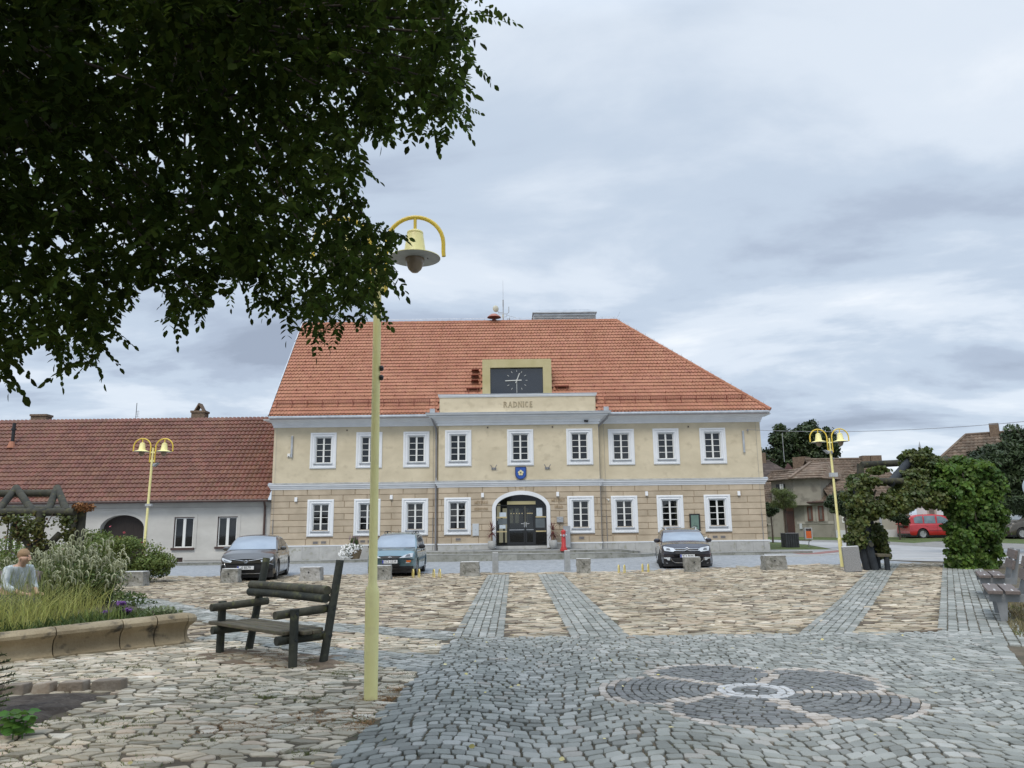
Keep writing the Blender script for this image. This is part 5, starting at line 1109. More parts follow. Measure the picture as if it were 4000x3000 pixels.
xs = np.linspace(LX0, LX1, ncol + 1); ph = (xs - LX0) / cw * 2 * PI; wv = 0.028 * np.sin(ph) + 0.012 * np.sin(2 * ph + 0.8)
for r in range(nrow):
    v0, v1 = lsl * r / nrow - 0.02, lsl * (r + 1) / nrow + 0.02; o = len(V)
    for (v, lf) in ((v0, 0.005), (v0, 0.08), (v1, 0.02)):
        for x, w in zip(xs, wv): p = Vector((x, EYL, EZL)) + ld_ * v + ln_ * (lf + w + 0.03); V.append(tuple(p - lh.location))
    nxp = ncol + 1
    for j in (0, 1):
        for i in range(ncol): F.append((o + j * nxp + i, o + j * nxp + i + 1, o + (j + 1) * nxp + i + 1, o + (j + 1) * nxp + i)); RR.append(((i // sub) * 0.37 + r * 0.61 + 0.3 * math.sin(i // sub * 12.9 + r * 78.2) * 43.7) % 1)
ro = npmesh('roof', np.array(V), np.array(F), m_pan, np.array(RR), lh, smooth=True); ro.data.set_sharp_from_angle(angle=R_(50))
q = MB(); q.add([(LX0, EYL, EZL - .02), (LX1, EYL, EZL - .02), (LX1, LRY, LRZ - .02), (LX0, LRY, LRZ - .02), (LX1, YL + 9.5, EZL), (LX0, YL + 9.5, EZL)], [(0, 1, 2, 3), (3, 2, 4, 5)]); q.build('roof_underlay', m_pan, ro, world=True)
q = MB(); caps_n = 58; a = LX0
for k in range(caps_n): x0 = LX0 + (LX1 - LX0) * k / caps_n; x1 = LX0 + (LX1 - LX0) * (k + 1.06) / caps_n; q.tube([(x0, LRY, LRZ + .05), (x1, LRY, LRZ + .05)], [.12, .10], 8)
q.build('ridge_caps', m_pan, ro, world=True)
q = MB()
for r in (2, 3): 
    for k in range(46): x = LX0 + 6 + k * .62 + (r % 2) * .31; p = Vector((x, EYL, EZL)) + ld_ * (lsl * (r + .45) / nrow) + ln_ * .1; q.prism([(-.09, 0), (.09, 0), (0, .16)], 0, .02); n8 = 6; q.v[-n8:] = [(p.x + v[0], p.y + v[1], p.z + v[2]) for v in q.v[-n8:]]
q.build('snow_hooks', m_pan, ro, world=True)
q = MB(); q.cyl((LX0, EYL - .06, EZL - .02), (LX1 - .05, EYL - .06, EZL - .02), .075); q.cyl((xw(1033), YL - .1, .2), (xw(1033), YL - .1, EZL - .35), .055); q.cyl((xw(1033), YL - .1, EZL - .35), (xw(1038), EYL - .05, EZL - .05), .055); q.box(LX0, LX1, EYL + .0, YL, EZL - .07, EZL - .03); q.build('gutter', m_brownp, **LB)
m_brick = mat('old_brick', (0.13, 0.09, 0.065), (0.22, 0.16, 0.11), 0.9, 9, bump=0.5, bscale=30)
def chim(px0, px1, pz, yy, cap):
    a, b = at(px0, pz, yy).x, at(px1, pz, yy).x; z1 = at(px0, pz, yy).z; q = MB(); q.box(a, b, yy, yy + .6, LRZ - 1, z1 - .12); q.box(a - .05, b + .05, yy - .05, yy + .65, z1 - .12, z1); c = q.build('chimney', m_brick, **LB)
    if cap: q = MB(); m_ = (a + b) / 2; q.bar((a + .15, yy + .3, z1), (m_, yy + .3, z1 + .45), .5, .07); q.bar((b - .15, yy + .3, z1), (m_, yy + .3, z1 + .45), .5, .07); q.build('chimney_cowl', m_brick, c, world=True)
chim(121, 181, 1618, 45.2, False); chim(748, 800, 1604, 45.0, True)
p = at(48, 1733, 42.9); q = MB(); q.cyl((p.x, 42.9, p.z - .4), (p.x, 42.9, p.z + 1.15), .09); q.cyl((p.x, 42.9, p.z + .75), (p.x, 42.9, p.z + .85), .14); q.build('vent_pipe', m_dark, **LB)
q = MB(); q.lathe((p.x, 42.85, p.z - .05), [(.22, -.2), (.12, .16)], 10); q.build('vent_collar', m_tile, **LB)
p = at(527, 1634, 44.8); t = thing('tv_antenna', 'thin dark television antenna on the ridge of the low house', 'antenna', (p.x, 44.9, LRZ)); q = MB(); q.cyl((0, 0, 0), (0, 0, 1.0), .018); q.build('mast_pole', m_dark, t)
q = MB(); q.bar((.1, 0, .15), (.1, 0, .55), .02, .02); [q.bar((-.04, 0, z), (.2, 0, z), .012, .012) for z in (.2, .3, .4, .5)]; q.build('antenna_grid', m_ant, t)
# ------------------------------------------------------------------ yellow street lamps
m_yel = mat('yellow_paint', (0.86, 0.78, 0.33), (0.93, 0.86, 0.41), 0.45, 2.0, bump=0.08, bscale=20, c3=(0.80, 0.71, 0.33))
m_yel2 = mat('deep_yellow_paint', (0.72, 0.52, 0.06), (0.78, 0.58, 0.09), 0.4, 3)
m_globe = mat('amber_globe', (0.24, 0.185, 0.135), (0.30, 0.235, 0.175), 0.25, 3)
m_under = mat('shade_underside', (0.42, 0.44, 0.46), (0.5, 0.52, 0.54), 0.6, 8)
def lamp(loc, label, rz=0, top=4.77, lean=(0, 0), extra=None):
    t = thing('street_lamp', label, 'street lamp', loc, rz, 'yellow two-armed street lamps'); t.rotation_euler = (lean[0], lean[1], rz)
    h = top - 0.30
    q = MB(); q.lathe((0, 0, 0), [(.064, -.1), (.064, .97), (.061, .985), (.045, 1.05), (.042, 1.065), (.039, h - .42), (.039, h - .40)], 24); q.build('pole', m_yel, t, smooth=True)
    q = MB(); q.box(-.012, .012, -.066, -.060, .35, 1.0); q.cyl((-.064, 0, .93), (-.072, 0, .93), .012); q.cyl((.0, -.050, 1.02), (0, -.060, 1.02), .008); b = q.build('service_door', m_yel, t); b.rotation_euler = (0, 0, -PI / 2)
    R = 0.295; cx0 = .085 + R
    for s in (-1, 1):
        a = MB(); pts = [(s * .085, 0, h - .52), (s * .085, 0, h)] + [(s * (cx0 - R * math.cos(a_)), 0, h + R * math.sin(a_)) for a_ in np.linspace(0.12, PI, 16)] + [(s * (cx0 + R), 0, h - .09), (s * (cx0 + R + .004), 0, h - .14)]
        a.tube(pts, .0215, 10); a.cyl((s * cx0, 0, h + R), (s * cx0, 0, h + R - .16), .017); a.build('arm', m_yel2, t, smooth=True)
        c = MB(); z = h + R - .16; c.lathe((s * cx0, 0, z), [(0, .02), (.04, .018), (.082, -.005), (.086, -.022), (.082, -.028), (.086, -.04), (.112, -.225), (.118, -.235), (.262, -.285), (.264, -.292)], 28)
        sh_ = c.build('lamp_shade', m_yel, t, smooth=True, angle=50)
        c = MB(); c.lathe((s * cx0, 0, z), [(.262, -.293), (.12, -.246), (.118, -.26), (.10, -.262), (0.0, -.262)], 28); c.build('shade_lining', m_under, sh_, smooth=True)
        c = MB(); c.lathe((s * cx0, 0, z), [(.099, -.263), (.098, -.30), (.088, -.36), (.065, -.41), (.035, -.44), (0, -.448)], 22); c.build('globe', m_globe, sh_, smooth=True)
        c = MB(); c.lathe((s * cx0, 0, z - .275), [(.103, 0), (.106, .012), (.103, .02)], 20); c.bar((s * cx0 + .10, 0, z - .27), (s * cx0 + .14, 0, z - .29), .03, .02); c.build('globe_ring', m_dark, sh_)
    q = MB(); q.box(-.085, .085, -.012, .012, h - .50, h - .44); q.box(-.085, .085, -.012, .012, h - .2, h - .15); q.cyl((0, 0, h - .42), (0, 0, h - .02), .028); q.build('arm_clamp', m_yel, t)
    return t
b_ = gp(1448, 2742)
near_l = lamp((b_.x, b_.y, 0), 'large yellow street lamp nearest the viewer, partly behind the tree leaves', lean=(0, -0.004))
for z in (3.06, 3.155): q = MB(); q.lathe((0, 0, 0), [(.0, .0), (.026, .0), (.03, .02), (.02, .035), (0, .036)], 10, axis='x'); c = q.build('bolt', m_dark, near_l); c.location = (.039, -.012, z)
def loud(t, z, s):
    q = MB(); q.hexa([(s * .06, -.08, z - .03), (s * .10, -.08, z - .05), (s * .10, .08, z - .05), (s * .06, .08, z - .03), (s * .06, -.06, z + .05), (s * .24, -.11, z + .09), (s * .24, .11, z + .09), (s * .06, .06, z + .05)]); q.build('loudspeaker', m_grey, t)
l2 = lamp((at(553, 2250, 26.3).x, 26.3, H(-13, 26)), 'yellow two-armed street lamp in front of the low house, behind the rose bushes', lean=(0, 0.016)); loud(l2, 3.85, 1)
q = MB(); q.box(-.08, .12, -.06, .06, 2.47, 2.55); q.lathe((0, 0, 2.42), [(.045, 0), (.045, .03)], 12); q.build('sensor_box', m_under, l2)
x_ = at(3290, 2200, 26.8).x
l3 = lamp((x_, 26.8, H(x_, 26.8) - 0.05), 'yellow two-armed street lamp beside the granite planter and creeper pergola', lean=(0, -0.014)); loud(l3, 3.95, -1)
q = MB(); q.box(-.12, .14, -.08, .06, 3.10, 3.24); q.build('sensor_box', m_under, l3)
q = MB(); q.box(-.03, .03, -.10, -.06, 3.9, 4.0); q.box(.02, .08, -.08, -.04, 3.7, 3.76); q.build('bracket', m_pipe, l3)

m_hoop = mat('faded_yellow', (0.55, 0.44, 0.12), (0.66, 0.55, 0.20), .5, 8)
# ------------------------------------------------------------------ stone bollards, low posts, yellow hoops
m_stone = mat('rough_granite', (0.20, 0.195, 0.17), (0.36, 0.35, 0.32), 0.9, 3.5, bump=1.0, bscale=14, c3=(0.12, 0.125, 0.095))
def boulder(name, label, cat, px0, px1, py0, py1, seed, group, hole=True, taper=0.0, dk=0.6, m=None):
    g = gp((px0 + px1) / 2, py1); D = math.hypot(g.x, g.y) * 1.01; s = (g.y + 0.5) / FPX; w = (px1 - px0) * s; h = (py1 - py0) * s; rg = random.Random(seed)
    t = thing(name, label, cat, (g.x * (1 + w * dk / 2 / g.y), g.y + w * dk / 2, g.z), rg.uniform(-.08, .08), group); bm = bmesh.new(); bmesh.ops.create_cube(bm, size=1.0); bmesh.ops.subdivide_edges(bm, edges=bm.edges[:], cuts=7, use_grid_fill=True)
    for v in bm.verts:
        x, y, z = v.co; k = 1 - taper * (0.5 - z); x *= w * k; y *= w * dk * k; zz = (z + .5) * h; n = mnoise.noise(Vector((x * 5 + seed, y * 5, zz * 5))) * .035 + mnoise.noise(Vector((x * 14 + seed, y * 14, zz * 14))) * .014
        n *= 0.15 if z > 0.49 else 1
        if z > .49: n = n * .3
        v.co = (x + n * (1 if x > 0 else -1) * (abs(x) > w * k * .4), y + n * (1 if y > 0 else -1) * (abs(y) > w * dk * k * .4), zz - (0.03 if z < -.49 else 0) + (0.012 * mnoise.noise(Vector((x * 6, y * 6, seed))) if z > .49 else 0))
    me = bpy.data.meshes.new('block'); bm.to_mesh(me); bm.free(); me.materials.append(m or m_stone); o = bpy.data.objects.new('block', me); COL.objects.link(o); o.parent = t
    top = MB(); top.prism([(-w / 2 * .97, -w * dk / 2 * .97), (w / 2 * .97, -w * dk / 2 * .95), (w / 2 * .96, w * dk / 2 * .96), (-w / 2 * .95, w * dk / 2 * .97)], h + .002, h + .022, axis='z'); top.build('sawn_top', mat('sawn_granite', (0.52, 0.52, 0.51), (0.60, 0.60, 0.59), 0.7, 12), t, bevel=0.006)
    if hole: q = MB(); q.lathe((rg.uniform(-.1, .15) * w, -w * dk / 2 - .02, h * .68), [(0, 0), (.022, 0), (.022, .03), (0, .03)], 10, axis='y'); q.build('anchor_hole', m_dark, t)
    return t
BL = [(488, 567, 2240, 2293, 'squat stone block at the foot of the far left yellow lamp'), (872, 933, 2228, 2279, 'stone block in front of the grey sedan'), (1178, 1253, 2222, 2272, 'stone block between the grey sedan and the light blue estate'), (1470, 1527, 2215, 2267, 'stone block half hidden by the near lamp post, before the light blue car'), (1801, 1871, 2201, 2253, 'stone block left of the slim post by the central path'), (2253, 2307, 2188, 2242, 'narrow stone block right of the central path'), (2674, 2733, 2182, 2236, 'dark mossy stone block in front of the black estate car'), (2985, 3064, 2176, 2229, 'wide dark stone block at the right, before the town hall corner')]
for i, (a, b, c, d, lab) in enumerate(BL): boulder('stone_bollard', lab, 'bollard', a, b, c, d, i * 3 + 1, 'stone blocks edging the square', hole=i != 4, taper=0.08 if i in (5, 6) else -0.04, m=m_stone if i != 2 else mat('pale_granite', (0.30, 0.29, 0.27), (0.42, 0.41, 0.39), 0.9, 3.5, bump=0.8, bscale=14, c3=(0.2, 0.2, 0.17)))
for px0, px1, s, y0, y1 in ((1924, 1947, 'left', 2165, 2241), (2206, 2228, 'right', 2157, 2233)):
    g = gp((px0 + px1) / 2, y1); w = (px1 - px0) * (g.y + .5) / FPX; h = (y1 - y0) * (g.y + .5) / FPX
    t = thing('granite_post', 'slim upright granite post %s of the central path' % s, 'post', tuple(g), 0.0, 'slim granite posts of the central path')
    q = MB(); q.hexa([(-w / 2, -w / 2, -.03), (w / 2, -w / 2, -.03), (w / 2, w / 2, -.03), (-w / 2, w / 2, -.03), (-w * .47, -w * .47, h), (w * .47, -w * .47, h), (w * .47, w * .47, h), (-w * .47, w * .47, h)]); q.build('shaft', mat('post_granite', (0.27, 0.28, 0.28), (0.36, 0.37, 0.37), 0.85, 8, bump=0.5, bscale=30), t, bevel=0.01)
    q = MB(); q.box(-w * .45, w * .45, -w * .45, w * .45, h + .001, h + .02); q.build('post_cap', MATS['sawn_granite'], t)
for px, py, s in ((1625, 2258, 'beside the front wheel of the light blue car'), (1706, 2258, 'alone to the right of the light blue car'), (2429, 2240, 'on the left, away from the black car'), (2522, 2236, 'by the front wheel of the black car')):
    g = gp(px, py); t = thing('yellow_hoop', 'small double yellow steel hoop ' + s, 'parking hoop', tuple(g), R_(72) if px > 2000 else R_(-72) + PI, 'low yellow hoops at the parking edge')
    for k in (-1, 1):
        q = MB(); pts = [(-.13, 0, -.02), (-.12, 0, .14)] + [(-.12 * math.cos(a), 0, .15 + .14 * math.sin(a)) for a in np.linspace(.2, PI - .2, 9)] + [(.12, 0, .14), (.13, 0, -.02)]; pts = [(x, k * .10, z) for x, y, z in pts]
        for a, b in zip(pts[:-1], pts[1:]): q.bar(a, b, .012, .05, up=(0, 1, 0)) if False else q.bar(a, b, .034, .012, up=Vector((b[0] - a[0], 0, b[2] - a[2])).cross(Vector((0, 1, 0))))
        q.build('hoop', m_hoop, t)

# ------------------------------------------------------------------ rustic log bench in the foreground
m_log = mat('dark_stained_log', (0.018, 0.022, 0.018), (0.045, 0.048, 0.035), 0.75, 3, bump=0.9, bscale=10, stretch=(1, 1, 1), c3=(0.09, 0.095, 0.045))
m_logm = mat('mossy_log', (0.035, 0.035, 0.025), (0.085, 0.08, 0.055), 0.85, 4, bump=0.9, bscale=12, c3=(0.12, 0.125, 0.05))
m_seat = mat('mossy_plank', (0.07, 0.062, 0.042), (0.13, 0.11, 0.075), 0.85, 3, bump=0.7, bscale=8, stretch=(1, 6, 6), c3=(0.11, 0.12, 0.045))
fl_, bl_, fr_, br_ = gp(865, 2553), gp(974, 2541), gp(1157, 2610), gp(1257, 2598)
ax_ = ((fr_ - fl_) + (br_ - bl_)); ax_.z = 0; ang = math.atan2(ax_.y, ax_.x); cen = (fl_ + bl_ + fr_ + br_) / 4; Lb = ax_.length / 2; Db = 0.44
bench = thing('log_bench', 'dark mossy log bench with armrests and tall rear posts next to the near yellow lamp', 'bench', (cen.x, cen.y, 0), ang)
# local frame: x along the seat, +y towards the back
hl_ = Lb / 2; r_ = 0.052
def halflog(mb, p0, p1, r): mb.tube([p0, p1], r, 12)
for s in (-1, 1):
    q = MB(); q.tube([(s * hl_, -Db / 2, -.05), (s * hl_, -Db / 2, .665)], r_, 12); q.build('front_leg', m_log, bench, smooth=True)
    q = MB(); q.tube([(s * hl_, Db / 2 - .04, -.05), (s * hl_, Db / 2 + .17, 1.20)], [r_, r_ * .96], 12); q.build('rear_post', m_log, bench, smooth=True)
    o_ = s * (hl_ - .095)
    q = MB(); q.tube([(o_, -Db / 2 - .20, .60), (o_, Db / 2 + .16, .63)], r_ * .95, 12); q.build('armrest', m_logm, bench, smooth=True)
    q = MB(); q.tube([(o_, -Db / 2 - .17, .315), (o_, Db / 2 + .12, .315)], r_, 12); q.build('seat_bearer', m_log, bench, smooth=True)
    q = MB()
    for y, z in ((-Db / 2, .61), (Db / 2 + .075, .63), (-Db / 2, .32), (Db / 2 + .02, .32)): q.cyl((s * hl_ + s * .048, y, z), (s * hl_ + s * .060, y, z), .017, n=8)
    q.build('bolt', m_dark, bench)
for k in range(4):
    y0 = -Db / 2 - .06 + k * .128 if k else -Db / 2 - .115; y1 = y0 + (.118 if k else .168); e = 0.14 if k < 3 else .10
    q = MB()
    if k == 0: q.box(-hl_ - e, hl_ - .055 + .0, y0, y1, .37, .415)
    else: q.box(-hl_ - (.14 if k == 1 else .03) * (1 if k == 1 else 1) + (0.0 if k == 1 else .08), hl_ + (.10 if k != 3 else -.06), y0, y1, .37, .415)
    q.build('seat_plank', m_seat, bench, bevel=0.012)
for z, y in ((.845, Db / 2 + .015), (.755, Db / 2 - .0)):
    q = MB(); q.tube([(-hl_ - .10, y, z), (-hl_ * .3, y, z + .006), (hl_ + .13 - .15, y, z)], [.056, .052, .056], 14); q.build('back_log', m_logm if z > .8 else m_log, bench, smooth=True)

# ------------------------------------------------------------------ low sandstone wall with curled profile
m_sand = mat('weathered_sandstone', (0.27, 0.21, 0.125), (0.38, 0.31, 0.20), 0.9, 1.8, rnd=0.12, bump=0.7, bscale=26, c3=(0.07, 0.062, 0.048))
lowwall = thing('garden_wall', 'low curved sandstone garden wall with rounded top along the flower bed', 'wall', (WALL[0][0], WALL[0][1], 0)); q = MB()
prof = [(.06, -.05), (.06, .035), (.03, .04), (0.0, .06), (-.035, .12), (-.035, .19), (-.005, .25), (.045, .285), (.085, .325), (.085, .37), (.05, .41), (-.02, .43), (-.16, .425), (-.22, .40), (-.22, -.05)]
segs = []; pts = [Vector((p[0], p[1], 0)) for p in WALL]
def along(t):
    a = 0
    for p, q_ in zip(pts[:-1], pts[1:]):
        l = (q_ - p).length
        if a + l >= t: return p + (q_ - p) * ((t - a) / l), (q_ - p).normalized()
        a += l
    return pts[-1], (pts[-1] - pts[-2]).normalized()
s_ = 0.0; joints = [0, .42, .86]; 
while joints[-1] < 8: joints.append(joints[-1] + random.uniform(.72, .86))
def smoothdir(t): a, d = along(max(0, t - .35)); b, _ = along(t + .35); return (b - a).normalized()
for a, b in zip(joints[:-1], joints[1:]):
    vs = []; n = len(prof); K = 4
    for k in range(K + 1):
        t = a + .007 + (b - a - .014) * k / K; p, _ = along(t); d = smoothdir(t); nrm = Vector((-d.y, d.x, 0)); 
        if nrm.y > 0: nrm = -nrm      # outward = towards the camera side
        for (o_, z) in prof: vs.append(p + nrm * (o_ + .06) + Vector((0, 0, z * (1 - .07 * min(t, 3)) + .003 * math.sin(a * 9))))
    fs = [(k * n + i, k * n + i + 1, (k + 1) * n + i + 1, (k + 1) * n + i) for k in range(K) for i in range(n - 1)] + [tuple(range(n)), tuple(K * n + i for i in range(n - 1, -1, -1))]
    q.add(vs, fs)
# the curled end piece
p, d = along(0); d = smoothdir(0.0); nrm = Vector((-d.y, d.x, 0)); nrm = -nrm if nrm.y > 0 else nrm; vs = []; n = len(prof); K = 8; pc = p + nrm * (-.02)
for k in range(K + 1):
    a = PI * k / K; dr = nrm * math.cos(a) - d * math.sin(a)
    for (o_, z) in prof[:13]: vs.append(pc + dr * max(0.0, (o_ + .08)) + Vector((0, 0, z * .98)))
n = 13; q.add(vs, [(k * n + i, k * n + i + 1, (k + 1) * n + i + 1, (k + 1) * n + i) for k in range(K) for i in range(n - 1)])
q.build('coping_blocks', m_sand, lowwall, world=True, smooth=True)
# soil of the bed behind, edging stones of the bare patch
sheet('flower_bed_soil', BED, 0.30, m_soil, step=1.0, thick=0.33)
sheet('bare_soil', SOIL, -0.012, m_soil, step=0.14, hf=lambda x, y: .075 * cl(min(-3.98 - x, 8.0 - (y + (x + 4) * -.2), (y - 5.4)) / .15) + 0.03 * mnoise.noise(Vector((x * 3, y * 3, 0))) + .03 * mnoise.noise(Vector((x * 11, y * 11, 2))))
sheet('trampled_soil', [(cen.x + 1.25 * math.cos(t) * (1 + .2 * math.sin(3 * t)), cen.y - .12 + .62 * math.sin(t) * (1 + .2 * math.cos(2 * t)) - .5 * math.cos(t)) for t in np.linspace(0, 2 * PI, 20, False)], 0, mat('brown_dust', (0.15, 0.11, 0.075), (0.24, 0.18, 0.12), .95, 5, bump=.8, bscale=40), step=.13, hf=lambda x, y: .012 + .045 * (mnoise.noise(Vector((x * 2.4, y * 2.4, 7))) - .05) + .02 * mnoise.noise(Vector((x * 9, y * 9, 7))))
sheet('rose_bed_soil', BACKBED, 0.03, m_soil)
q = MB(); x = -3.95
while x > -9: l = random.uniform(.18, .42); y = 8.16 + (x + 3.95) * .20; q.hexa([(x - l + .012, y - .02, -.03), (x - .012, y - .02, -.03), (x - .012, y + .14, -.03), (x - l + .012, y + .14, -.03), (x - l + .03, y + random.uniform(-.03, 0), .10), (x - .02, y + random.uniform(-.03, 0), .115), (x - .02, y + .13, .11), (x - l + .02, y + .13, .10)]); x -= l
setting(q.build('stone_edging', mat('edging_stone', (0.24, 0.19, 0.14), (0.36, 0.31, 0.25), 0.9, 5, rnd=0.25, bump=0.6, bscale=30), bevel=0.012))

# ------------------------------------------------------------------ cars
m_tyre = mat('tyre', (0.015, 0.015, 0.016), (0.03, 0.03, 0.03), 0.8, 12); m_alloy = mat('alloy', (0.42, 0.42, 0.43), (0.5, 0.5, 0.5), 0.3, 5, metal=0.6)
m_black = mat('black_plastic', (0.012, 0.012, 0.013), None, 0.5); m_wind = glassmat('car_glass', (0.03, 0.036, 0.042), 0.25, 0.04); m_chrome = mat('chrome', (0.72, 0.73, 0.75), None, 0.15, metal=0.9)
m_shield = mat('windscreen', (0.33, 0.38, 0.43), (0.42, 0.47, 0.52), 0.08, 1.2, metal=0.55); m_sideg = mat('side_glass', (0.05, 0.055, 0.06), (0.12, 0.13, 0.14), 0.06, 1.5, metal=0.3)  # windscreen: the sky's reflection is put into the pale blue base colour
m_lens = mat('lamp_lens', (0.62, 0.66, 0.70), (0.80, 0.83, 0.85), 0.12, 14, metal=0.35); m_lensd = mat('lamp_inner', (0.16, 0.17, 0.18), (0.3, 0.31, 0.32), 0.2, 10, metal=0.5)
m_plate = mat('number_plate', (0.72, 0.73, 0.74), None, 0.5); m_ink = mat('plate_ink', (0.01, 0.01, 0.012), None, 0.6); m_blue = mat('plate_blue', (0.01, 0.03, 0.30), None, 0.5)
m_orange = mat('indicator', (0.65, 0.16, 0.03), None, 0.25); m_rlight = mat('tail_light', (0.5, 0.03, 0.03), (0.75, 0.55, 0.55), 0.2, 5)
def lerp(tbl, x):
    if tbl[0][0] > tbl[-1][0]: tbl = tbl[::-1]
    if x <= tbl[0][0]: return tbl[0][1]
    for (a, b), (c, d) in zip(tbl[:-1], tbl[1:]):
        if x <= c: t = (x - a) / (c - a); return b + (d - b) * t
    return tbl[-1][1]
class Car:
    """x forward (0 at the nose, negative backwards), y left, z up. top(x): bonnet/belt/boot height of the lower body; roof profile separate."""
    def __init__(s, name, label, paint, loc, head, L, Wd, top, belt, roof, wheels, rw, screen, rear, bow=0.30, rake=(0.10, 0.05), sill=0.24, steer=0, rimk='spoke', group='cars parked round the square', tumble=0.17, rbow=0.16, rrake=0.06, nsp=7):
        s.t = thing(name, label, 'car', loc, head, group); s.paint = paint; s.L, s.W = L, Wd / 2; s.top, s.roof, s.wh, s.rw, s.sill = top, roof, wheels, rw, sill; s.bow, s.rake, s.rbow, s.rrake = bow, rake, rbow, rrake; s.screen, s.rear, s.belt, s.tum = screen, rear, belt, tumble
        s.body(); s.house(); s.wheels(steer, nsp)
    def hw(s, x):      # half width of the body in plan
        u = -x / s.L; return s.W * (1 - 0.10 * max(0, (0.22 - u) / 0.22) ** 2 - 0.09 * max(0, (u - 0.80) / 0.20) ** 2)
    def yz(s, x, n=13):
        w = s.hw(x); zt = lerp(s.top, x); zb = s.sill
        zl = [0, .10, .30, .52, .66, .74]      # fractions of the side height up to the shoulder
        sh = min(s.belt, zt); pts = []
        for f, k in ((0, .955), (.07, .985), (.30, 1.0), (.55, .995), (.80, .975), (.93, .955), (1.0, .925)): pts.append((w * k, zb + (sh - zb) * f))
        for k, dz in ((.86, .012), (.70, .03), (.45, .045), (.2, .052), (0, .054)): pts.append((w * k, sh + (zt - sh) + dz * (1 if zt >= s.belt - .3 else 1)))
        return pts
    def xf(s, y, z):   # front surface
        v = abs(y) / s.W; return -s.bow * v ** 2.6 - s.rake[0] * max(0, (z - 0.55) / 0.35) ** 1.5 - s.rake[1] * max(0, (0.42 - z) / 0.2) ** 1.5
    def xr(s, y, z): v = abs(y) / s.W; return -s.L + s.rbow * v ** 2.6 + s.rrake * max(0, (z - .55) / .35) + .05 * max(0, (.42 - z) / .2)
    def wz(s, x):      # bottom edge: rises over the wheels
        zb = s.sill
        for c in s.wh:
            r = s.rw + .055; d = abs(x - c)
            if d < r: zb = max(zb, s.rw + math.sqrt(r * r - d * d) * 1.0)
        return zb
    def body(s):
        xs = [0, -.03, -.08, -.15, -.25, -.35]; x = -.42
        while x > -s.L + .3: xs.append(x); x -= .055
        xs += [-s.L + .3, -s.L + .2, -s.L + .1, -s.L + .03, -s.L]
        V = []; n = 12; q = MB()
        for x in xs:
            ring = s.yz(x); zb = s.wz(x); f = cl((x + .42) / .42); b = cl((-s.L + .32 - x) / .32)
            for sd_ in (1, -1):
                for i, (y, z) in enumerate(ring):
                    z2 = max(z, zb + i * .004) if i < 7 else z
                    X = x + (s.xf(y, z2) * f if f > 0 else 0) + ((s.xr(y, z2) + s.L) * b if b > 0 else 0)
                    V.append((X, y * sd_, z2))
        m = 24; fs = []
        for k in range(len(xs) - 1):
            for o in (0, 12):
                for i in range(11): fs.append((k * m + o + i, k * m + o + i + 1, (k + 1) * m + o + i + 1, (k + 1) * m + o + i))
        for k in (0, len(xs) - 1):
            for i in range(11): fs.append((k * m + i, k * m + i + 1, k * m + 12 + i + 1, k * m + 12 + i))
        q.add(V, fs, .5); s.bodyo = q.build('body', s.paint, s.t, smooth=True, angle=32)
        u = MB(); u.box(-s.L + .12, -.12 - s.bow * .3, -s.W * .90, s.W * .90, s.sill - .10, s.sill + .12)  # black underbody, set low and wide to deepen the shade beneath the car
        for c in s.wh:
            for sd_ in (-1, 1): u.box(c - s.rw - .10, c + s.rw + .10, min(sd_ * (s.W - .30), sd_ * (s.W - .05)) if sd_ < 0 else s.W - .32, (sd_ * (s.W - .32)) if sd_ < 0 else s.W - .06, s.sill, s.rw * 2 + .12) if False else u.cyl((c, sd_ * (s.W - .34), s.rw), (c, sd_ * (s.W - .24), s.rw), s.rw + .09, n=20)
        u.build('underbody', m_black, s.t)
    def ry(s, x, z):   # half-width of the greenhouse at height z
        w = s.hw(x) * .925; h = lerp(s.roof, x); t = (z - s.belt) / max(.05, (s.zmax - s.belt)); return w - s.tum * cl(t, 0, 1.1) ** 1.15
    def house(s):
        s.zmax = max(z for x, z in s.roof); xs = [s.roof[0][0] + (s.roof[-1][0] - s.roof[0][0]) * k / 26 for k in range(27)]; V = []; n = 8; q = MB()
        for x in xs:
            zt = lerp(s.roof, x); zb = min(s.belt - .03, zt)
            for sd_ in (1, -1):
                hgt = zt - zb
                for f in (0, .35, .7, .93): z = zb + hgt * f; V.append((x, sd_ * s.ry(x, z), z))
                for k, dz in ((.93, .0), (.7, .022), (.35, .035), (0, .04)): V.append((x + (0.10 * (1 - k * k) * (1 if x > s.screen[1] else 0) * cl((s.zmax - zt) / .25, 0, 1)) - (0.08 * (1 - k * k) if x < s.rear[0] else 0) * cl((s.zmax - zt) / .25), sd_ * s.ry(x, zt) * k, zt + dz * cl(hgt / .3)))
        m = 16; fs = []
        for k in range(len(xs) - 1):
            for o in (0, 8):
                for i in range(7): fs.append((k * m + o + i, k * m + o + i + 1, (k + 1) * m + o + i + 1, (k + 1) * m + o + i))
        q.add(V, fs, .5); s.cab = q.build('roof', s.paint, s.t, smooth=True, angle=40)
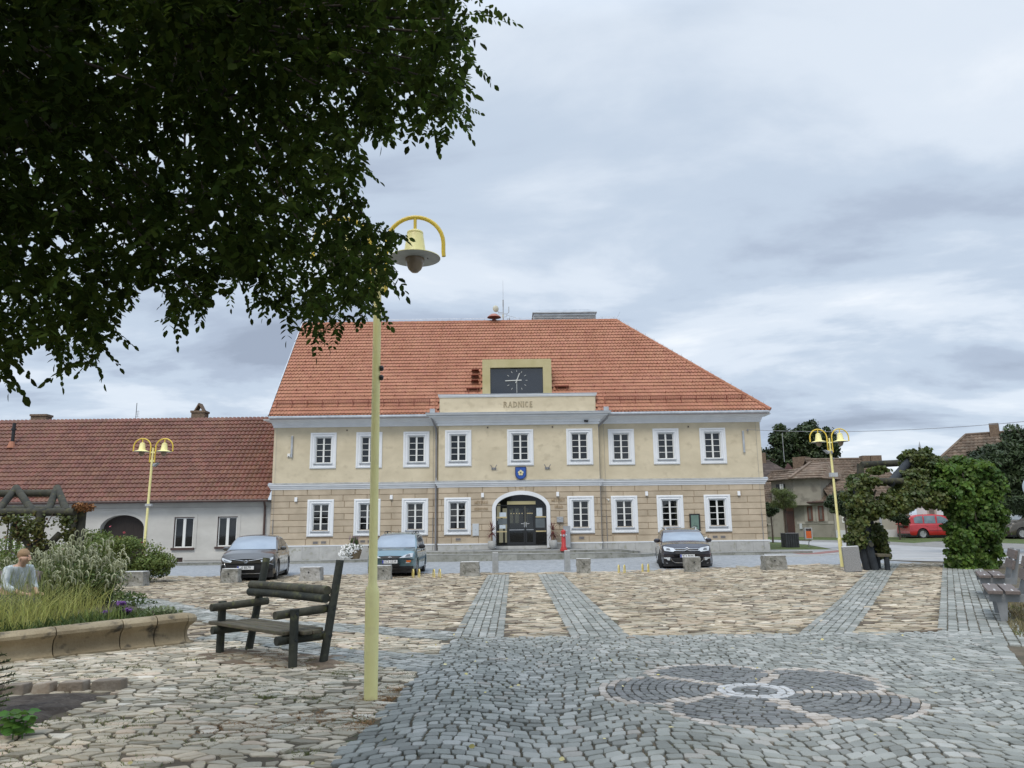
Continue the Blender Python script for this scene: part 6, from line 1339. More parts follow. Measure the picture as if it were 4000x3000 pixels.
    def wheels(s, steer, nsp):
        for wi, c in enumerate(s.wh):
            for sd_ in (-1, 1):
                w = bpy.data.objects.new('wheel', None) if False else None
                q = MB(); r = s.rw; q.lathe((0, 0, 0), [(r * .62, .02), (r * .64, .095), (r * .92, .098), (r * .985, .075), (r, .05), (r, -.08), (r * .9, -.10), (0, -.10)], 28, axis='y'); wv = q.build('wheel', m_tyre, s.t, smooth=True, angle=40)
                wv.location = (c, sd_ * (s.W - .125), r); wv.rotation_euler = (0, 0, (0 if sd_ > 0 else PI) + (steer if wi == 0 else 0))
                g = MB(); g.lathe((0, 0, 0), [(0, .03), (r * .60, .03), (r * .66, .094), (r * .63, .098), (r * .60, .05)], 24, axis='y'); g.build('wheel_well', m_black, wv)
                g = MB(); g.lathe((0, .085, 0), [(0, .0), (.055, .0), (.055, -.02)], 12, axis='y')
                for k in range(nsp): a = 2 * PI * k / nsp; g.bar((.03 * math.cos(a), .072, .03 * math.sin(a)), (r * .62 * math.cos(a), .085, r * .62 * math.sin(a)), .022, r * 1.15 / nsp, up=(-math.sin(a), 0, math.cos(a))) if False else g.hexa([(.03 * math.cos(a - .6), .06, .03 * math.sin(a - .6)), (.03 * math.cos(a + .6), .06, .03 * math.sin(a + .6)), (r * .63 * math.cos(a + 1.1 / nsp), .07, r * .63 * math.sin(a + 1.1 / nsp)), (r * .63 * math.cos(a - 1.1 / nsp), .07, r * .63 * math.sin(a - 1.1 / nsp)), (.03 * math.cos(a - .6), .085, .03 * math.sin(a - .6)), (.03 * math.cos(a + .6), .085, .03 * math.sin(a + .6)), (r * .63 * math.cos(a + 1.1 / nsp), .09, r * .63 * math.sin(a + 1.1 / nsp)), (r * .63 * math.cos(a - 1.1 / nsp), .09, r * .63 * math.sin(a - 1.1 / nsp))])
                g.lathe((0, 0, 0), [(r * .60, .06), (r * .60, .092), (r * .655, .097), (r * .655, .07)], 24, axis='y'); g.build('rim', m_alloy, wv)
    # patches on the front: polygon in (y,z)
    def front(s, name, poly, m, off=.008, parent=None, th=.012, rear=False, mirror=False, sub=6):
        for sg in ((1, -1) if mirror else (1,)):
            q = MB(); P = []
            for a, b in zip(poly, poly[1:] + poly[:1]):
                for k in range(sub): P.append((a[0] + (b[0] - a[0]) * k / sub, a[1] + (b[1] - a[1]) * k / sub))
            cy, cz = sum(p[0] for p in P) / len(P), sum(p[1] for p in P) / len(P); f = (lambda y, z: s.xr(y, z) - off) if rear else (lambda y, z: s.xf(y, z) + off)
            rings = []
            for k in (1.0, .66, .33): rings.append([(f(cy + (y - cy) * k, cz + (z - cz) * k), sg * (cy + (y - cy) * k), cz + (z - cz) * k) for y, z in P])
            n = len(P); vs = [p for r in rings for p in r] + [(f(cy, cz), sg * cy, cz)] + [(x + (th + .03) * (1 if rear else -1), y, z) for x, y, z in rings[0]]
            fs = [(r * n + i, r * n + (i + 1) % n, (r + 1) * n + (i + 1) % n, (r + 1) * n + i) for r in (0, 1) for i in range(n)] + [(2 * n + i, 2 * n + (i + 1) % n, 3 * n) for i in range(n)] + [(i, (i + 1) % n, 3 * n + 1 + (i + 1) % n, 3 * n + 1 + i) for i in range(n)]
            q.add(vs, fs); o = q.build(name, m, parent or s.t, smooth=True)
        return o
    def fline(s, name, pts, m, rad=.009, off=.014):
        for sg in (1, -1):
            q = MB(); P = []
            for a, b in zip(pts[:-1], pts[1:]):
                for k in range(4): P.append((a[0] + (b[0] - a[0]) * k / 4, a[1] + (b[1] - a[1]) * k / 4))
            P.append(pts[-1]); q.tube([(s.xf(y, z) + off, sg * y, z) for y, z in P], rad, 6); q.build(name, m, s.t, smooth=True)
    def side(s, name, poly, m, sides=(1, -1), off=.008, house=True, parent=None, sub=5):
        for sg in sides:
            q = MB(); P = []
            for a, b in zip(poly, poly[1:] + poly[:1]):
                for k in range(sub): P.append((a[0] + (b[0] - a[0]) * k / sub, a[1] + (b[1] - a[1]) * k / sub))
            cx, cz = sum(p[0] for p in P) / len(P), sum(p[1] for p in P) / len(P)
            def f(x, z):
                if house: return s.ry(x, z) + off
                return s.hw(x) * lerp([(0, .955), (.07, .985), (.3, 1.0), (.55, .995), (.8, .975), (.93, .955), (1, .925)], (z - s.sill) / (s.belt - s.sill)) + off
            R = [[(cx + (x - cx) * k, sg * f(cx + (x - cx) * k, cz + (z - cz) * k), cz + (z - cz) * k) for x, z in P] for k in (1, .5)]; n = len(P); vs = R[0] + R[1] + [(cx, sg * f(cx, cz), cz)] + [(x, y - sg * .03, z) for x, y, z in R[0]]
            q.add(vs, [(i, (i + 1) % n, n + (i + 1) % n, n + i) for i in range(n)] + [(n + i, n + (i + 1) % n, 2 * n) for i in range(n)] + [(i, (i + 1) % n, 2 * n + 1 + (i + 1) % n, 2 * n + 1 + i) for i in range(n)]); o = q.build(name, m, parent or s.t, smooth=True)
        return o
    def screenp(s, name, x0, x1, m, inset=.06, off=.012, rear=False):
        """windscreen / rear window lying on the greenhouse between stations x0 (low) and x1 (high)"""
        q = MB(); nu, nv = 9, 6; V = []
        for j in range(nv):
            x = x0 + (x1 - x0) * j / (nv - 1); zt = lerp(s.roof, x); hgt = zt - s.belt + .03
            for i in range(nu):
                k = -1 + 2 * i / (nu - 1); ka = abs(k) * .93; w = s.ry(x, zt); dz = (0 if ka > .92 else .04 * (1 - (ka / .93) ** 1.6)) * cl(hgt / .3); bulge = 0.10 * (1 - ka * ka) * cl((s.zmax - zt) / .25, 0, 1) * (0 if rear else 1) - (0.08 * (1 - ka * ka) * cl((s.zmax - zt) / .25) if rear else 0)
                V.append((x + bulge + (.015 if not rear else -.015), w * k * (1 - inset), zt + dz + off))
        F = [(j * nu + i, j * nu + i + 1, (j + 1) * nu + i + 1, (j + 1) * nu + i) for j in range(nv - 1) for i in range(nu - 1)]
        q.add(V, F, .5); return q.build(name, m, s.t, smooth=True)
    def mirror(s, x, z, m, sz=1.0):
        for sg in (1, -1):
            q = MB(); q.lathe((0, 0, 0), [(0, -.07), (.05, -.065), (.085, -.02), (.085, .03), (.06, .05), (0, .055)], 12, axis='x', sx=1.25 * sz, sy=.85 * sz); o = q.build('wing_mirror', m, s.t, smooth=True); o.location = (x, sg * (s.ry(x, z) + .13), z + .03); o.rotation_euler = (0, 0, PI)
            q = MB(); q.bar((x, sg * (s.ry(x, z) - .01), z - .02), (x, sg * (s.ry(x, z) + .10), z), .04, .03); q.build('mirror_arm', m_black, s.t)
    def plate(s, txt, z, rear=False, yo=0.0, frame=True):
        x = (s.xr(0, z) - .03) if rear else s.xf(0, z) + .03; q = MB(); q.box(min(x, x + (-.012 if rear else .012)) , max(x, x + (-.012 if rear else .012)), yo - .26, yo + .26, z - .055, z + .055); p = q.build('number_plate', m_plate, s.t)
        q = MB(); xa = x + (.001 if rear else -.008); q.box(xa - .02, xa + .01 if rear else xa + .006, yo - .275, yo + .275, z - .068, z + .068); q.build('plate_holder', m_black, s.t)
        if txt:
            sg = -1 if rear else 1
            q = MB(); xx_ = x + sg * .0145; q.box(min(xx_, xx_ - sg * .004), max(xx_, xx_ - sg * .004), (yo - .255) if not rear else yo + .205, (yo - .205) if not rear else yo + .255, -.052 + z, z + .052); 
            q.build('plate_band', m_blue, p)
            text_mesh('plate_text', txt, .115, m_ink, p, (x + sg * .0145, yo + .02 * sg, z), rot=(PI / 2, 0, sg * PI / 2), depth=.001, sx=.9)
        return p
def heading(dx, dy): return math.atan2(dy, dx)

# --- dark grey sedan
paintA = mat('bronze_grey_paint', (0.085, 0.08, 0.072), (0.10, 0.094, 0.085), 0.28, 2, metal=0.65, coat=1.0)
A = Car('parked_car', 'dark bronze grey sedan parked at the far left of the row', paintA, (-8.63, 25.35, 0), heading(.16, -1), 4.6, 1.80,
        top=[(-4.6, .98), (-4.2, 1.04), (-3.7, 1.06), (-1.3, .98), (-.9, .93), (-.45, .84), (-.15, .74), (0, .66)], belt=.90,
        roof=[(-.98, .92), (-1.25, 1.03), (-1.75, 1.30), (-2.1, 1.41), (-2.6, 1.44), (-3.2, 1.38), (-3.7, 1.20), (-4.2, 1.05)], wheels=(-.92, -3.62), rw=.325, screen=(-1.05, -1.95), rear=(-3.25, -4.1), bow=.34, rake=(.16, .07), sill=.22)
A.screenp('windscreen', -1.12, -2.0, m_shield); A.screenp('rear_window', -4.0, -3.3, m_sideg, rear=True)
A.side('side_window', [(-1.62, .94), (-2.45, .95), (-2.45, 1.33), (-2.15, 1.33), (-1.85, 1.22)], m_sideg); A.side('side_window', [(-2.52, .95), (-3.55, .99), (-3.40, 1.22), (-3.0, 1.33), (-2.52, 1.34)], m_sideg); A.mirror(-1.65, .98, paintA)
hl = A.front('headlight', [(.44, .66), (.62, .70), (.80, .76), (.80, .70), (.70, .62), (.48, .61)], m_lens, mirror=True); A.front('headlight_unit', [(.52, .63), (.74, .70), (.70, .63)], m_lensd, mirror=True, off=.014)
A.fline('chrome_strip', [(.08, .655), (.14, .665), (.52, .715)], m_chrome)
A.front('grille', [(-.62, .54), (.62, .54), (.60, .36), (.42, .27), (-.42, .27), (-.60, .36)], m_black); A.fline('bumper_trim', [(0, .25), (.62, .255)], m_chrome, .009, .02)
A.front('bumper_vent', [(.66, .56), (.80, .54), (.80, .32), (.70, .28)], m_black, mirror=True); A.fline('vent_trim', [(.82, .52), (.68, .56), (.655, .52), (.66, .30), (.62, .255)], m_chrome, .008)
q = MB(); x = A.xf(0, .63) + .02; q.lathe((x, 0, .63), [(0, 0), (.075, 0), (.075, .015), (0, .02)], 18, axis='x', sx=1.0, sy=.68); em = q.build('badge', m_black, A.t)
q = MB()
for rx, ry in ((.062, .042), (.022, .04), (.048, .02)):
    q.tube([(x + .022, rx * math.cos(t), .63 + (.012 if rx == .048 else 0) + ry * math.sin(t)) for t in np.linspace(0, 2 * PI, 18)], .0055, 5, cap=False)
q.build('emblem', m_chrome, em)
A.plate('0 8579', .44); A.side('door_seam', [(-2.47, .30), (-2.485, .30), (-2.485, .90), (-2.47, .90)], m_black, house=False, off=.002); A.side('door_handle', [(-2.15, .86), (-2.35, .87), (-2.35, .84), (-2.15, .83)], m_chrome, house=False, off=.02); A.side('door_handle', [(-3.15, .88), (-3.35, .89), (-3.35, .86), (-3.15, .85)], m_chrome, house=False, off=.02)
q = MB(); q.bar((-1.02, .55, .955), (-1.14, -.05, 1.0), .02, .015); q.bar((-1.0, -.05, .955), (-1.12, -.6, .99), .02, .015); q.build('wiper', m_black, A.t)

# --- light blue estate
paintB = mat('light_blue_paint', (0.135, 0.235, 0.27), (0.16, 0.27, 0.31), 0.3, 2, metal=0.45, coat=0.9)
gB = gp(1530, 2262)
B = Car('parked_car', 'light blue estate car with roof rails parked behind the near lamp post', paintB, (-4.22, 26.75, 0), heading(.01, -1), 4.45, 1.72,
        top=[(-4.45, .90), (-1.25, .96), (-.9, .92), (-.4, .83), (-.12, .73), (0, .66)], belt=.90,
        roof=[(-.95, .91), (-1.2, 1.0), (-1.75, 1.30), (-2.05, 1.41), (-2.6, 1.46), (-3.6, 1.45), (-4.1, 1.40), (-4.3, 1.20), (-4.43, .92)], wheels=(-.85, -3.45), rw=.30, screen=(-1.0, -1.95), rear=(-4.1, -4.4), bow=.30, rake=(.14, .06), sill=.24)
B.screenp('windscreen', -1.08, -1.98, m_shield); B.screenp('rear_window', -4.38, -4.12, m_sideg, rear=True)
for P in ([(-1.6, .94), (-2.35, .95), (-2.35, 1.36), (-2.1, 1.35), (-1.85, 1.22)], [(-2.43, .95), (-3.25, .97), (-3.15, 1.37), (-2.43, 1.38)], [(-3.35, .99), (-4.0, 1.05), (-3.9, 1.30), (-3.25, 1.37)]): B.side('side_window', P, m_sideg)
B.mirror(-1.6, .96, m_black, 1.1)
B.front('headlight', [(.30, .64), (.50, .74), (.70, .80), (.76, .80), (.74, .66), (.66, .655)], m_lens, mirror=True); B.front('headlight_unit', [(.50, .67), (.56, .75), (.66, .76), (.68, .68)], m_lensd, mirror=True, off=.016)
B.front('grille', [(-.34, .69), (0, .72), (.34, .69), (.30, .63), (0, .615), (-.30, .63)], m_black); B.front('lower_grille', [(-.36, .44), (.36, .44), (.30, .36), (-.30, .36)], m_black)
B.front('bumper_strip', [(.44, .585), (.78, .595), (.78, .575), (.44, .565)], m_black, mirror=True, off=.014); B.front('indicator', [(.54, .555), (.70, .555), (.68, .49), (.56, .495)], m_orange, mirror=True, off=.012); B.front('fog_surround', [(.53, .49), (.66, .48), (.64, .47), (.53, .475)], m_plate, mirror=True, off=.013); B.front('bumper_lip', [(-.70, .30), (.70, .30), (.66, .25), (-.66, .25)], m_black, off=.006)
q = MB(); x = B.xf(0, .665) + .02; q.lathe((x, 0, .665), [(0, 0), (.07, 0), (.07, .012), (0, .018)], 18, axis='x', sy=.42); q.build('badge', m_chrome, B.t)
B.plate('5C3 5339', .52)
for sg in (1, -1): q = MB(); q.tube([(-2.05, sg * .50, 1.44), (-2.3, sg * .535, 1.525), (-2.9, sg * .54, 1.535), (-3.7, sg * .535, 1.52), (-3.95, sg * .52, 1.44)], .014, 6); q.bar((-2.9, sg * .54, 1.535), (-2.9, sg * .54, 1.46), .04, .03); q.build('roof_rail', m_black, B.t)
q = MB(); q.cyl((-2.2, 0, 1.45), (-2.05, 0, 1.60), .005, n=5); q.build('aerial', m_black, B.t); q = MB(); q.bar((-.98, .6, .93), (-1.12, .05, .99), .025, .02); q.bar((-.97, .0, .95), (-1.1, -.55, .99), .025, .02); q.build('wiper', m_black, B.t)
B.side('rubbing_strip', [(-1.35, .60), (-3.05, .62), (-3.05, .54), (-1.35, .52)], mat('strip_blue', (0.10, 0.16, 0.2), None, 0.5), house=False, off=.012)
for x_ in (-2.39, -3.3): B.side('door_seam', [(x_, .30), (x_ - .015, .30), (x_ - .015, .90), (x_, .90)], m_black, house=False, off=.002)
for x_ in (-2.15, -3.0): B.side('door_handle', [(x_, .86), (x_ - .18, .87), (x_ - .18, .83), (x_, .82)], m_black, house=False, off=.02)

# --- black estate
paintC = mat('aubergine_black_paint', (0.010, 0.008, 0.016), (0.014, 0.011, 0.02), 0.2, 2, metal=0.2, coat=1.0)
C_ = Car('parked_car', 'black estate car with turned front wheels and silver roof rails before the town hall', paintC, (6.32, 28.75, 0), heading(-.13, -1), 4.83, 1.88,
        top=[(-4.83, .93), (-1.4, 1.02), (-1.0, .98), (-.45, .90), (-.14, .80), (0, .70)], belt=.95,
        roof=[(-1.08, .95), (-1.35, 1.04), (-1.95, 1.33), (-2.3, 1.44), (-2.8, 1.49), (-3.7, 1.48), (-4.3, 1.42), (-4.6, 1.22), (-4.8, .95)], wheels=(-1.0, -3.8), rw=.345, screen=(-1.1, -2.2), rear=(-4.3, -4.75), bow=.30, rake=(.14, .07), sill=.24, steer=R_(-24), nsp=5)
C_.screenp('windscreen', -1.2, -2.22, m_shield); C_.screenp('rear_window', -4.72, -4.34, m_sideg, rear=True)
for P in ([(-1.75, .99), (-2.6, 1.0), (-2.6, 1.39), (-2.3, 1.38), (-2.0, 1.24)], [(-2.68, 1.0), (-3.55, 1.02), (-3.45, 1.40), (-2.68, 1.41)], [(-3.65, 1.04), (-4.35, 1.10), (-4.2, 1.33), (-3.55, 1.40)]): C_.side('side_window', P, m_sideg)
C_.mirror(-1.75, 1.02, paintC, 1.15)
C_.front('headlight', [(.40, .72), (.48, .80), (.80, .86), (.84, .84), (.80, .70), (.50, .665)], m_lens, mirror=True); C_.front('headlight_unit', [(.58, .72), (.62, .79), (.72, .80), (.74, .73)], m_lensd, mirror=True, off=.016)
C_.front('grille', [(-.42, .755), (.42, .755), (.42, .69), (-.42, .69)], m_black, off=.004)
for z0 in (.765, .70): C_.fline('chevron_bar', [(0, z0 + .045), (.09, z0), (.46, z0 + .004)], m_chrome, .011, .018)
C_.front('upper_slot', [(-.45, .645), (.45, .645), (.40, .60), (-.40, .60)], m_black); C_.front('lower_grille', [(-.60, .455), (.60, .455), (.44, .30), (-.44, .30)], m_black)
C_.front('fog_light', [(.62, .47), (.84, .46), (.82, .42), (.74, .41), (.70, .36), (.62, .36)], m_lens, mirror=True, off=.01); C_.fline('bumper_trim', [(0, .272), (.44, .275), (.56, .36), (.60, .46)], m_chrome, .008, .02)
C_.front('corner_strip', [(.70, .27), (.86, .28), (.86, .25), (.70, .24)], m_alloy, mirror=True, off=.014)
C_.plate('9C6 8646', .52, yo=0.0)
for sg in (1, -1): q = MB(); q.tube([(-2.2, sg * .57, 1.40), (-2.45, sg * .60, 1.53), (-3.0, sg * .605, 1.56), (-4.0, sg * .59, 1.53), (-4.3, sg * .57, 1.43)], .02, 6); q.build('roof_rail', m_chrome, C_.t)
for x_ in (-2.64, -3.6): C_.side('door_seam', [(x_, .32), (x_ - .012, .32), (x_ - .012, .95), (x_, .95)], m_tyre, house=False, off=.002)
for x_ in (-2.4, -3.3): C_.side('door_handle', [(x_, .90), (x_ - .2, .91), (x_ - .2, .87), (x_, .86)], m_chrome, house=False, off=.02)
q = MB(); q.bar((-1.1, .6, 1.0), (-1.22, .02, 1.055), .02, .015); q.build('wiper', m_black, C_.t)

# --- red people carrier on the grass verge
paintD = mat('red_paint_gloss', (0.42, 0.012, 0.018), (0.47, 0.018, 0.022), 0.25, 2, metal=0.1, coat=1.0)
gD = gp(3640, 2100)
D_ = Car('parked_car', 'red people carrier parked on the grass verge beyond the road', paintD, (gD.x + 2.45, gD.y - .4, gD.z - .06), heading(1, .02), 4.77, 1.88,
         top=[(-4.77, 1.02), (-1.25, 1.10), (-.9, 1.02), (-.4, .90), (-.12, .80), (0, .68)], belt=1.0,
         roof=[(-.80, 1.0), (-1.2, 1.17), (-1.8, 1.48), (-2.2, 1.60), (-2.8, 1.66), (-3.8, 1.63), (-4.4, 1.55), (-4.6, 1.30), (-4.75, 1.0)], wheels=(-.92, -3.77), rw=.34, screen=(-.95, -2.1), rear=(-4.35, -4.7), bow=.30, rake=(.20, .06), sill=.25, nsp=9)
D_.screenp('windscreen', -1.0, -2.1, m_shield); D_.screenp('rear_window', -4.68, -4.42, m_sideg, rear=True)
m_sg2 = mat('bright_side_glass', (0.14, 0.18, 0.20), (0.26, 0.32, 0.34), 0.08, 1.4, metal=0.4)
for P in ([(-1.75, 1.03), (-2.68, 1.04), (-2.62, 1.54), (-2.35, 1.52), (-2.0, 1.36)], [(-2.8, 1.04), (-3.58, 1.05), (-3.52, 1.56), (-2.76, 1.56)], [(-3.68, 1.05), (-4.25, 1.07), (-4.25, 1.40), (-4.05, 1.52), (-3.62, 1.56)]): D_.side('side_window', P, m_sg2)
D_.side('window_trim', [(-1.35, 1.02), (-1.70, 1.02), (-1.85, 1.22)], m_black); D_.mirror(-1.7, 1.06, paintD, 1.1)
for sg in (1, -1): q = MB(); q.bar((-4.62, sg * .74, 1.06), (-4.47, sg * .68, 1.42), .10, .06); q.build('tail_light', m_rlight, D_.t)
D_.plate('', .84, rear=True); D_.front('bumper_trim', [(-.6, .30), (.6, .30), (.6, .28), (-.6, .28)], m_alloy, rear=True); D_.side('repeater', [(-1.28, .89), (-1.40, .885), (-1.40, .865), (-1.28, .87)], m_orange, house=False, off=.012)
for x_ in (-1.85, -2.75, -3.65): D_.side('door_seam', [(x_, .36), (x_ - .014, .36), (x_ - .014, 1.0), (x_, 1.0)], m_tyre, house=False, off=.002)
for x_ in (-2.5, -3.35): D_.side('door_handle', [(x_, .90), (x_ - .2, .91), (x_ - .2, .87), (x_, .86)], paintD, house=False, off=.025)
D_.side('side_moulding', [(-1.4, .57), (-3.3, .57), (-3.3, .545), (-1.4, .545)], mat('dark_red', (0.16, 0.01, 0.012), None, 0.4), house=False, off=.01)
# --- beige hatchback behind the corner, dark van at the right edge
paintE = mat('beige_paint', (0.19, 0.175, 0.13), (0.22, 0.20, 0.15), 0.35, 2, metal=0.4, coat=0.8)
gE = gp(3040, 2098)
E_ = Car('parked_car', 'beige hatchback showing only its nose past the town hall corner', paintE, (at(3072, 2090, gE.y).x, gE.y, gE.z - .05), heading(1, -.12), 4.3, 1.75, top=[(-4.3, .98), (-1.2, 1.0), (-.8, .95), (-.3, .85), (0, .68)], belt=.93,
         roof=[(-.95, .93), (-1.3, 1.08), (-1.9, 1.40), (-2.4, 1.48), (-3.2, 1.46), (-3.9, 1.30), (-4.25, .95)], wheels=(-.80, -3.4), rw=.32, screen=(-1.0, -1.95), rear=(-3.6, -4.2), bow=.28, rake=(.15, .05), sill=.24)
E_.screenp('windscreen', -1.08, -1.95, m_shield); E_.side('side_window', [(-1.6, .97), (-2.4, .97), (-2.4, 1.38), (-2.1, 1.36)], m_sg2); E_.side('side_window', [(-2.5, .97), (-3.4, .98), (-3.2, 1.36), (-2.5, 1.38)], m_sg2); E_.mirror(-1.6, .98, m_black)
paintF = mat('brown_van_paint', (0.07, 0.06, 0.045), (0.085, 0.072, 0.055), 0.3, 2, metal=0.3, coat=0.9)
gF = gp(3960, 2105)
F_ = Car('parked_van', 'dark brown passenger van at the right edge behind the creeper', paintF, (at(3905, 2100, gF.y).x, gF.y, gF.z), heading(-1, .02), 5.0, 1.95, top=[(-5.0, 1.05), (-1.1, 1.15), (-.5, 1.02), (-.1, .86), (0, .70)], belt=1.12,
         roof=[(-.7, 1.12), (-1.1, 1.32), (-1.7, 1.72), (-2.2, 1.90), (-4.4, 1.92), (-4.85, 1.75), (-5.0, 1.12)], wheels=(-.95, -3.95), rw=.35, screen=(-.8, -1.7), rear=(-4.6, -4.95), bow=.22, rake=(.16, .05), sill=.26, tumble=.14, nsp=9)
F_.screenp('windscreen', -.9, -1.7, m_shield)
for P in ([(-1.55, 1.18), (-2.35, 1.18), (-2.35, 1.72), (-2.0, 1.68)], [(-2.45, 1.18), (-3.4, 1.2), (-3.4, 1.74), (-2.45, 1.74)], [(-3.5, 1.2), (-4.5, 1.25), (-4.4, 1.70), (-3.5, 1.74)]): F_.side('side_window', P, m_sideg)
F_.side('belt_trim', [(-1.5, 1.125), (-4.6, 1.17), (-4.6, 1.15), (-1.5, 1.10)], m_chrome); F_.mirror(-1.5, 1.2, m_black, 1.3); F_.side('door_handle', [(-2.2, 1.02), (-2.4, 1.02), (-2.4, .98), (-2.2, .98)], m_chrome, house=False, off=.02)
# ------------------------------------------------------------------ left flower bed, roses, log pergola, person
m_rose = fol('rose_leaf', (0.09, 0.13, 0.03), (0.17, 0.22, 0.06)); m_ygrass = fol('feathery_grass', (0.30, 0.33, 0.08), (0.46, 0.46, 0.15)); m_stalk = fol('pale_stalk', (0.16, 0.19, 0.06), (0.24, 0.26, 0.10))
m_bott = mat('cream_bottlebrush', (0.27, 0.285, 0.16), (0.50, 0.51, 0.36), 0.8, 6, rnd=0.25, trans=0.2); m_lowg = fol('low_green', (0.05, 0.085, 0.025), (0.10, 0.14, 0.04))
def bushp(name, label, base, blobs, n, ls, m, seed, group=None, cat='shrub', aspect=.6, nsub=10, rs=.38, droop=.1):
    t = thing(name, label, cat, tuple(base), 0, group); q = MB(); rg = random.Random(seed)
    for b in blobs:
        for k in range(4): q.tube([(b[0] * .4 + rg.uniform(-.1, .1), b[1] * .4, 0), (b[0] + rg.uniform(-.4, .4) * b[3], b[1] + rg.uniform(-.4, .4) * b[4], b[2] + b[5] * .5)], [.022, .008], 5)
    q.build('stem', m_bark, t); P, d = blob_points([tuple(b[:3]) + tuple(r * .8 for r in b[3:6]) + (.8,) for b in blobs] + clumpy(blobs, nsub, rs, seed), n); P[:, 2] = np.maximum(P[:, 2], .02)
    leafmesh('foliage', P, ls * RNG.uniform(.7, 1.3, n), m, t, normals=d * .7 + np.array([0, 0, .7]), aspect=aspect, droop=droop); return t
pc = at(470, 2200, 25.5)
rb = bushp('rose_bush', 'large rose bush with fine green leaves under the arched gate', (pc.x, 25.6, 0), [(-.9, .2, .95, 1.0, .9, .75), (.45, .1, .8, 1.15, .95, .72), (-1.25, 0.4, 1.25, .7, .6, .6), (1.2, 0, .5, .5, .6, .5)], 19000, .075, m_rose, 3, 'rose bushes')
P, d = blob_points([(-.9, .1, 1.0, 1.05, .95, .8), (.35, 0, .8, 1.05, .95, .68)], 16, shell=1.0); leafmesh('rose_flower', P, .09, mat('pink_rose', (0.45, 0.06, 0.09), (0.5, 0.1, 0.12), 0.6), rb, aspect=1)
pc = at(95, 2200, 24.5); rb2 = bushp('rose_bush', 'rose bush behind the cream grasses at the left edge', (pc.x, 24.6, 0), [(-.9, .2, .95, 1.2, .9, .75), (.6, .1, .85, .9, .9, .65), (-2.2, .2, 1.0, 1.0, .9, .8)], 12000, .075, m_rose, 5, 'rose bushes')
P, d = blob_points([(0, .1, 1.0, 1.5, .95, .8)], 14, shell=1.0); leafmesh('rose_flower', P, .09, MATS['pink_rose'], rb2, aspect=1)
# carved stone pillar
p = gp(330, 2285); yy = 22.0; x_ = at(318, 2200, yy).x; w_ = .42
q = MB(); q.box(-w_ / 2, w_ / 2, -.15, .15, 0, .95); q2 = MB(); q2.box(-w_ / 2 - .06, w_ / 2 + .06, -.2, .2, .99, 1.06); q2.box(-w_ / 2 - .03, w_ / 2 + .03, -.17, .17, .95, .99); q3 = MB(); q3.box(-w_ / 2 + .0, w_ / 2 - .12, -.16, -.151, .1, .88)
simple('stone_pillar', 'low sandstone pillar with grey inset panel between the cream flowers and the rose bush', 'pillar', (x_, yy, 0), [('pillar_shaft', q, mat('warm_sandstone', (0.36, 0.28, 0.19), (0.45, 0.37, 0.27), 0.9, 3, bump=.3), {}), ('pillar_cap', q2, MATS['warm_sandstone'], {'bevel': .01}), ('inset_panel', q3, mat('slate_inset', (0.25, 0.25, 0.26), None, 0.7), {})])
# log pergola at the left
m_plog = mat('greenish_log', (0.022, 0.023, 0.017), (0.06, 0.057, 0.04), 0.85, 3, bump=.9, bscale=8, c3=(0.095, 0.095, 0.04))
Yp = 19.5; A2 = lambda px, py, Y=Yp: at(px, py, Y)
pg = thing('log_pergola', 'dark log pergola with pitched rafters behind the cream flowers', 'pergola', (A2(150, 2200).x, Yp, 0)); PB = dict(parent=pg, world=True)
def log(nm, pts, r, m=m_plog): q = MB(); q.tube(pts, r, 12); return q.build(nm, m, smooth=True, **PB)
p1, p2 = A2(-260, 2003), A2(292, 2000); log('wall_plate', [p1, p2], .10)
p1b, p2b = A2(-300, 1985, Yp + 2.4), A2(262, 1992, Yp + 2.4); log('wall_plate', [p1b, p2b], .10)
r1, r2 = A2(-300, 1930, Yp + 1.2), A2(236, 1926, Yp + 1.2); log('ridge_beam', [r1, r2], .10)
for px in (-160, 62, 222):
    a = A2(px, 1912, Yp + 1.2); log('rafter', [a + Vector((0, 0, .05)), Vector((A2(px + (66 if px < 200 else 38), 2000).x, Yp, p1.z))], .09); log('rafter', [a + Vector((0, 0, .03)), Vector((A2(px - (72 if px < 200 else 34), 1985).x, Yp, p1.z))], .09)
for px in (150, 285, -160): x = A2(px, 2100).x; log('post', [(x, Yp + (.0 if px != 285 else .3), -.1), (x, Yp + (.0 if px != 285 else .3), p1.z)], .11)
x = A2(285, 2100, Yp + 2.4).x; log('post', [(x, Yp + 2.4, -.1), (x, Yp + 2.4, p1b.z)], .11)
x = A2(150, 2100).x; log('brace', [(x, Yp - .02, 1.0), tuple(A2(62, 2040))], .085); log('brace', [(x, Yp - .02, 1.0), tuple(A2(235, 2085))], .085)
vp = thing('vine', 'reddish green creeper leaves climbing through the left log pergola', 'climbing plant', (A2(120, 2050).x, Yp - .1, 0)); q = MB(); q.tube([(.1, 0, 0), (.2, -.05, 1.2), (-.2, 0, 1.9), (-.7, 0, 2.0)], .015, 5); q.tube([(.2, -.05, 1.2), (.5, 0, 1.9), (.6, 0, 2.1)], .012, 5); q.build('stem', m_bark, vp)
m_vine = mat('vine_leaf', (0.06, 0.085, 0.025), (0.13, 0.14, 0.035), 0.6, 1.6, rnd=.35, trans=.25, hue=.03, c3=(0.16, 0.07, 0.03))
P, d = blob_points([(-.45, 0, 1.95, .45, .3, .20), (.15, -.05, 1.75, .42, .3, .35), (.35, 0, 1.3, .28, .3, .4), (-.2, 0, 1.6, .35, .3, .22), (.85, .1, 1.9, .25, .3, .22), (.9, .2, 1.5, .2, .3, .3)], 1500, shell=.1); leafmesh('foliage', P, .085, m_vine, vp, aspect=.75)
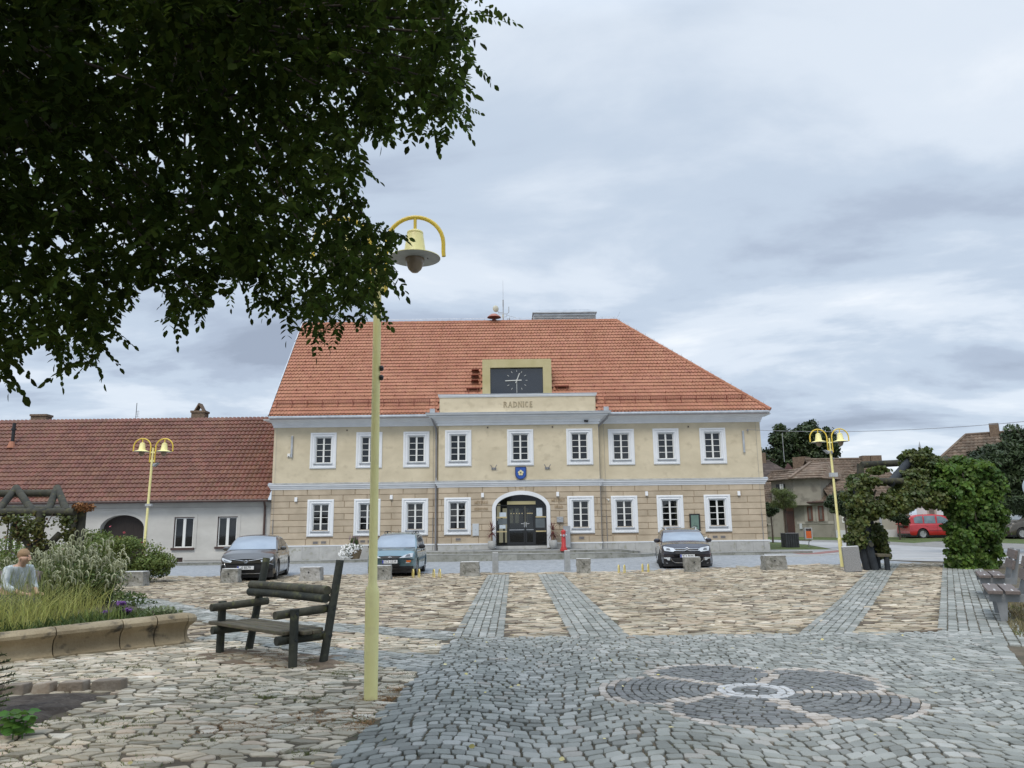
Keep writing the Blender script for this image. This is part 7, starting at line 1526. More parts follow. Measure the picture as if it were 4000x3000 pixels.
q = MB(); P, d = blob_points([(1.18, .25, 2.22, .26, .3, .12)], 700, shell=.1); leafmesh('dry_foliage', P, .07, mat('rusty_moss', (0.18, 0.07, 0.025), (0.26, 0.13, 0.04), .9, 4, rnd=.3), vp)
# seated person behind the flowers
Yq = 12.6; pp = at(92, 2300, Yq); px0 = pp.x
def skinned(name, joints, edges, m, parent, sub=2):
    me = bpy.data.meshes.new(name); me.from_pydata([j[:3] for j in joints], edges, []); o = bpy.data.objects.new(name, me); COL.objects.link(o)
    o.modifiers.new('skin', 'SKIN'); sk = me.skin_vertices[0].data if me.skin_vertices else None
    if sk is None:
        bpy.context.view_layer.objects.active = o; bpy.ops.mesh.customdata_skin_add(); sk = me.skin_vertices[0].data
    for i, j in enumerate(joints): sk[i].radius = (j[3], j[4] if len(j) > 4 else j[3])
    sk[0].use_root = True; ss = o.modifiers.new('sub', 'SUBSURF'); ss.levels = sub; ss.render_levels = sub
    dg = bpy.context.evaluated_depsgraph_get(); m2 = bpy.data.meshes.new_from_object(o.evaluated_get(dg)); bpy.data.objects.remove(o); m2.materials.clear(); m2.materials.append(m); m2.polygons.foreach_set('use_smooth', [True] * len(m2.polygons))
    r = bpy.data.objects.new(name, m2); COL.objects.link(r); r.parent = parent; return r
m_skin = mat('skin', (0.48, 0.29, 0.20), (0.54, 0.34, 0.24), .55, 6); m_shirt = mat('pale_checked_shirt', (0.42, 0.47, 0.48), (0.62, 0.66, 0.66), .9, 9, c3=(0.30, 0.35, 0.42)); m_trou = mat('dark_trousers', (0.03, 0.035, 0.05), (0.05, 0.055, 0.07), .9, 6)
m_hair = mat('light_brown_hair', (0.24, 0.15, 0.08), (0.34, 0.22, 0.12), .8, 12, stretch=(1, 1, 4))
px0 -= .2; per = thing('person', 'person in a pale checked shirt sitting bent forward on a bench behind the flower bed', 'person', (px0, Yq, 0), R_(-18))
# local: sitting on a bench, facing +x; seat height .45
body = skinned('body', [(-.05, 0, .56, .13, .15), (.02, 0, .76, .13, .16), (.10, 0, .98, .12, .17), (.15, 0, 1.06, .07), (.18, 0, 1.11, .056), (.225, 0, 1.17, .09, .082), (.245, 0, 1.24, .095, .085),
    (.12, .19, 1.02, .06), (.16, .24, .78, .045), (.38, .14, .66, .035), (.46, .10, .65, .03), (.12, -.19, 1.02, .06), (.16, -.24, .78, .045), (.38, -.14, .66, .035), (.46, -.10, .65, .03),
    (.02, .11, .55, .09), (.42, .14, .52, .065), (.40, .14, .10, .04), (.52, .14, .05, .035), (.02, -.11, .55, .09), (.42, -.14, .52, .065), (.40, -.14, .10, .04), (.52, -.14, .05, .035)],
    [(0, 1), (1, 2), (2, 3), (3, 4), (4, 5), (5, 6), (2, 7), (7, 8), (8, 9), (9, 10), (2, 11), (11, 12), (12, 13), (13, 14), (0, 15), (15, 16), (16, 17), (17, 18), (0, 19), (19, 20), (20, 21), (21, 22)], m_skin, per)
skinned('shirt', [(-.05, 0, .58, .15, .17), (.02, 0, .76, .148, .175), (.10, 0, .98, .135, .185), (.15, 0, 1.06, .085), (.12, .20, 1.02, .078), (.16, .25, .78, .062), (.32, .18, .69, .05), (.12, -.20, 1.02, .078), (.16, -.25, .78, .062), (.32, -.18, .69, .05)], [(0, 1), (1, 2), (2, 3), (2, 4), (4, 5), (5, 6), (2, 7), (7, 8), (8, 9)], m_shirt, per)
skinned('trousers', [(-.05, 0, .55, .14, .16), (.02, .11, .555, .105), (.42, .14, .52, .08), (.40, .14, .14, .058), (.02, -.11, .555, .105), (.42, -.14, .52, .08), (.40, -.14, .14, .058)], [(0, 1), (1, 2), (2, 3), (0, 4), (4, 5), (5, 6)], m_trou, per)
skinned('hair', [(.15, 0, 1.17, .085, .09), (.19, 0, 1.26, .10, .098), (.26, 0, 1.31, .08, .085)], [(0, 1), (1, 2)], m_hair, per)
q = MB(); q.hexa([(x - .035, y, z - .075) for x, y, z in ((.385, -.018, 1.245), (.385, .018, 1.245), (.35, .018, 1.245), (.35, -.018, 1.245), (.365, -.01, 1.31), (.365, .01, 1.31), (.34, .012, 1.32), (.34, -.012, 1.32))]); q.build('nose', m_skin, per, smooth=True)
for s in (-1, 1):
    q = MB(); q.lathe((.327, s * .034, 1.225), [(0, -.008), (.011, -.004), (.011, .003), (0, .008)], 8, axis='x'); q.build('eye', m_dark, per)
    q = MB(); q.lathe((.225, s * .086, 1.19), [(0, -.01), (.022, -.008), (.02, .008), (0, .01)], 10, axis='y'); q.build('ear', m_skin, per)
    for k in range(5):
        a = (k - 2) * .25; q = MB(); z = .64 - .004 * abs(k - 1.5)
        if k == 4: q.tube([(.46, s * .085, .66), (.485, s * .06, .665), (.50, s * .045, .65)], [.011, .010, .008], 7)
        else: q.tube([(.475, s * .10 + .016 * (k - 1.5), .655), (.525 + .004 * k, s * .095 + .019 * (k - 1.5), .65), (.548, s * .09 + .019 * (k - 1.5), .62)], [.010, .009, .007], 7)
        q.build('finger', m_skin, per, smooth=True)
for s in (-1, 1): q = MB(); q.lathe((.48, s * .14, 0), [(.055, 0), (.058, .04), (.045, .08), (0, .10)], 12, sx=2.2); q.build('shoe', m_dark, per, smooth=True)
def slat_bench(label, loc, rz, L=1.7, m_s=None, group=None, legm=None):
    t = thing('slatted_bench', label, 'bench', loc, rz, group); m_s = m_s or mat('grey_brown_slat', (0.125, 0.10, 0.09), (0.18, 0.145, 0.13), .55, 3, bump=.2, stretch=(.4, 6, 6)); legm = legm or mat('bench_steel', (0.22, 0.23, 0.24), (0.3, 0.31, 0.32), .5, 5, metal=.3)
    for y in (-.20, .035): q = MB(); q.box(-L / 2, L / 2, y, y + .205, .425, .48); q.build('seat_plank', m_s, t, bevel=.006)
    for y, z in ((.36, .60), (.42, .80)): q = MB(); q.hexa([(-L / 2, y, z), (L / 2, y, z), (L / 2, y + .05, z - .012), (-L / 2, y + .05, z - .012), (-L / 2, y + .045, z + .17), (L / 2, y + .045, z + .17), (L / 2, y + .095, z + .158), (-L / 2, y + .095, z + .158)]); q.build('back_plank', m_s, t, bevel=.006)
    for x in (-L / 2 + .18, L / 2 - .18):
        q = MB(); q.prism([(-.19, .30), (.43, .30), (.56, .98), (.50, .98), (.34, .42), (-.19, .42)], x - .03, x + .03, axis='x'); q.build('frame', legm, t); q = MB(); q.prism([(-.06, 0), (.03, 0), (.06, .30), (-.09, .30)], x - .04, x + .04, axis='x'); q.build('leg', legm, t)
    q = MB()
    for x in (-L / 2 + .06, -L / 2 + .18, -L / 2 + .3, L / 2 - .06, L / 2 - .18, L / 2 - .3):
        for y in (-.10, .14): q.lathe((x, y, .481), [(0, 0), (.014, 0), (.012, .006), (0, .007)], 8)
    q.build('bolt', m_lampw, t); return t
slat_bench('slatted bench at the left edge that the seated person is on', (px0 - .9, Yq + .28, 0), R_(-18) + PI / 2 - R_(90), 2.0, group=None)
# flower bed plants
def bedpt(px, py, Y): p = at(px, py, Y); return p
gcl = thing('feathery_grass', 'mass of wispy yellow-green grass in the flower bed above the sandstone wall', 'grass', (-8, 11.5, .3)); N_ = 9000; vs = []
def tufts(name, m, n, xy, hmin, hmax, w=.006, spread=.25, bend=.15, z=.3, parent=None):
    V = np.zeros((n, 5, 3)); X = np.array([xy() for _ in range(n)]); a = RNG.uniform(0, 2 * PI, n); h = RNG.uniform(hmin, hmax, n); sp = RNG.uniform(0, spread, n); zz = z - .02
    dx, dy = np.cos(a), np.sin(a); b = RNG.uniform(0, 2 * PI, n); wx, wy = np.cos(b) * w, np.sin(b) * w
    base = np.stack([X[:, 0], X[:, 1], np.full(n, zz)], 1); mid = base + np.stack([dx * sp * h * .5, dy * sp * h * .5, h * .55], 1); tip = base + np.stack([dx * (sp + bend) * h, dy * (sp + bend) * h, h], 1); W3 = np.stack([wx, wy, np.zeros(n)], 1)
    V[:, 0] = base - W3; V[:, 1] = base + W3; V[:, 2] = mid + W3 * .8; V[:, 3] = mid - W3 * .8; V[:, 4] = tip; i = np.arange(n)[:, None] * 5
    F = np.concatenate([i + np.array([0, 1, 2, 3]), i + np.array([3, 2, 4, 4])], 1).reshape(-1, 4)
    # degenerate last corner: use triangles instead
    F3 = np.concatenate([i + np.array([0, 1, 2]), i + np.array([0, 2, 3]), i + np.array([3, 2, 4])], 1).reshape(-1, 3)
    return npmesh(name, V.reshape(-1, 3), F3, m, np.repeat(RNG.random(n), 3), parent)
def bedxy(x0, x1, d0, d1):
    def f():
        for _ in range(200):
            t = random.random(); x = x0 + (x1 - x0) * t; i = 0
            yw = lerp(sorted([(p[0], p[1]) for p in WALL]), x); y = yw + random.uniform(d0, d1)
            if inpoly(x, y, BED): return (x, y)
        return (x, y)
    return f
COL.objects.unlink(gcl); bpy.data.objects.remove(gcl)
g1 = tufts('grass', m_ygrass, 5200, bedxy(-10.5, -6.3, .35, 2.6), .12, .66, .0038, .6, .45); tag(g1, 'wispy yellow-green grass filling the flower bed behind the sandstone wall', 'grass', kind='stuff')
g1.data.materials[0] = m_ygrass
g2 = tufts('ground_cover', m_lowg, 5000, bedxy(-10.5, -4.9, .12, 2.2), .06, .20, .014, .6, .3); tag(g2, 'low green leaves and weeds along the top of the sandstone wall', 'ground cover', kind='stuff')
g3 = tufts('tall_grass', m_stalk, 900, bedxy(-10.0, -6.6, .8, 2.8), .7, 1.05, .004, .18, .12); tag(g3, 'tall pale stalks rising out of the flower bed', 'grass', kind='stuff')
def bottlebrush(label, cx, cy, z, rx, ry, hmin, hmax, n, seed, z0=.28):
    t = thing('burnet_plant', label, 'flowering plant', (cx, cy, z0), 0, 'clumps of cream bottlebrush flowers'); rg = random.Random(seed); st, fl2 = MB(), MB()
    for k in range(n):
        a = rg.uniform(0, 2 * PI); r = math.sqrt(rg.random()); x, y = rx * r * math.cos(a), ry * r * math.sin(a); h = rg.uniform(hmin, hmax) * (1 - .35 * r * r); bx, by = x * .35, y * .35; d = rg.choice((-1, 1)) * .06
        tip = Vector((x, y, h)); st.tube([(bx, by, 0), (x * .75, y * .75, h * .7), tip], [.005, .003], 3) if False else st.tube([(bx, by, 0), (x * .75, y * .75, h * .7), tip], .0035, 3, cap=False)
        ln = rg.uniform(.06, .12); fl2.tube([tip, tip + Vector((d * .5, rg.uniform(-.03, .03), .022)), tip + Vector((d, 0, -.01)), tip + Vector((d * 1.15, 0, -ln))], [.007, .012, .014, .006], 5)
    st.build('stem', m_stalk, t); fl2.build('flower_spikes', m_bott, t)['kind'] = 'stuff'
    P, d = blob_points([(0, 0, hmax * .35, rx * .9, ry * .9, hmax * .38)], int(n * 26), shell=.1); P[:, 2] = np.maximum(P[:, 2], .02); leafmesh('foliage', P, .06, m_lowg, t, aspect=.5); return t
c1 = at(420 * 0 + 200, 2200, 13.6); bottlebrush('tall clump of drooping cream bottlebrush flowers beside the seated person', c1.x + .1, 14.0, 0, 1.0, .7, .6, 1.08, 250, 1)
c2 = at(290, 2150, 14.4); bottlebrush('tallest clump of cream bottlebrush flowers in front of the stone pillar', c2.x + .05, 14.6, 0, .85, .7, .75, 1.38, 240, 2)
c3 = at(400, 2260, 14.8); bottlebrush('small outlying spray of cream bottlebrush flowers left of the first stone block', c3.x - .1, 14.6, 0, .45, .4, .35, .62, 60, 3, z0=.2)
c0 = at(70, 2200, 14.2); bottlebrush('cream bottlebrush flowers above the head of the seated person', c0.x, 14.6, 0, .7, .5, .6, 1.05, 200, 7)
vt_ = bushp('shrub', 'low dark leafy groundcover shrub behind the flower bed by the first stone block', (at(440, 2290, 17.5).x, 17.3, 0), [(0, 0, .12, 1.1, .7, .2), (-.9, .1, .35, .7, .6, .35)], 3500, .06, m_lowg, 8)
def phlox(label, px, py, Y, n, s, m=None):
    p = at(px, py, Y); t = thing('phlox_plant', label, 'flowering plant', (p.x, Y, .28), 0, 'purple flowers on the wall'); hh = p.z - .28; st = MB()
    for k in range(n): st.tube([(random.uniform(-.05, .05), 0, 0), (random.uniform(-s, s), random.uniform(-.05, .05), hh)], .004, 4)
    st.build('stem', m_stalk, t); P, d = blob_points([(0, 0, hh, s, .06, .035)], 90, shell=.2); leafmesh('flower_heads', P, .03, m_purp, t, aspect=1.0); P, d = blob_points([(0, 0, hh * .5, s * 1.4, .12, hh * .4)], 140, shell=.1); leafmesh('foliage', P, .06, m_lowg, t, aspect=.4)
for px, py, w in ((418, 2392, 'nearest the wall'), (474, 2356, 'tallest'), (498, 2384, 'farthest right')): phlox('purple flower head above the right part of the sandstone wall, ' + w, px, py, 11.7, 6, .075)
tufts_i = tufts('iris_leaves', fol('iris_green', (0.15, 0.19, 0.05), (0.22, 0.27, 0.08)), 70, lambda: (random.uniform(-6.15, -5.55), random.uniform(11.2, 11.45)), .16, .32, .014, .15, .1, z=.3); tag(tufts_i, 'pale sword shaped iris leaves left of the purple flowers', 'plant')
bushp('shrub', 'pale leafy low plant under the purple flowers', (-5.2, 11.75, .28), [(0, 0, .1, .35, .2, .12)], 600, .05, fol('pale_leaf', (0.17, 0.21, 0.10), (0.30, 0.33, 0.2)), 12)
# plants in the bare soil, lower left
m_con = fol('conifer_tip', (0.035, 0.07, 0.02), (0.10, 0.16, 0.03)); m_net = fol('nettle', (0.07, 0.16, 0.03), (0.10, 0.22, 0.04))
cn = thing('young_conifer', 'young conifer reaching in from the left edge over the bare soil', 'conifer', (-4.55, 6.6, 0)); q = MB(); q.tube([(0, 0, 0), (0, 0, 1.25)], [.03, .008], 7)
ct_, cd_ = [], []
for k in range(17):
    h = .10 + k * .062; 
    for j in range(5):
        a = 2 * PI * j / 5 + k * 1.1; ln = .50 * (1 - h / 1.55); e = Vector((math.cos(a) * ln, math.sin(a) * ln, h + .05)); q.tube([(0, 0, h), tuple(e)], [.010, .005], 4)
        for s in range(34):
            t = .2 + .8 * s / 33; pz = Vector((0, 0, h)).lerp(e, t)
            for _ in range(3): dr = Vector((math.cos(a), math.sin(a), .1)) * .8 + Vector((random.uniform(-1, 1), random.uniform(-1, 1), random.uniform(-.4, .8))); dr.normalize(); ct_.append(pz + dr * .014); cd_.append(dr)
q.build('trunk', m_bark, cn); leafmesh('foliage', [tuple(p) for p in ct_], .035, m_con, cn, dirs=np.array([tuple(d) for d in cd_]), aspect=.22)
nl = thing('nettle_plant', 'bright green broad leaved seedling on the bare soil', 'plant', (gp(75, 2890).x, gp(75, 2890).y, 0)); q = MB(); P = []; D_l = []
for k in range(4): x, y = random.uniform(-.12, .12), random.uniform(-.1, .1); hh = random.uniform(.12, .2); q.cyl((x, y, 0), (x, y, hh), .005); [P.append((x + .045 * math.cos(a), y + .045 * math.sin(a), hh * f)) or D_l.append((math.cos(a), math.sin(a), -.15)) for f in (.4, .7, 1.0) for a in (f * 4, f * 4 + 1.57, f * 4 + 3.14, f * 4 + 4.71)]
q.build('stem', m_net, nl); leafmesh('leaves', P, .10, m_net, nl, dirs=np.array(D_l), aspect=.6)
# grass and moss tufts between the stones, fallen leaves
def gapxy():
    while True:
        c = random.choice(TUFC); x, y = random.gauss(c[0], c[2]), random.gauss(c[1], c[2] * .8)
        if in_flag(x, y) and y > 4.5: return (x, y)
random.seed(21)
TUFC = [(random.uniform(-6, -.9), random.uniform(5.0, 10.0), random.uniform(.06, .22)) for _ in range(60)]
g4 = tufts('weeds', fol('weed_green', (0.09, 0.12, 0.03), (0.16, 0.18, 0.06)), 6500, gapxy, .015, .045, .004, 1.0, .5, z=.012); tag(g4, 'short grass and moss tufts between the near stones', 'weeds', kind='stuff')
TUFC = [(-1.30, 7.62, .16), (-1.05, 8.0, .14), (-1.6, 6.9, .2), (-2.2, 6.6, .2), (-2.9, 9.9, .28), (-2.4, 9.6, .25), (-3.3, 10.3, .25), (-1.2, 6.6, .1), (-1.0, 7.3, .1)]
g5 = tufts('dry_litter', mat('dry_litter', (0.24, 0.13, 0.06), (0.38, 0.23, 0.11), .95, 6, rnd=.3), 6500, gapxy, .012, .035, .004, 1.6, 1.0, z=.016); tag(g5, 'brown dry litter round the lamp foot and under the log bench', 'litter', kind='stuff')
def mainxy():
    while True:
        x, y = random.uniform(-1, 6.5), random.uniform(4.5, 11.5)
        if in_main(x, y) and mnoise.noise(Vector((x * 1.6, y * 1.6, 5))) > .08: return (x, y)
g6 = tufts('joint_moss', fol('moss_green', (0.14, 0.14, 0.045), (0.22, 0.205, 0.08)), 9500, mainxy, .008, .030, .005, 1.0, .5, z=.012); tag(g6, 'mossy yellow-green growth in the sett joints', 'moss', kind='stuff')
P = []
for k in range(170):
    x, y = random.uniform(-6, 6), random.uniform(4.8, 12)
    if in_gray(x, y) or in_flag(x, y): P.append((x, y, .034 + H(x, y)))
lf = leafmesh('fallen_leaves', P, RNG.uniform(.025, .055, len(P)), mat('yellow_leaf', (0.52, 0.44, 0.14), (0.62, 0.56, 0.30), .7, 5, rnd=.3), dirs=np.array([(math.cos(a), math.sin(a), 0.05) for a in RNG.uniform(0, 6.28, len(P))]), aspect=.6, fold=.15); tag(lf, 'small yellow leaves fallen on the paving', 'fallen leaves', kind='stuff')

# ------------------------------------------------------------------ right hand side: benches, planter, pergola with creeper, sign
for px, py, w in ((3932, 2395, 'nearer slatted bench at the right edge, on the brown grass'), (3884, 2312, 'farther slatted bench at the right, against the creeper')):
    g = gp(px, py + 30); slat_bench(w, (g.x + .15, g.y + .35, g.z + .02), R_(-118), 1.7, group='slatted benches at the right edge')
dry = tufts('dry_grass', mat('dry_grass', (0.15, 0.125, 0.06), (0.22, 0.19, 0.10), .95, .8, rnd=.3, c3=(0.08, 0.13, 0.03)), 26000, lambda: (lambda y: ((xrs(y) + 1.1 if y > 10.9 else 5.24 + (y - 8.37) * .62 + .35) + random.random() ** 1.4 * 5, y))(random.uniform(6.2, 22)), .02, .10, .006, .6, .3, z=.03); tag(dry, 'brown and green grass beside the paving under the right benches', 'grass', kind='stuff')
p0, p1 = gp(3318, 2236), gp(3378, 2238); h_ = (2236 - 2141) * (p0.y + .4) / FPX; cx_ = (p0 + p1) / 2; w_ = (p1 - p0).length
t = thing('granite_planter', 'tall square grey granite block leaning against the creeper post', 'granite block', (cx_.x, cx_.y + .25, cx_.z), R_(6)); q = MB(); q.box(-w_ / 2, w_ / 2, -.25, .25, .02, h_ - .02); o = q.build('block', mat('speckled_granite', (0.19, 0.19, 0.19), (0.33, 0.33, 0.33), .8, 40, bump=.3, bscale=60), t, bevel=.015); t.rotation_euler = (0, R_(-3), R_(-20)); q = MB(); q.box(-w_ / 2, w_ / 2, -.25, .25, h_ - .019, h_); q.build('block_rim', MATS['sawn_granite'], t, bevel=.01)
Yc = cx_.y + 1.0; K2 = lambda px, py, Y=None: at(px, py, Y or Yc); gz_ = H(K2(3400, 2240).x, Yc)
pg = thing('creeper_pergola', 'log pergola almost buried in creeper on the right of the square', 'pergola', (K2(3400, 2200).x, Yc, gz_)); PB = dict(parent=pg, world=True)
m_dpost = mat('blue_black_post', (0.012, 0.016, 0.022), (0.03, 0.036, 0.042), .8, 3, bump=.6, bscale=10)
zpl = K2(3400, 1880).z
for px, Y in ((3388, Yc), (3420, Yc + 1.0), (3800, Yc + .4), (3850, Yc + 1.4)): x = K2(px, 2200, Y).x; log('post', [(x, Y, gz_ - .05), (x - (.12 if px < 3500 else 0), Y, zpl)], .13, m_dpost)
log('wall_plate', [tuple(K2(3335, 1878)), tuple(K2(3450, 1878)), tuple(K2(3525, 1879))], .10); log('wall_plate', [tuple(K2(3365, 1816, Yc + 2.2)), tuple(K2(3525, 1808, Yc + 2.2)), tuple(K2(3790, 1800, Yc + 2.2))], .12)
log('rafter', [tuple(K2(3478, 1888)), tuple(K2(3563, 1788, Yc + 1.1))], .13, m_dpost); log('rafter', [tuple(K2(3563, 1790, Yc + 1.1)), tuple(K2(3600, 1830, Yc + 2.2))], .12, m_dpost); log('ridge_beam', [tuple(K2(3600, 1800, Yc + 1.1)), tuple(K2(3760, 1800, Yc + 1.1))], .12)
log('beam_end', [tuple(K2(3361, 1812, Yc + .4)), tuple(K2(3361, 1870, Yc + .4))], .11)
m_creep = mat('creeper_leaf', (0.045, 0.092, 0.018), (0.12, 0.20, 0.036), .5, 1.1, rnd=.4, trans=.28, hue=.02, spec=.3); m_creepr = mat('bronze_creeper_leaf', (0.05, 0.075, 0.018), (0.11, 0.135, 0.03), .55, 1.3, rnd=.4, trans=.25, hue=.035)
sc_ = (Yc + .4) / FPX * 1.10
def pblob(px, py, rx, ry, d=0.0, dep=.55, w=1): p = K2(px - (4 if px > 3670 else 0), py, Yc + d); return (p.x, p.y, p.z, rx * sc_ * .95, dep, ry * sc_ * .95, w)
cr = thing('creeper', 'bright green creeper covering the right leg and top of the pergola', 'climbing plant', (K2(3740, 2200).x, Yc, gz_)); 
big = [pblob(3790, 1840, 95, 55, .8, .9), pblob(3850, 1900, 85, 75, .8, .9), pblob(3740, 1930, 85, 80, .5, .9), pblob(3690, 1850, 60, 50, .6, .7), pblob(3830, 1990, 90, 75, .7, .9), pblob(3860, 2060, 70, 60, .8, .8), pblob(3800, 2090, 90, 70, .6, .9), pblob(3780, 2170, 60, 70, .6, .8), pblob(3850, 2160, 65, 70, .8, .8), pblob(3820, 2215, 70, 35, .6, .9), pblob(3755, 2010, 45, 50, .5, .7), pblob(3650, 1900, 45, 40, .4, .6), pblob(3725, 2060, 35, 30, .5, .5), pblob(3752, 2110, 45, 50, .2, .7), pblob(3755, 2180, 45, 60, .2, .7), pblob(3765, 2225, 45, 25, .2, .7)]
o_ = np.array([K2(3740, 2200).x, Yc, gz_])
def creep(t, blobs, n, ls, m, seed, nsub=15, nm='foliage'):
    P, d = blob_points([tuple(b[:3]) + tuple(r * .85 for r in b[3:6]) + (.8,) for b in blobs] + clumpy(blobs, nsub, .27, seed), n, shell=.4); P[:, 2] = np.maximum(P[:, 2], H(9, 25) + .03); leafmesh(nm, P - np.array(t.location), ls * RNG.uniform(.65, 1.3, n), m, t, normals=d * .8 + np.array([0, -.3, .5]), aspect=.75, droop=.9)
creep(cr, big, 26000, .125, m_creep, 4); q = MB(); q.tube([(.9, .3, 0), (.9, .2, 1.2), (.7, .1, 2.4), (.6, .2, 3.0)], .03, 6); q.build('stem', m_bark, cr)
cr2 = thing('creeper', 'bronze tinged creeper over the left post and lintel of the pergola', 'climbing plant', (K2(3400, 2200).x + .4, Yc, gz_))
lft = [pblob(3358, 1895, 58, 42, .1, .55), pblob(3358, 1960, 58, 55, .1, .6), pblob(3350, 2040, 45, 58, .1, .5), pblob(3350, 2105, 42, 50, .1, .5), pblob(3430, 1990, 70, 40, .1, .6), pblob(3500, 1960, 75, 50, .1, .6), pblob(3570, 1930, 75, 60, .2, .6), pblob(3415, 1886, 45, 16, .2, .4), pblob(3425, 1838, 45, 16, 1.2, .4), pblob(3580, 1800, 70, 50, 1.0, .6), pblob(3640, 1820, 60, 45, .9, .6), pblob(3560, 1870, 70, 45, .6, .6), pblob(3645, 1950, 60, 45, .3, .6), pblob(3430, 2100, 38, 60, .9, .45), pblob(3445, 2150, 28, 40, .9, .4), pblob(3555, 1775, 35, 22, 1.1, .3)]
creep(cr2, lft, 24000, .11, m_creepr, 6); q = MB(); q.tube([(-.3, .3, 0), (-.35, .2, 1.5), (0, 0, 2.5)], .03, 6); q.build('stem', m_bark, cr2)
# small log bench and grey sign post by the pergola
gb2 = gp(3425, 2232); t = thing('log_bench', 'dark log bench seen end-on under the pergola with a mossy seat plank', 'bench', (gb2.x + .25, gb2.y + .8, gb2.z), R_(80))
q = MB(); q.box(-.6, .6, -.42, -.02, .42, .50); q.build('seat_plank', m_seat, t, bevel=.01)
for s in (-1, 1): q = MB(); q.cyl((s * .5, .05, 0), (s * .5, .20, .90), .11); q.build('rear_post', m_dpost, t); q = MB(); q.cyl((s * .5, -.3, 0), (s * .5, -.3, .42), .08); q.build('front_leg', m_dpost, t)
q = MB(); q.cyl((-.7, .15, .80), (.7, .15, .80), .07); q.build('back_log', m_plog, t, smooth=True)
g = gp(3462, 2190); t = thing('sign_post', 'bare grey steel pole at the kerb right of the pergola bench', 'pole', tuple(g)); q = MB(); q.cyl((0, 0, -.05), (-.12, 0, 2.5), .045, n=10); q.build('pole', m_ant, t, smooth=True); q = MB(); q.cyl((0, 0, 0), (-.015, 0, .45), .065, .055); q.build('pole_sleeve', m_pipe, t)
ps = at(4036, 1905, 14.0); t = thing('round_sign', 'edge of a round grey backed traffic sign at the right border', 'traffic sign', (ps.x, 14.0, .1), R_(-20)); q = MB(); q.cyl((0.03, .05, 0), (.03, .05, ps.z + .25), .035); q.build('pole', m_ant, t); q = MB(); q.lathe((.08, 0, ps.z - .1), [(0, -.01), (.24, -.01), (.25, 0), (.24, .01), (0, .01)], 30, axis='y'); q.build('sign_plate', mat('pale_blue_metal', (0.42, 0.50, 0.56), None, .4, metal=.2), t)

# ------------------------------------------------------------------ houses, trees and bins beyond
m_oldr = mat('weathered_brown_tile', (0.10, 0.075, 0.055), (0.18, 0.13, 0.095), .9, 1.2, rnd=.25, bump=.3, bscale=20, c3=(0.20, 0.17, 0.13)); m_hgrey = mat('dull_grey_render', (0.24, 0.225, 0.185), (0.33, 0.31, 0.26), .95, .6, bump=.2, bscale=20, c3=(0.20, 0.185, 0.155)); m_hwhite = mat('pale_render', (0.56, 0.57, 0.58), (0.64, 0.65, 0.66), .9, .6)
m_hband = mat('light_band_render', (0.36, 0.34, 0.29), (0.42, 0.40, 0.34), .95, 1); m_rwin = mat('red_brown_frame', (0.12, 0.05, 0.035), (0.17, 0.075, 0.05), .7, 8, stretch=(6, 6, 1)); m_blk = mat('grey_shutter', (0.13, 0.12, 0.105), (0.17, 0.16, 0.14), .8, 6)
def house(name, label, pA, pB, dep, ze, zr, wallm, roofm, tilew=.22, rows=16, base=None, over=.35, grp=None, wav=.03, hipL=0.0, hipR=0.0):
    """gabled house; front wall from pA to pB (world xy), depth behind"""
    a, b = Vector((*pA, 0)), Vector((*pB, 0)); d = (b - a).normalized(); L_ = (b - a).length; z0 = base if base is not None else min(H(*pA), H(*pB)); t = thing(name, label, 'house', (a.x, a.y, z0), math.atan2(d.y, d.x), grp)
    he, hr = ze - z0, zr - z0; q = MB(); q.add([(0, 0, -.5), (L_, 0, -.5), (L_, 0, he), (0, 0, he), (0, dep, -.5), (L_, dep, -.5), (L_, dep, he), (0, dep, he), (0, dep / 2, hr - .1), (L_, dep / 2, hr - .1)], [(0, 1, 2, 3), (5, 4, 7, 6), (0, 3, 8, 7, 4), (1, 5, 6, 9, 2)]); q.build('wall', wallm, t)
    V, F, RR = [], [], []; nc = int(L_ / tilew) * 3; sl = math.hypot(dep / 2 + over, hr - he + .0); dv = Vector((0, (dep / 2 + over) / sl, (hr - he + .2) / sl)); nn_ = Vector((0, -dv.z, dv.y)); xs_ = np.linspace(-.25, L_ + .25, nc + 1)
    for side in (0, 1):
        for r in range(rows):
            o = len(V)
            for v, lf in ((sl * r / rows, .0), (sl * r / rows, .055), (sl * (r + 1) / rows, .01)):
                for i, x in enumerate(xs_):
                    u = v / sl; xx_ = min(max(x, -.25 + hipL * u), L_ + .25 - hipR * u); p = Vector((xx_, -over, he - .12)) + dv * v + nn_ * (lf + wav * math.sin(i * 2.1)); V.append((p.x, p.y if side == 0 else dep - p.y, p.z))
            for j in (0, 1):
                for i in range(nc): F.append((o + j * (nc + 1) + i, o + j * (nc + 1) + i + 1, o + (j + 1) * (nc + 1) + i + 1, o + (j + 1) * (nc + 1) + i)); RR.append((math.sin(i // 3 * 12.9 + r * 78.2) * 437.5) % 1)
    ro = npmesh('roof', np.array(V), np.array(F), roofm, np.array(RR), t)
    q = MB(); q.tube([(-.25 + hipL, dep / 2, hr + .12), (L_ + .25 - hipR, dep / 2, hr + .12)], .12, 6); 
    if hipL: q.tube([(-.25, -over, he - .05), (-.25 + hipL, dep / 2, hr + .12)], .10, 6); q.add([(-.25, -over, he - .05), (-.25, dep + over, he - .05), (-.25 + hipL, dep / 2, hr + .05)], [(0, 1, 2)])
    q.build('ridge_tiles', roofm, ro); q = MB(); q.cyl((-.3, -over - .05, he - .12), (L_ + .3, -over - .05, he - .12), .07); q.build('gutter', m_brownp, t)
    return t, L_, he, hr
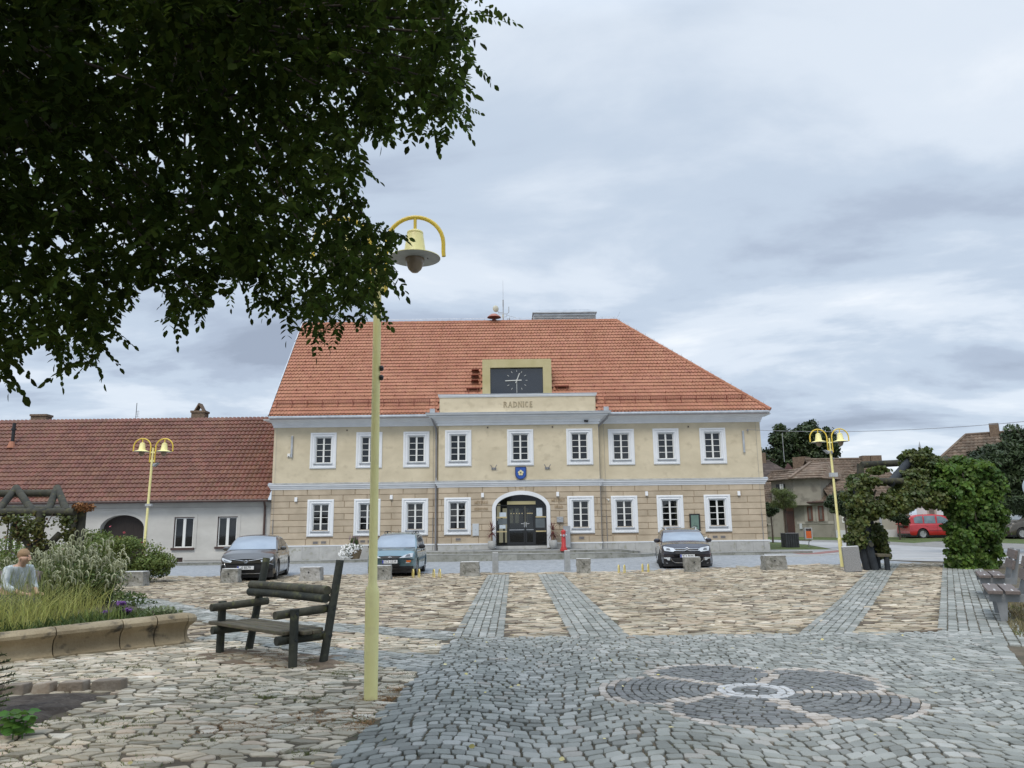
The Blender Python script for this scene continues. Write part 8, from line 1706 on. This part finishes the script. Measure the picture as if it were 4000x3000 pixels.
def onwall(t, L_, nm, m, u0, u1, z0, z1, y=-.03, th=.05, parent=None): q = MB(); q.box(u0, u1, y, y + th, z0, z1); return q.build(nm, m, parent or t)
def uof(t, px, py, dep=0):    # position along a rotated front wall hit by a pixel ray
    a = t.location; r = ray(px, py); c, s = math.cos(t.rotation_euler[2]), math.sin(t.rotation_euler[2]); k = (a.x * -s + a.y * c + dep) / (r.x * -s + r.y * c); P = r * k; return (P.x - a.x) * c + (P.y - a.y) * s, EYE + P.z - a.z
# grey house with the attic block
hA = at(2915, 2090, 62.0); hB = at(3262, 2085, 56.5)
g_, L_, he, hr = house('grey_house', 'shabby grey house with brown tiled roof and attic block right of the town hall', (hA.x, hA.y), (hB.x, hB.y), 9.5, at(3235, 1955, 57).z, at(3230, 1832, 61).z, m_hgrey, m_oldr, .25, 15, base=H(20, 58))
def W_(px0, px1, py0, py1, fr_m, gl_m, nm='window', band=True):
    u0, zz1 = uof(g_, px0, py0); u1, zz0 = uof(g_, px1, py1)
    if band: onwall(g_, L_, 'window_surround', m_hband, u0 - .25, u1 + .25, zz0 - .2, zz1 + .3, -.03, .03)
    w = onwall(g_, L_, nm, fr_m, u0, u1, zz0, zz1, -.07, .06); onwall(g_, L_, 'pane', gl_m, u0 + .12, u1 - .12, zz0 + .12, zz1 - .12, -.085, .02, parent=w); return w
W_(3153, 3178, 1978, 2035, m_rwin, m_blk); W_(3195, 3222, 1976, 2035, m_rwin, m_blk)
u0, z1 = uof(g_, 3062, 1982); u1, z0 = uof(g_, 3108, 2092); w = onwall(g_, L_, 'gate', m_rwin, u0, u1, 0, z1, -.06, .06)
q = MB()
for k in range(9): x = u0 + (u1 - u0) * (k + .5) / 9; q.box(x - .02, x + .02, -.075, -.062, .1 + random.random() * .1, z1 - .3)
q.build('gate_board', m_dark, w); onwall(g_, L_, 'gate_reveal', m_hgrey, u0 - .9, u0 - .05, 0, z1, -.12, .10); onwall(g_, L_, 'plinth_band', m_hband, 0, u0 - 1, .9, 1.05, -.03, .03); onwall(g_, L_, 'plinth_band', m_hband, u1 + .2, L_, .95, 1.15, -.03, .03)
u0, z1 = uof(g_, 3125, 2045); u1, z0 = uof(g_, 3136, 2066); onwall(g_, L_, 'meter_cabinet', mat('pale_cabinet', (0, 0, 0)), u0, u1, z0, z1, -.10, .09)
# attic block with hipped roof
u0, zt_ = uof(g_, 3012, 1878); u1, _z = uof(g_, 3203, 1870); um, _z = uof(g_, 3118, 1870)
q = MB(); q.add([(u0, -.04, he - .3), (um, -.8, he - .3), (u1, -.04, he - .3), (u1, 4, he - .3), (u0, 4, he - .3), (u0, -.04, zt_), (um, -.8, zt_), (u1, -.04, zt_), (u1, 4, zt_), (u0, 4, zt_)], [(0, 1, 6, 5), (1, 2, 7, 6), (2, 3, 8, 7), (3, 4, 9, 8), (4, 0, 5, 9), (0, 4, 3, 2, 1)]); at_ = q.build('attic_block', m_hgrey, g_)
zt2 = zt_ + 1.35; q = MB(); q.add([(u0 - .5, -.4, zt_ - .05), (um, -1.3, zt_ - .05), (u1 + .4, -.4, zt_ - .05), (u1 + .4, 4.5, zt_ - .05), (u0 - .5, 4.5, zt_ - .05), (um - .2, 2.4, zt2), (u1 - .3, 2.4, zt2 - .05)], [(0, 1, 5), (1, 2, 6, 5), (2, 3, 6), (3, 4, 5, 6), (4, 0, 5), (0, 4, 3, 2, 1)])
for r in range(7):
    k = r / 7; A_ = Vector((um, -1.3, zt_)).lerp(Vector((um - .2, 2.4, zt2)), k); B_2 = Vector((u1 + .4, -.4, zt_)).lerp(Vector((u1 - .3, 2.4, zt2)), k); C_2 = Vector((u0 - .5, -.4, zt_)).lerp(Vector((um - .2, 2.4, zt2)), k); q.bar(A_, B_2, .06, .05); q.bar(A_, C_2, .06, .05)
q.bar((um, -1.3, zt_ + .03), (um - .2, 2.4, zt2 + .03), .22, .12); q.build('attic_roof', m_oldr, at_); uw, z1 = uof(g_, 3047, 1893); uw2, z0 = uof(g_, 3080, 1912); q = MB(); q.box(uw, uw2, -.62, -.40, z0, z1); q.build('attic_window', m_dark, at_); q = MB(); q.box(uw + .5, uw + .62, -.63, -.621, z0, z1); q.box(uw2 - .35, uw2 - .2, -.63, -.621, z0, z1); q.build('sash', m_sash, at_)
q = MB(); uc, zc2 = uof(g_, 3132, 1820, 4); q.box(uc - .55, uc + .55, 3.6, 4.5, zt_, zt_ + 2.0); q.build('chimney', m_brick, g_)
# the row continues to the right, nearer: cream house and white house with raised roof
hC = at(3265, 2085, 56.3); hD = at(3560, 2085, 56.0)
w1, L1, he1, hr1 = house('cream_house', 'cream walled house with brown roof behind the pergola lamp', (hC.x, hC.y), (hD.x, hD.y), 9.5, at(3350, 1950, 56).z, at(3400, 1795, 60).z, m_hband, m_oldr, .25, 15, base=H(22, 56))
for a, b, c, d in ((3288, 3308, 2020, 2036), (3500, 3560, 2030, 2036)):
    u0, z1 = uof(w1, a, c); u1, z0 = uof(w1, b, d); w = onwall(w1, L1, 'window', m_sash, u0, u1, z0 - .1, z1, -.04, .05); onwall(w1, L1, 'pane', m_blk, u0 + .06, u1 - .06, z0, z1 - .06, -.05, .02, parent=w)
q = MB(); q.box(0, L1, -.12, -.01, 0, .55); q.build('white_plinth', m_hwhite, w1)
for k, (a, b) in enumerate(((3365, 3395), (3398, 3440))): u0, z1 = uof(w1, a, 1788, 4.5); u1, _ = uof(w1, b, 1788, 4.5); q = MB(); q.box(u0, u1, 4.3, 5.0, hr1 - .5, hr1 + .35); q.build('chimney', m_brick, w1)
hE = at(3590, 2085, 55.6); hF = at(4250, 2085, 50)
w2, L2, he2, hr2 = house('white_house', 'white house with taller brown roof behind the red people carrier', (hE.x, hE.y), (hF.x, hF.y), 10, at(3700, 1940, 54).z + .9, at(3850, 1705, 58).z, m_hwhite, m_oldr, .25, 16, base=H(26, 55), hipL=3.4)
for a, b, c, d in ((3626, 3652, 1960, 2012), (3693, 3722, 1960, 2018), (3560 + 30, 3604, 1960, 1968)):
    u0, z1 = uof(w2, a, c); u1, z0 = uof(w2, b, d); w = onwall(w2, L2, 'window', m_hband, u0 - .12, u1 + .12, z0 - .15, z1 + .1, -.06, .06); onwall(w2, L2, 'pane', m_blk, u0, u1, z0, z1, -.075, .02, parent=w)
u0, z1 = uof(w2, 3885, 1682, 5); q = MB(); q.box(u0 - .3, u0 + .3, 4.6, 5.2, hr2 - .4, hr2 + .8); q.build('chimney', m_brick, w2)
# dark roofed house far behind
hG = at(2920, 2060, 80); hH = at(3112, 2060, 80); w3, L3, he3, hr3 = house('dark_roofed_house', 'house with dark slate-brown roof rising behind the grey house', (hG.x, hG.y), (hH.x + 1.2, hH.y), 9, at(3050, 1880, 80).z, at(3050, 1803, 84).z, mat('dull_red_render', (0.20, 0.10, 0.085), None, .9), mat('dark_slate_tile', (0.065, 0.05, 0.045), (0.11, 0.085, 0.075), .85, .8, rnd=.3), .4, 14, base=.6, hipR=2.2, wav=.01)
u0, z1 = uof(w3, 2975, 1782, 4.5); q = MB(); q.box(u0 - .8, u0 + .3, 4, 5, hr3 - .4, hr3 + 1.0); q.build('chimney', m_brick, w3); q = MB(); u0, z1 = uof(w3, 3060, 1750, 4.5); q.cyl((u0, 4.5, hr3), (u0, 4.5, hr3 + 3.2), .03, n=5); q.build('aerial', m_ant, w3)
# trees
m_tdark = mat('dark_crown_leaf', (0.022, 0.042, 0.015), (0.05, 0.078, 0.024), .6, .5, rnd=.45, trans=.12, hue=.02); m_tball = mat('willow_green', (0.085, 0.12, 0.035), (0.14, 0.175, 0.055), .6, 1, rnd=.3, trans=.2)
g = at(3150, 1900, 92); s2 = 97 / FPX; zz = lambda py: at(3150, py, 92).z - .6
tree('broad_tree', 'large dark broadleaved tree behind the roofs between lamp and town hall', (g.x, 92, .6), 6, [(-2.0, 0, zz(1775), 2.9, 2.5, 2.5), (1.6, 0, zz(1770), 3.0, 2.6, 2.6), (0, 0, zz(1740), 2.8, 2.4, 2.6), (-.5 + 1.2, 0, zz(1700), 1.7, 1.6, 1.9), (3.3, 0, zz(1720), 1.3, 1.2, 1.9), (-2.2, 0, zz(1720), 1.9, 1.6, 1.9), (2.2, 0, zz(1820), 2.0, 2, 1.8), (-3.2, 0, zz(1805), 1.8, 1.5, 1.6)], 26000, .34, m_tdark, .35, seed=9, nsub=12, rs=.34)
def ballt(label, px, py, Y, r, pyb, m, seed, n=5200, ls=.09, asp=.22, dr=-.6): p = at(px, py, Y); zb = H(p.x, Y); tree('ball_tree', label, (p.x, Y, zb), max(.3, p.z - zb - r * .7), [(0, 0, p.z - zb, r, r, r * .92)], n, ls, m, .05, nsub=14, rs=.3, seed=seed, aspect=asp, droop=dr, group='clipped ball trees')
s_ = 47 / FPX
ballt('round clipped pale green tree in front of the attic block', 3062, 1948, 45, 52 * 49 / FPX, 2140, m_tball, 3, 9000)
ballt('small dark round tree at the town hall corner', 3010, 1992, 50, 27 * 55 / FPX, 2100, m_tdark, 4, 3500, .12, .6)
ballt('dark round tree between the right lamp and the pergola', 3295, 1965, 42, 60 * 46 / FPX, 2100, m_tdark, 5, 9000, .11, .6, .3)
ballt('dark low hanging tree crown behind the pergola opening', 3505, 2000, 52, 48 * 58 / FPX, 2100, m_tdark, 6, 6000, .11, .6, .3)
gx_ = at(4130, 1850, 36); s2 = 40 / FPX
yew = []
for px, py, rx, rz in ((3995, 1722, 70, 55), (3935, 1772, 80, 55), (3865, 1805, 80, 48), (3785, 1822, 85, 40), (3700, 1815, 75, 34), (3965, 1850, 90, 90), (3880, 1890, 80, 80), (4040, 1790, 90, 95), (4040, 1900, 90, 100), (3945, 1950, 90, 55), (4040, 1960, 80, 50)):
    p = at(px, py, 36); yew.append((p.x - gx_.x, 0, p.z - .1, rx * s2, min(1.6, rx * s2 * 1.2), rz * s2))
tree('spreading_yew', 'dark spreading evergreen tree at the right edge above the van', (gx_.x, 36, .1), 2.2, yew, 36000, .22, mat('yew_green', (0.02, 0.037, 0.015), (0.05, 0.08, 0.028), .6, .7, rnd=.45, trans=.1), .12, seed=14, nsub=12, rs=.34, aspect=.3, droop=.2)
# slatted waste bin, orange litter bin
g = gp(3098, 2141); w_ = 50 * (g.y) / FPX * 1.05; h_ = 52 * g.y / FPX * 1.05; t = thing('slatted_bin', 'black slatted square waste enclosure on the lawn island', 'waste bin', (g.x, g.y + w_ / 2, g.z)); q = MB(); q.box(-w_ / 2 + .04, w_ / 2 - .04, -w_ / 2 + .04, w_ / 2 - .04, .02, h_ - .03); q.build('liner', m_dark, t); q = MB()
for k in range(6): x = -w_ / 2 + w_ * (k + .5) / 6; q.box(x - w_ / 15, x + w_ / 15, -w_ / 2, -w_ / 2 + .03, .03, h_); q.box(-w_ / 2, -w_ / 2 + .03, x - w_ / 15, x + w_ / 15, .03, h_)
q.build('slats', mat('black_slat', (0.02, 0.022, 0.025), (0.04, 0.043, 0.048), .5, 4), t); q = MB(); q.box(-w_ / 2 - .02, w_ / 2 + .02, -w_ / 2 - .02, w_ / 2 + .02, h_ + .002, h_ + .03); q.build('rim', m_pipe, t)
g = gp(3161, 2140); s_ = g.y * 1.05 / FPX; t = thing('litter_bin', 'orange litter bin in a grey frame on a bent post', 'litter bin', tuple(g), R_(-6)); q = MB(); q.tube([(0, 0, 0), (0, 0, 18 * s_), (.06, 0, 30 * s_)], .025, 8); q.build('post', m_pipe, t)
z0, z1 = 31 * s_, 72 * s_; w_ = 13 * s_; q = MB(); q.box(-w_, -w_ + .05, -.15, .15, z0, z1); q.box(w_ - .05, w_, -.15, .15, z0, z1); q.box(-w_ + .05, w_ - .05, -.15, .15, z1 - .05, z1); q.box(-w_ + .05, w_ - .05, -.15, .15, z0, z0 + .04); q.box(-w_ + .05, w_ - .05, .12, .15, z0, z1); q.build('frame', mat('grey_frame', (0.42, 0.44, 0.45), None, .45), t); q = MB(); q.box(-w_ + .06, w_ - .06, -.14, .11, z0 + .05, z1 - 12 * s_); q.build('bucket', mat('orange_plastic', (0.62, 0.11, 0.02), (0.66, 0.14, 0.03), .5, 4), t)
# overhead cable
a, b = at(2920, 1678, YF - .1), at(4050, 1642, 30); t = thing('overhead_cable', 'thin cable from the town hall corner to the right above the lamp', 'cable', tuple(a)); q = MB(); q.tube([tuple((b - a) * k + Vector((0, 0, -1.0 * 4 * k * (1 - k) * .25))) for k in np.linspace(0, 1, 12)], .012, 5); q.build('wire', m_pipe, t); q = MB(); q.lathe((0, .0, -.05), [(0, -.05), (.05, -.03), (.05, .03), (0, .1)], 8); q.build('cable_anchor', m_pipe, t)

# ------------------------------------------------------------------ the big tree whose crown hangs into the picture
OUT = [(-900, -1500), (1750, -1500), (1900, -300), (1850, -60), (1895, 40), (1880, 120), (1880, 200), (1830, 290), (1850, 350), (1860, 470), (1750, 545), (1600, 520), (1530, 565), (1400, 545), (1385, 560), (1430, 620), (1435, 660), (1390, 690), (1440, 790), (1465, 850), (1545, 880), (1545, 990), (1560, 1110), (1490, 1150), (1500, 1230), (1430, 1240), (1340, 1300), (1240, 1335), (1130, 1270), (1100, 1200), (980, 1215), (960, 1170), (830, 1140), (800, 1270), (720, 1290), (665, 1300), (650, 1180), (600, 1130), (530, 1190), (460, 1220), (485, 1330), (400, 1330), (405, 1440), (340, 1415), (265, 1450), (200, 1370), (130, 1345), (90, 1400), (40, 1490), (-100, 1480), (-900, 1400)]
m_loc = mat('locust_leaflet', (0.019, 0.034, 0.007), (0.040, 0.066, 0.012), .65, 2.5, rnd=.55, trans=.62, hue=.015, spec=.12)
nt_ = thing('locust_tree', 'big dark leaved tree whose overhanging crown fills the upper left', 'tree', (-5.6, 4.6, 0))
TL = Vector(nt_.location)
def compound(P0, dr, npair, ls, C, D, S):
    side = dr.cross(Vector((0, 0, 1)));
    if side.length < .1: side = Vector((1, 0, 0))
    side.normalize(); sag = Vector((0, 0, -1)); ln = npair * ls * .52
    for k in range(npair + 1):
        t = k / npair; p = P0 + dr * ln * t + sag * ln * .25 * t * t; d = (dr + sag * .5 * t).normalized()
        if k == npair: C.append(p + d * ls * .5); D.append(d); S.append(ls); continue
        for sg in (-1, 1):
            l = (d * .42 + side * sg * .8 + sag * .35 + Vector((random.gauss(0, .18), random.gauss(0, .18), random.gauss(0, .18)))).normalized(); C.append(p + l * ls * .52); D.append(l); S.append(ls * (0.75 + .35 * math.sin(PI * min(1, t + .15))))
random.seed(99); C, D, S = [], [], []; cnt = 0; tries = 0; ends = []
def holes(px, py): return mnoise.noise(Vector((px / 70, py / 70, 3.3))) + .5 * mnoise.noise(Vector((px / 28, py / 28, 9.1)))
while cnt < 6400 and tries < 90000:
    tries += 1; px, py = random.uniform(-500, 1960), random.uniform(-700, 1500)
    if not inpoly(px, py, OUT): continue
    dd = random.uniform(3.4, 7.6); r = ray(px, py); r = r / r.length; P0 = Vector((0, 0, EYE)) + r * dd
    if P0.z < 2.0: continue
    if holes(px, py) > .5 and random.random() < .7: continue
    a = random.uniform(0, 2 * PI); dr = Vector((math.cos(a) * .6, math.sin(a) * .6, random.uniform(-1.0, .15))).normalized(); npair = random.choice((5, 6, 7)); ls = random.uniform(.042, .058)
    ok = True
    for f in (.5, 1.0):
        e = pix(P0 + dr * npair * ls * .52 * f + Vector((0, 0, -.25 * npair * ls * .52 * f * f)))
        if not inpoly(e[0], e[1], OUT) and not (f == 1.0 and random.random() < .3): ok = False; break
    if not ok: continue
    compound(P0, dr, npair, ls, C, D, S); cnt += 1
    if cnt % 26 == 0: ends.append(P0)
# sprigs that stick out of the outline
for px, py, dd, (ax, az), npair in ((1895, 30, 5.0, (1, -.25), 7), (1840, 60, 5.2, (.9, .1), 7), (1780, 440, 5, (.6, -.8), 6), (1500, 900, 5.2, (1, -.05), 6), (1490, 1050, 5.2, (.7, -.9), 6), (1400, 640, 5.4, (.9, -.5), 6), (800, 1150, 5.4, (-.2, -1), 6), (690, 1230, 5.5, (.1, -1), 6), (380, 1330, 5.4, (.7, -.6), 7), (360, 1380, 5.2, (.5, -.9), 6), (230, 1380, 5.3, (.2, -1), 6), (30, 1400, 5.3, (.1, -1), 6), (1240, 1280, 5.3, (0, -1), 6), (1120, 1230, 5.2, (.0, -1), 5), (960, 1150, 5.5, (.3, -1), 5), (1850, 250, 5.3, (.8, -.6), 6), (1700, 500, 5.3, (.2, -1), 5), (400, 1270, 5.6, (1, -.4), 8)):
    P0 = Vector((0, 0, EYE)) + ray(px, py).normalized() * dd; compound(P0, Vector((ax, 0.1, az)).normalized(), npair, .052, C, D, S)
# the rest of the crown, above and behind the frame, shades what we see of it
for k in range(1500):
    P0 = Vector((random.uniform(-9, .2), random.uniform(-1.0, 8.5), random.uniform(4.6, 8.5))); e = pix(P0)
    if (P0 - Vector((-4.3, 4.0, 5.2))).length > 5.0 or (e[0] > -200 and 0 < e[1] < 3000 and not inpoly(e[0], e[1], OUT)) or (P0.x > -.6 and P0.z < 5.5): continue
    if e[0] > 1700 and e[1] > -400: continue
    a = random.uniform(0, 2 * PI); compound(P0, Vector((math.cos(a) * .8, math.sin(a) * .8, random.uniform(-.7, .1))).normalized(), 5, .085, C, D, S)
C = np.array([tuple(c - TL) for c in C]); D = np.array([tuple(d) for d in D])
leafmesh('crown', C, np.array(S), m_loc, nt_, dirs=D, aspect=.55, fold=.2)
q = MB(); q.tube([(0, 0, -.1), (.05, 0, 1.2), (.25, .1, 2.4), (.7, .3, 3.4), (1.4, .5, 4.4)], [.26, .22, .19, .15, .11], 12)
m_loc_bark = m_bark; hub = Vector((.7, .3, 3.4))
hubs = [hub + Vector(v) for v in ((1.0, .2, .9), (1.9, 1.0, .7), (.6, 1.4, .5), (2.6, .0, 1.3), (-.8, 1.0, .8), (1.4, -.8, .8))]
for h2 in hubs: q.tube([tuple(hub), tuple((hub + h2) / 2 + Vector((0, 0, .12))), tuple(h2)], [.10, .07, .045], 8)
for i, e in enumerate(ends):
    e = e - TL; h2 = min(hubs, key=lambda h: (h - e).length)
    mm = (h2 * .5 + e * .5) + Vector((0, 0, .25)); q.tube([tuple(h2), tuple(mm), tuple(e)], [.022, .012, .004], 4, cap=False)
q.build('trunk', m_bark, nt_, smooth=True)
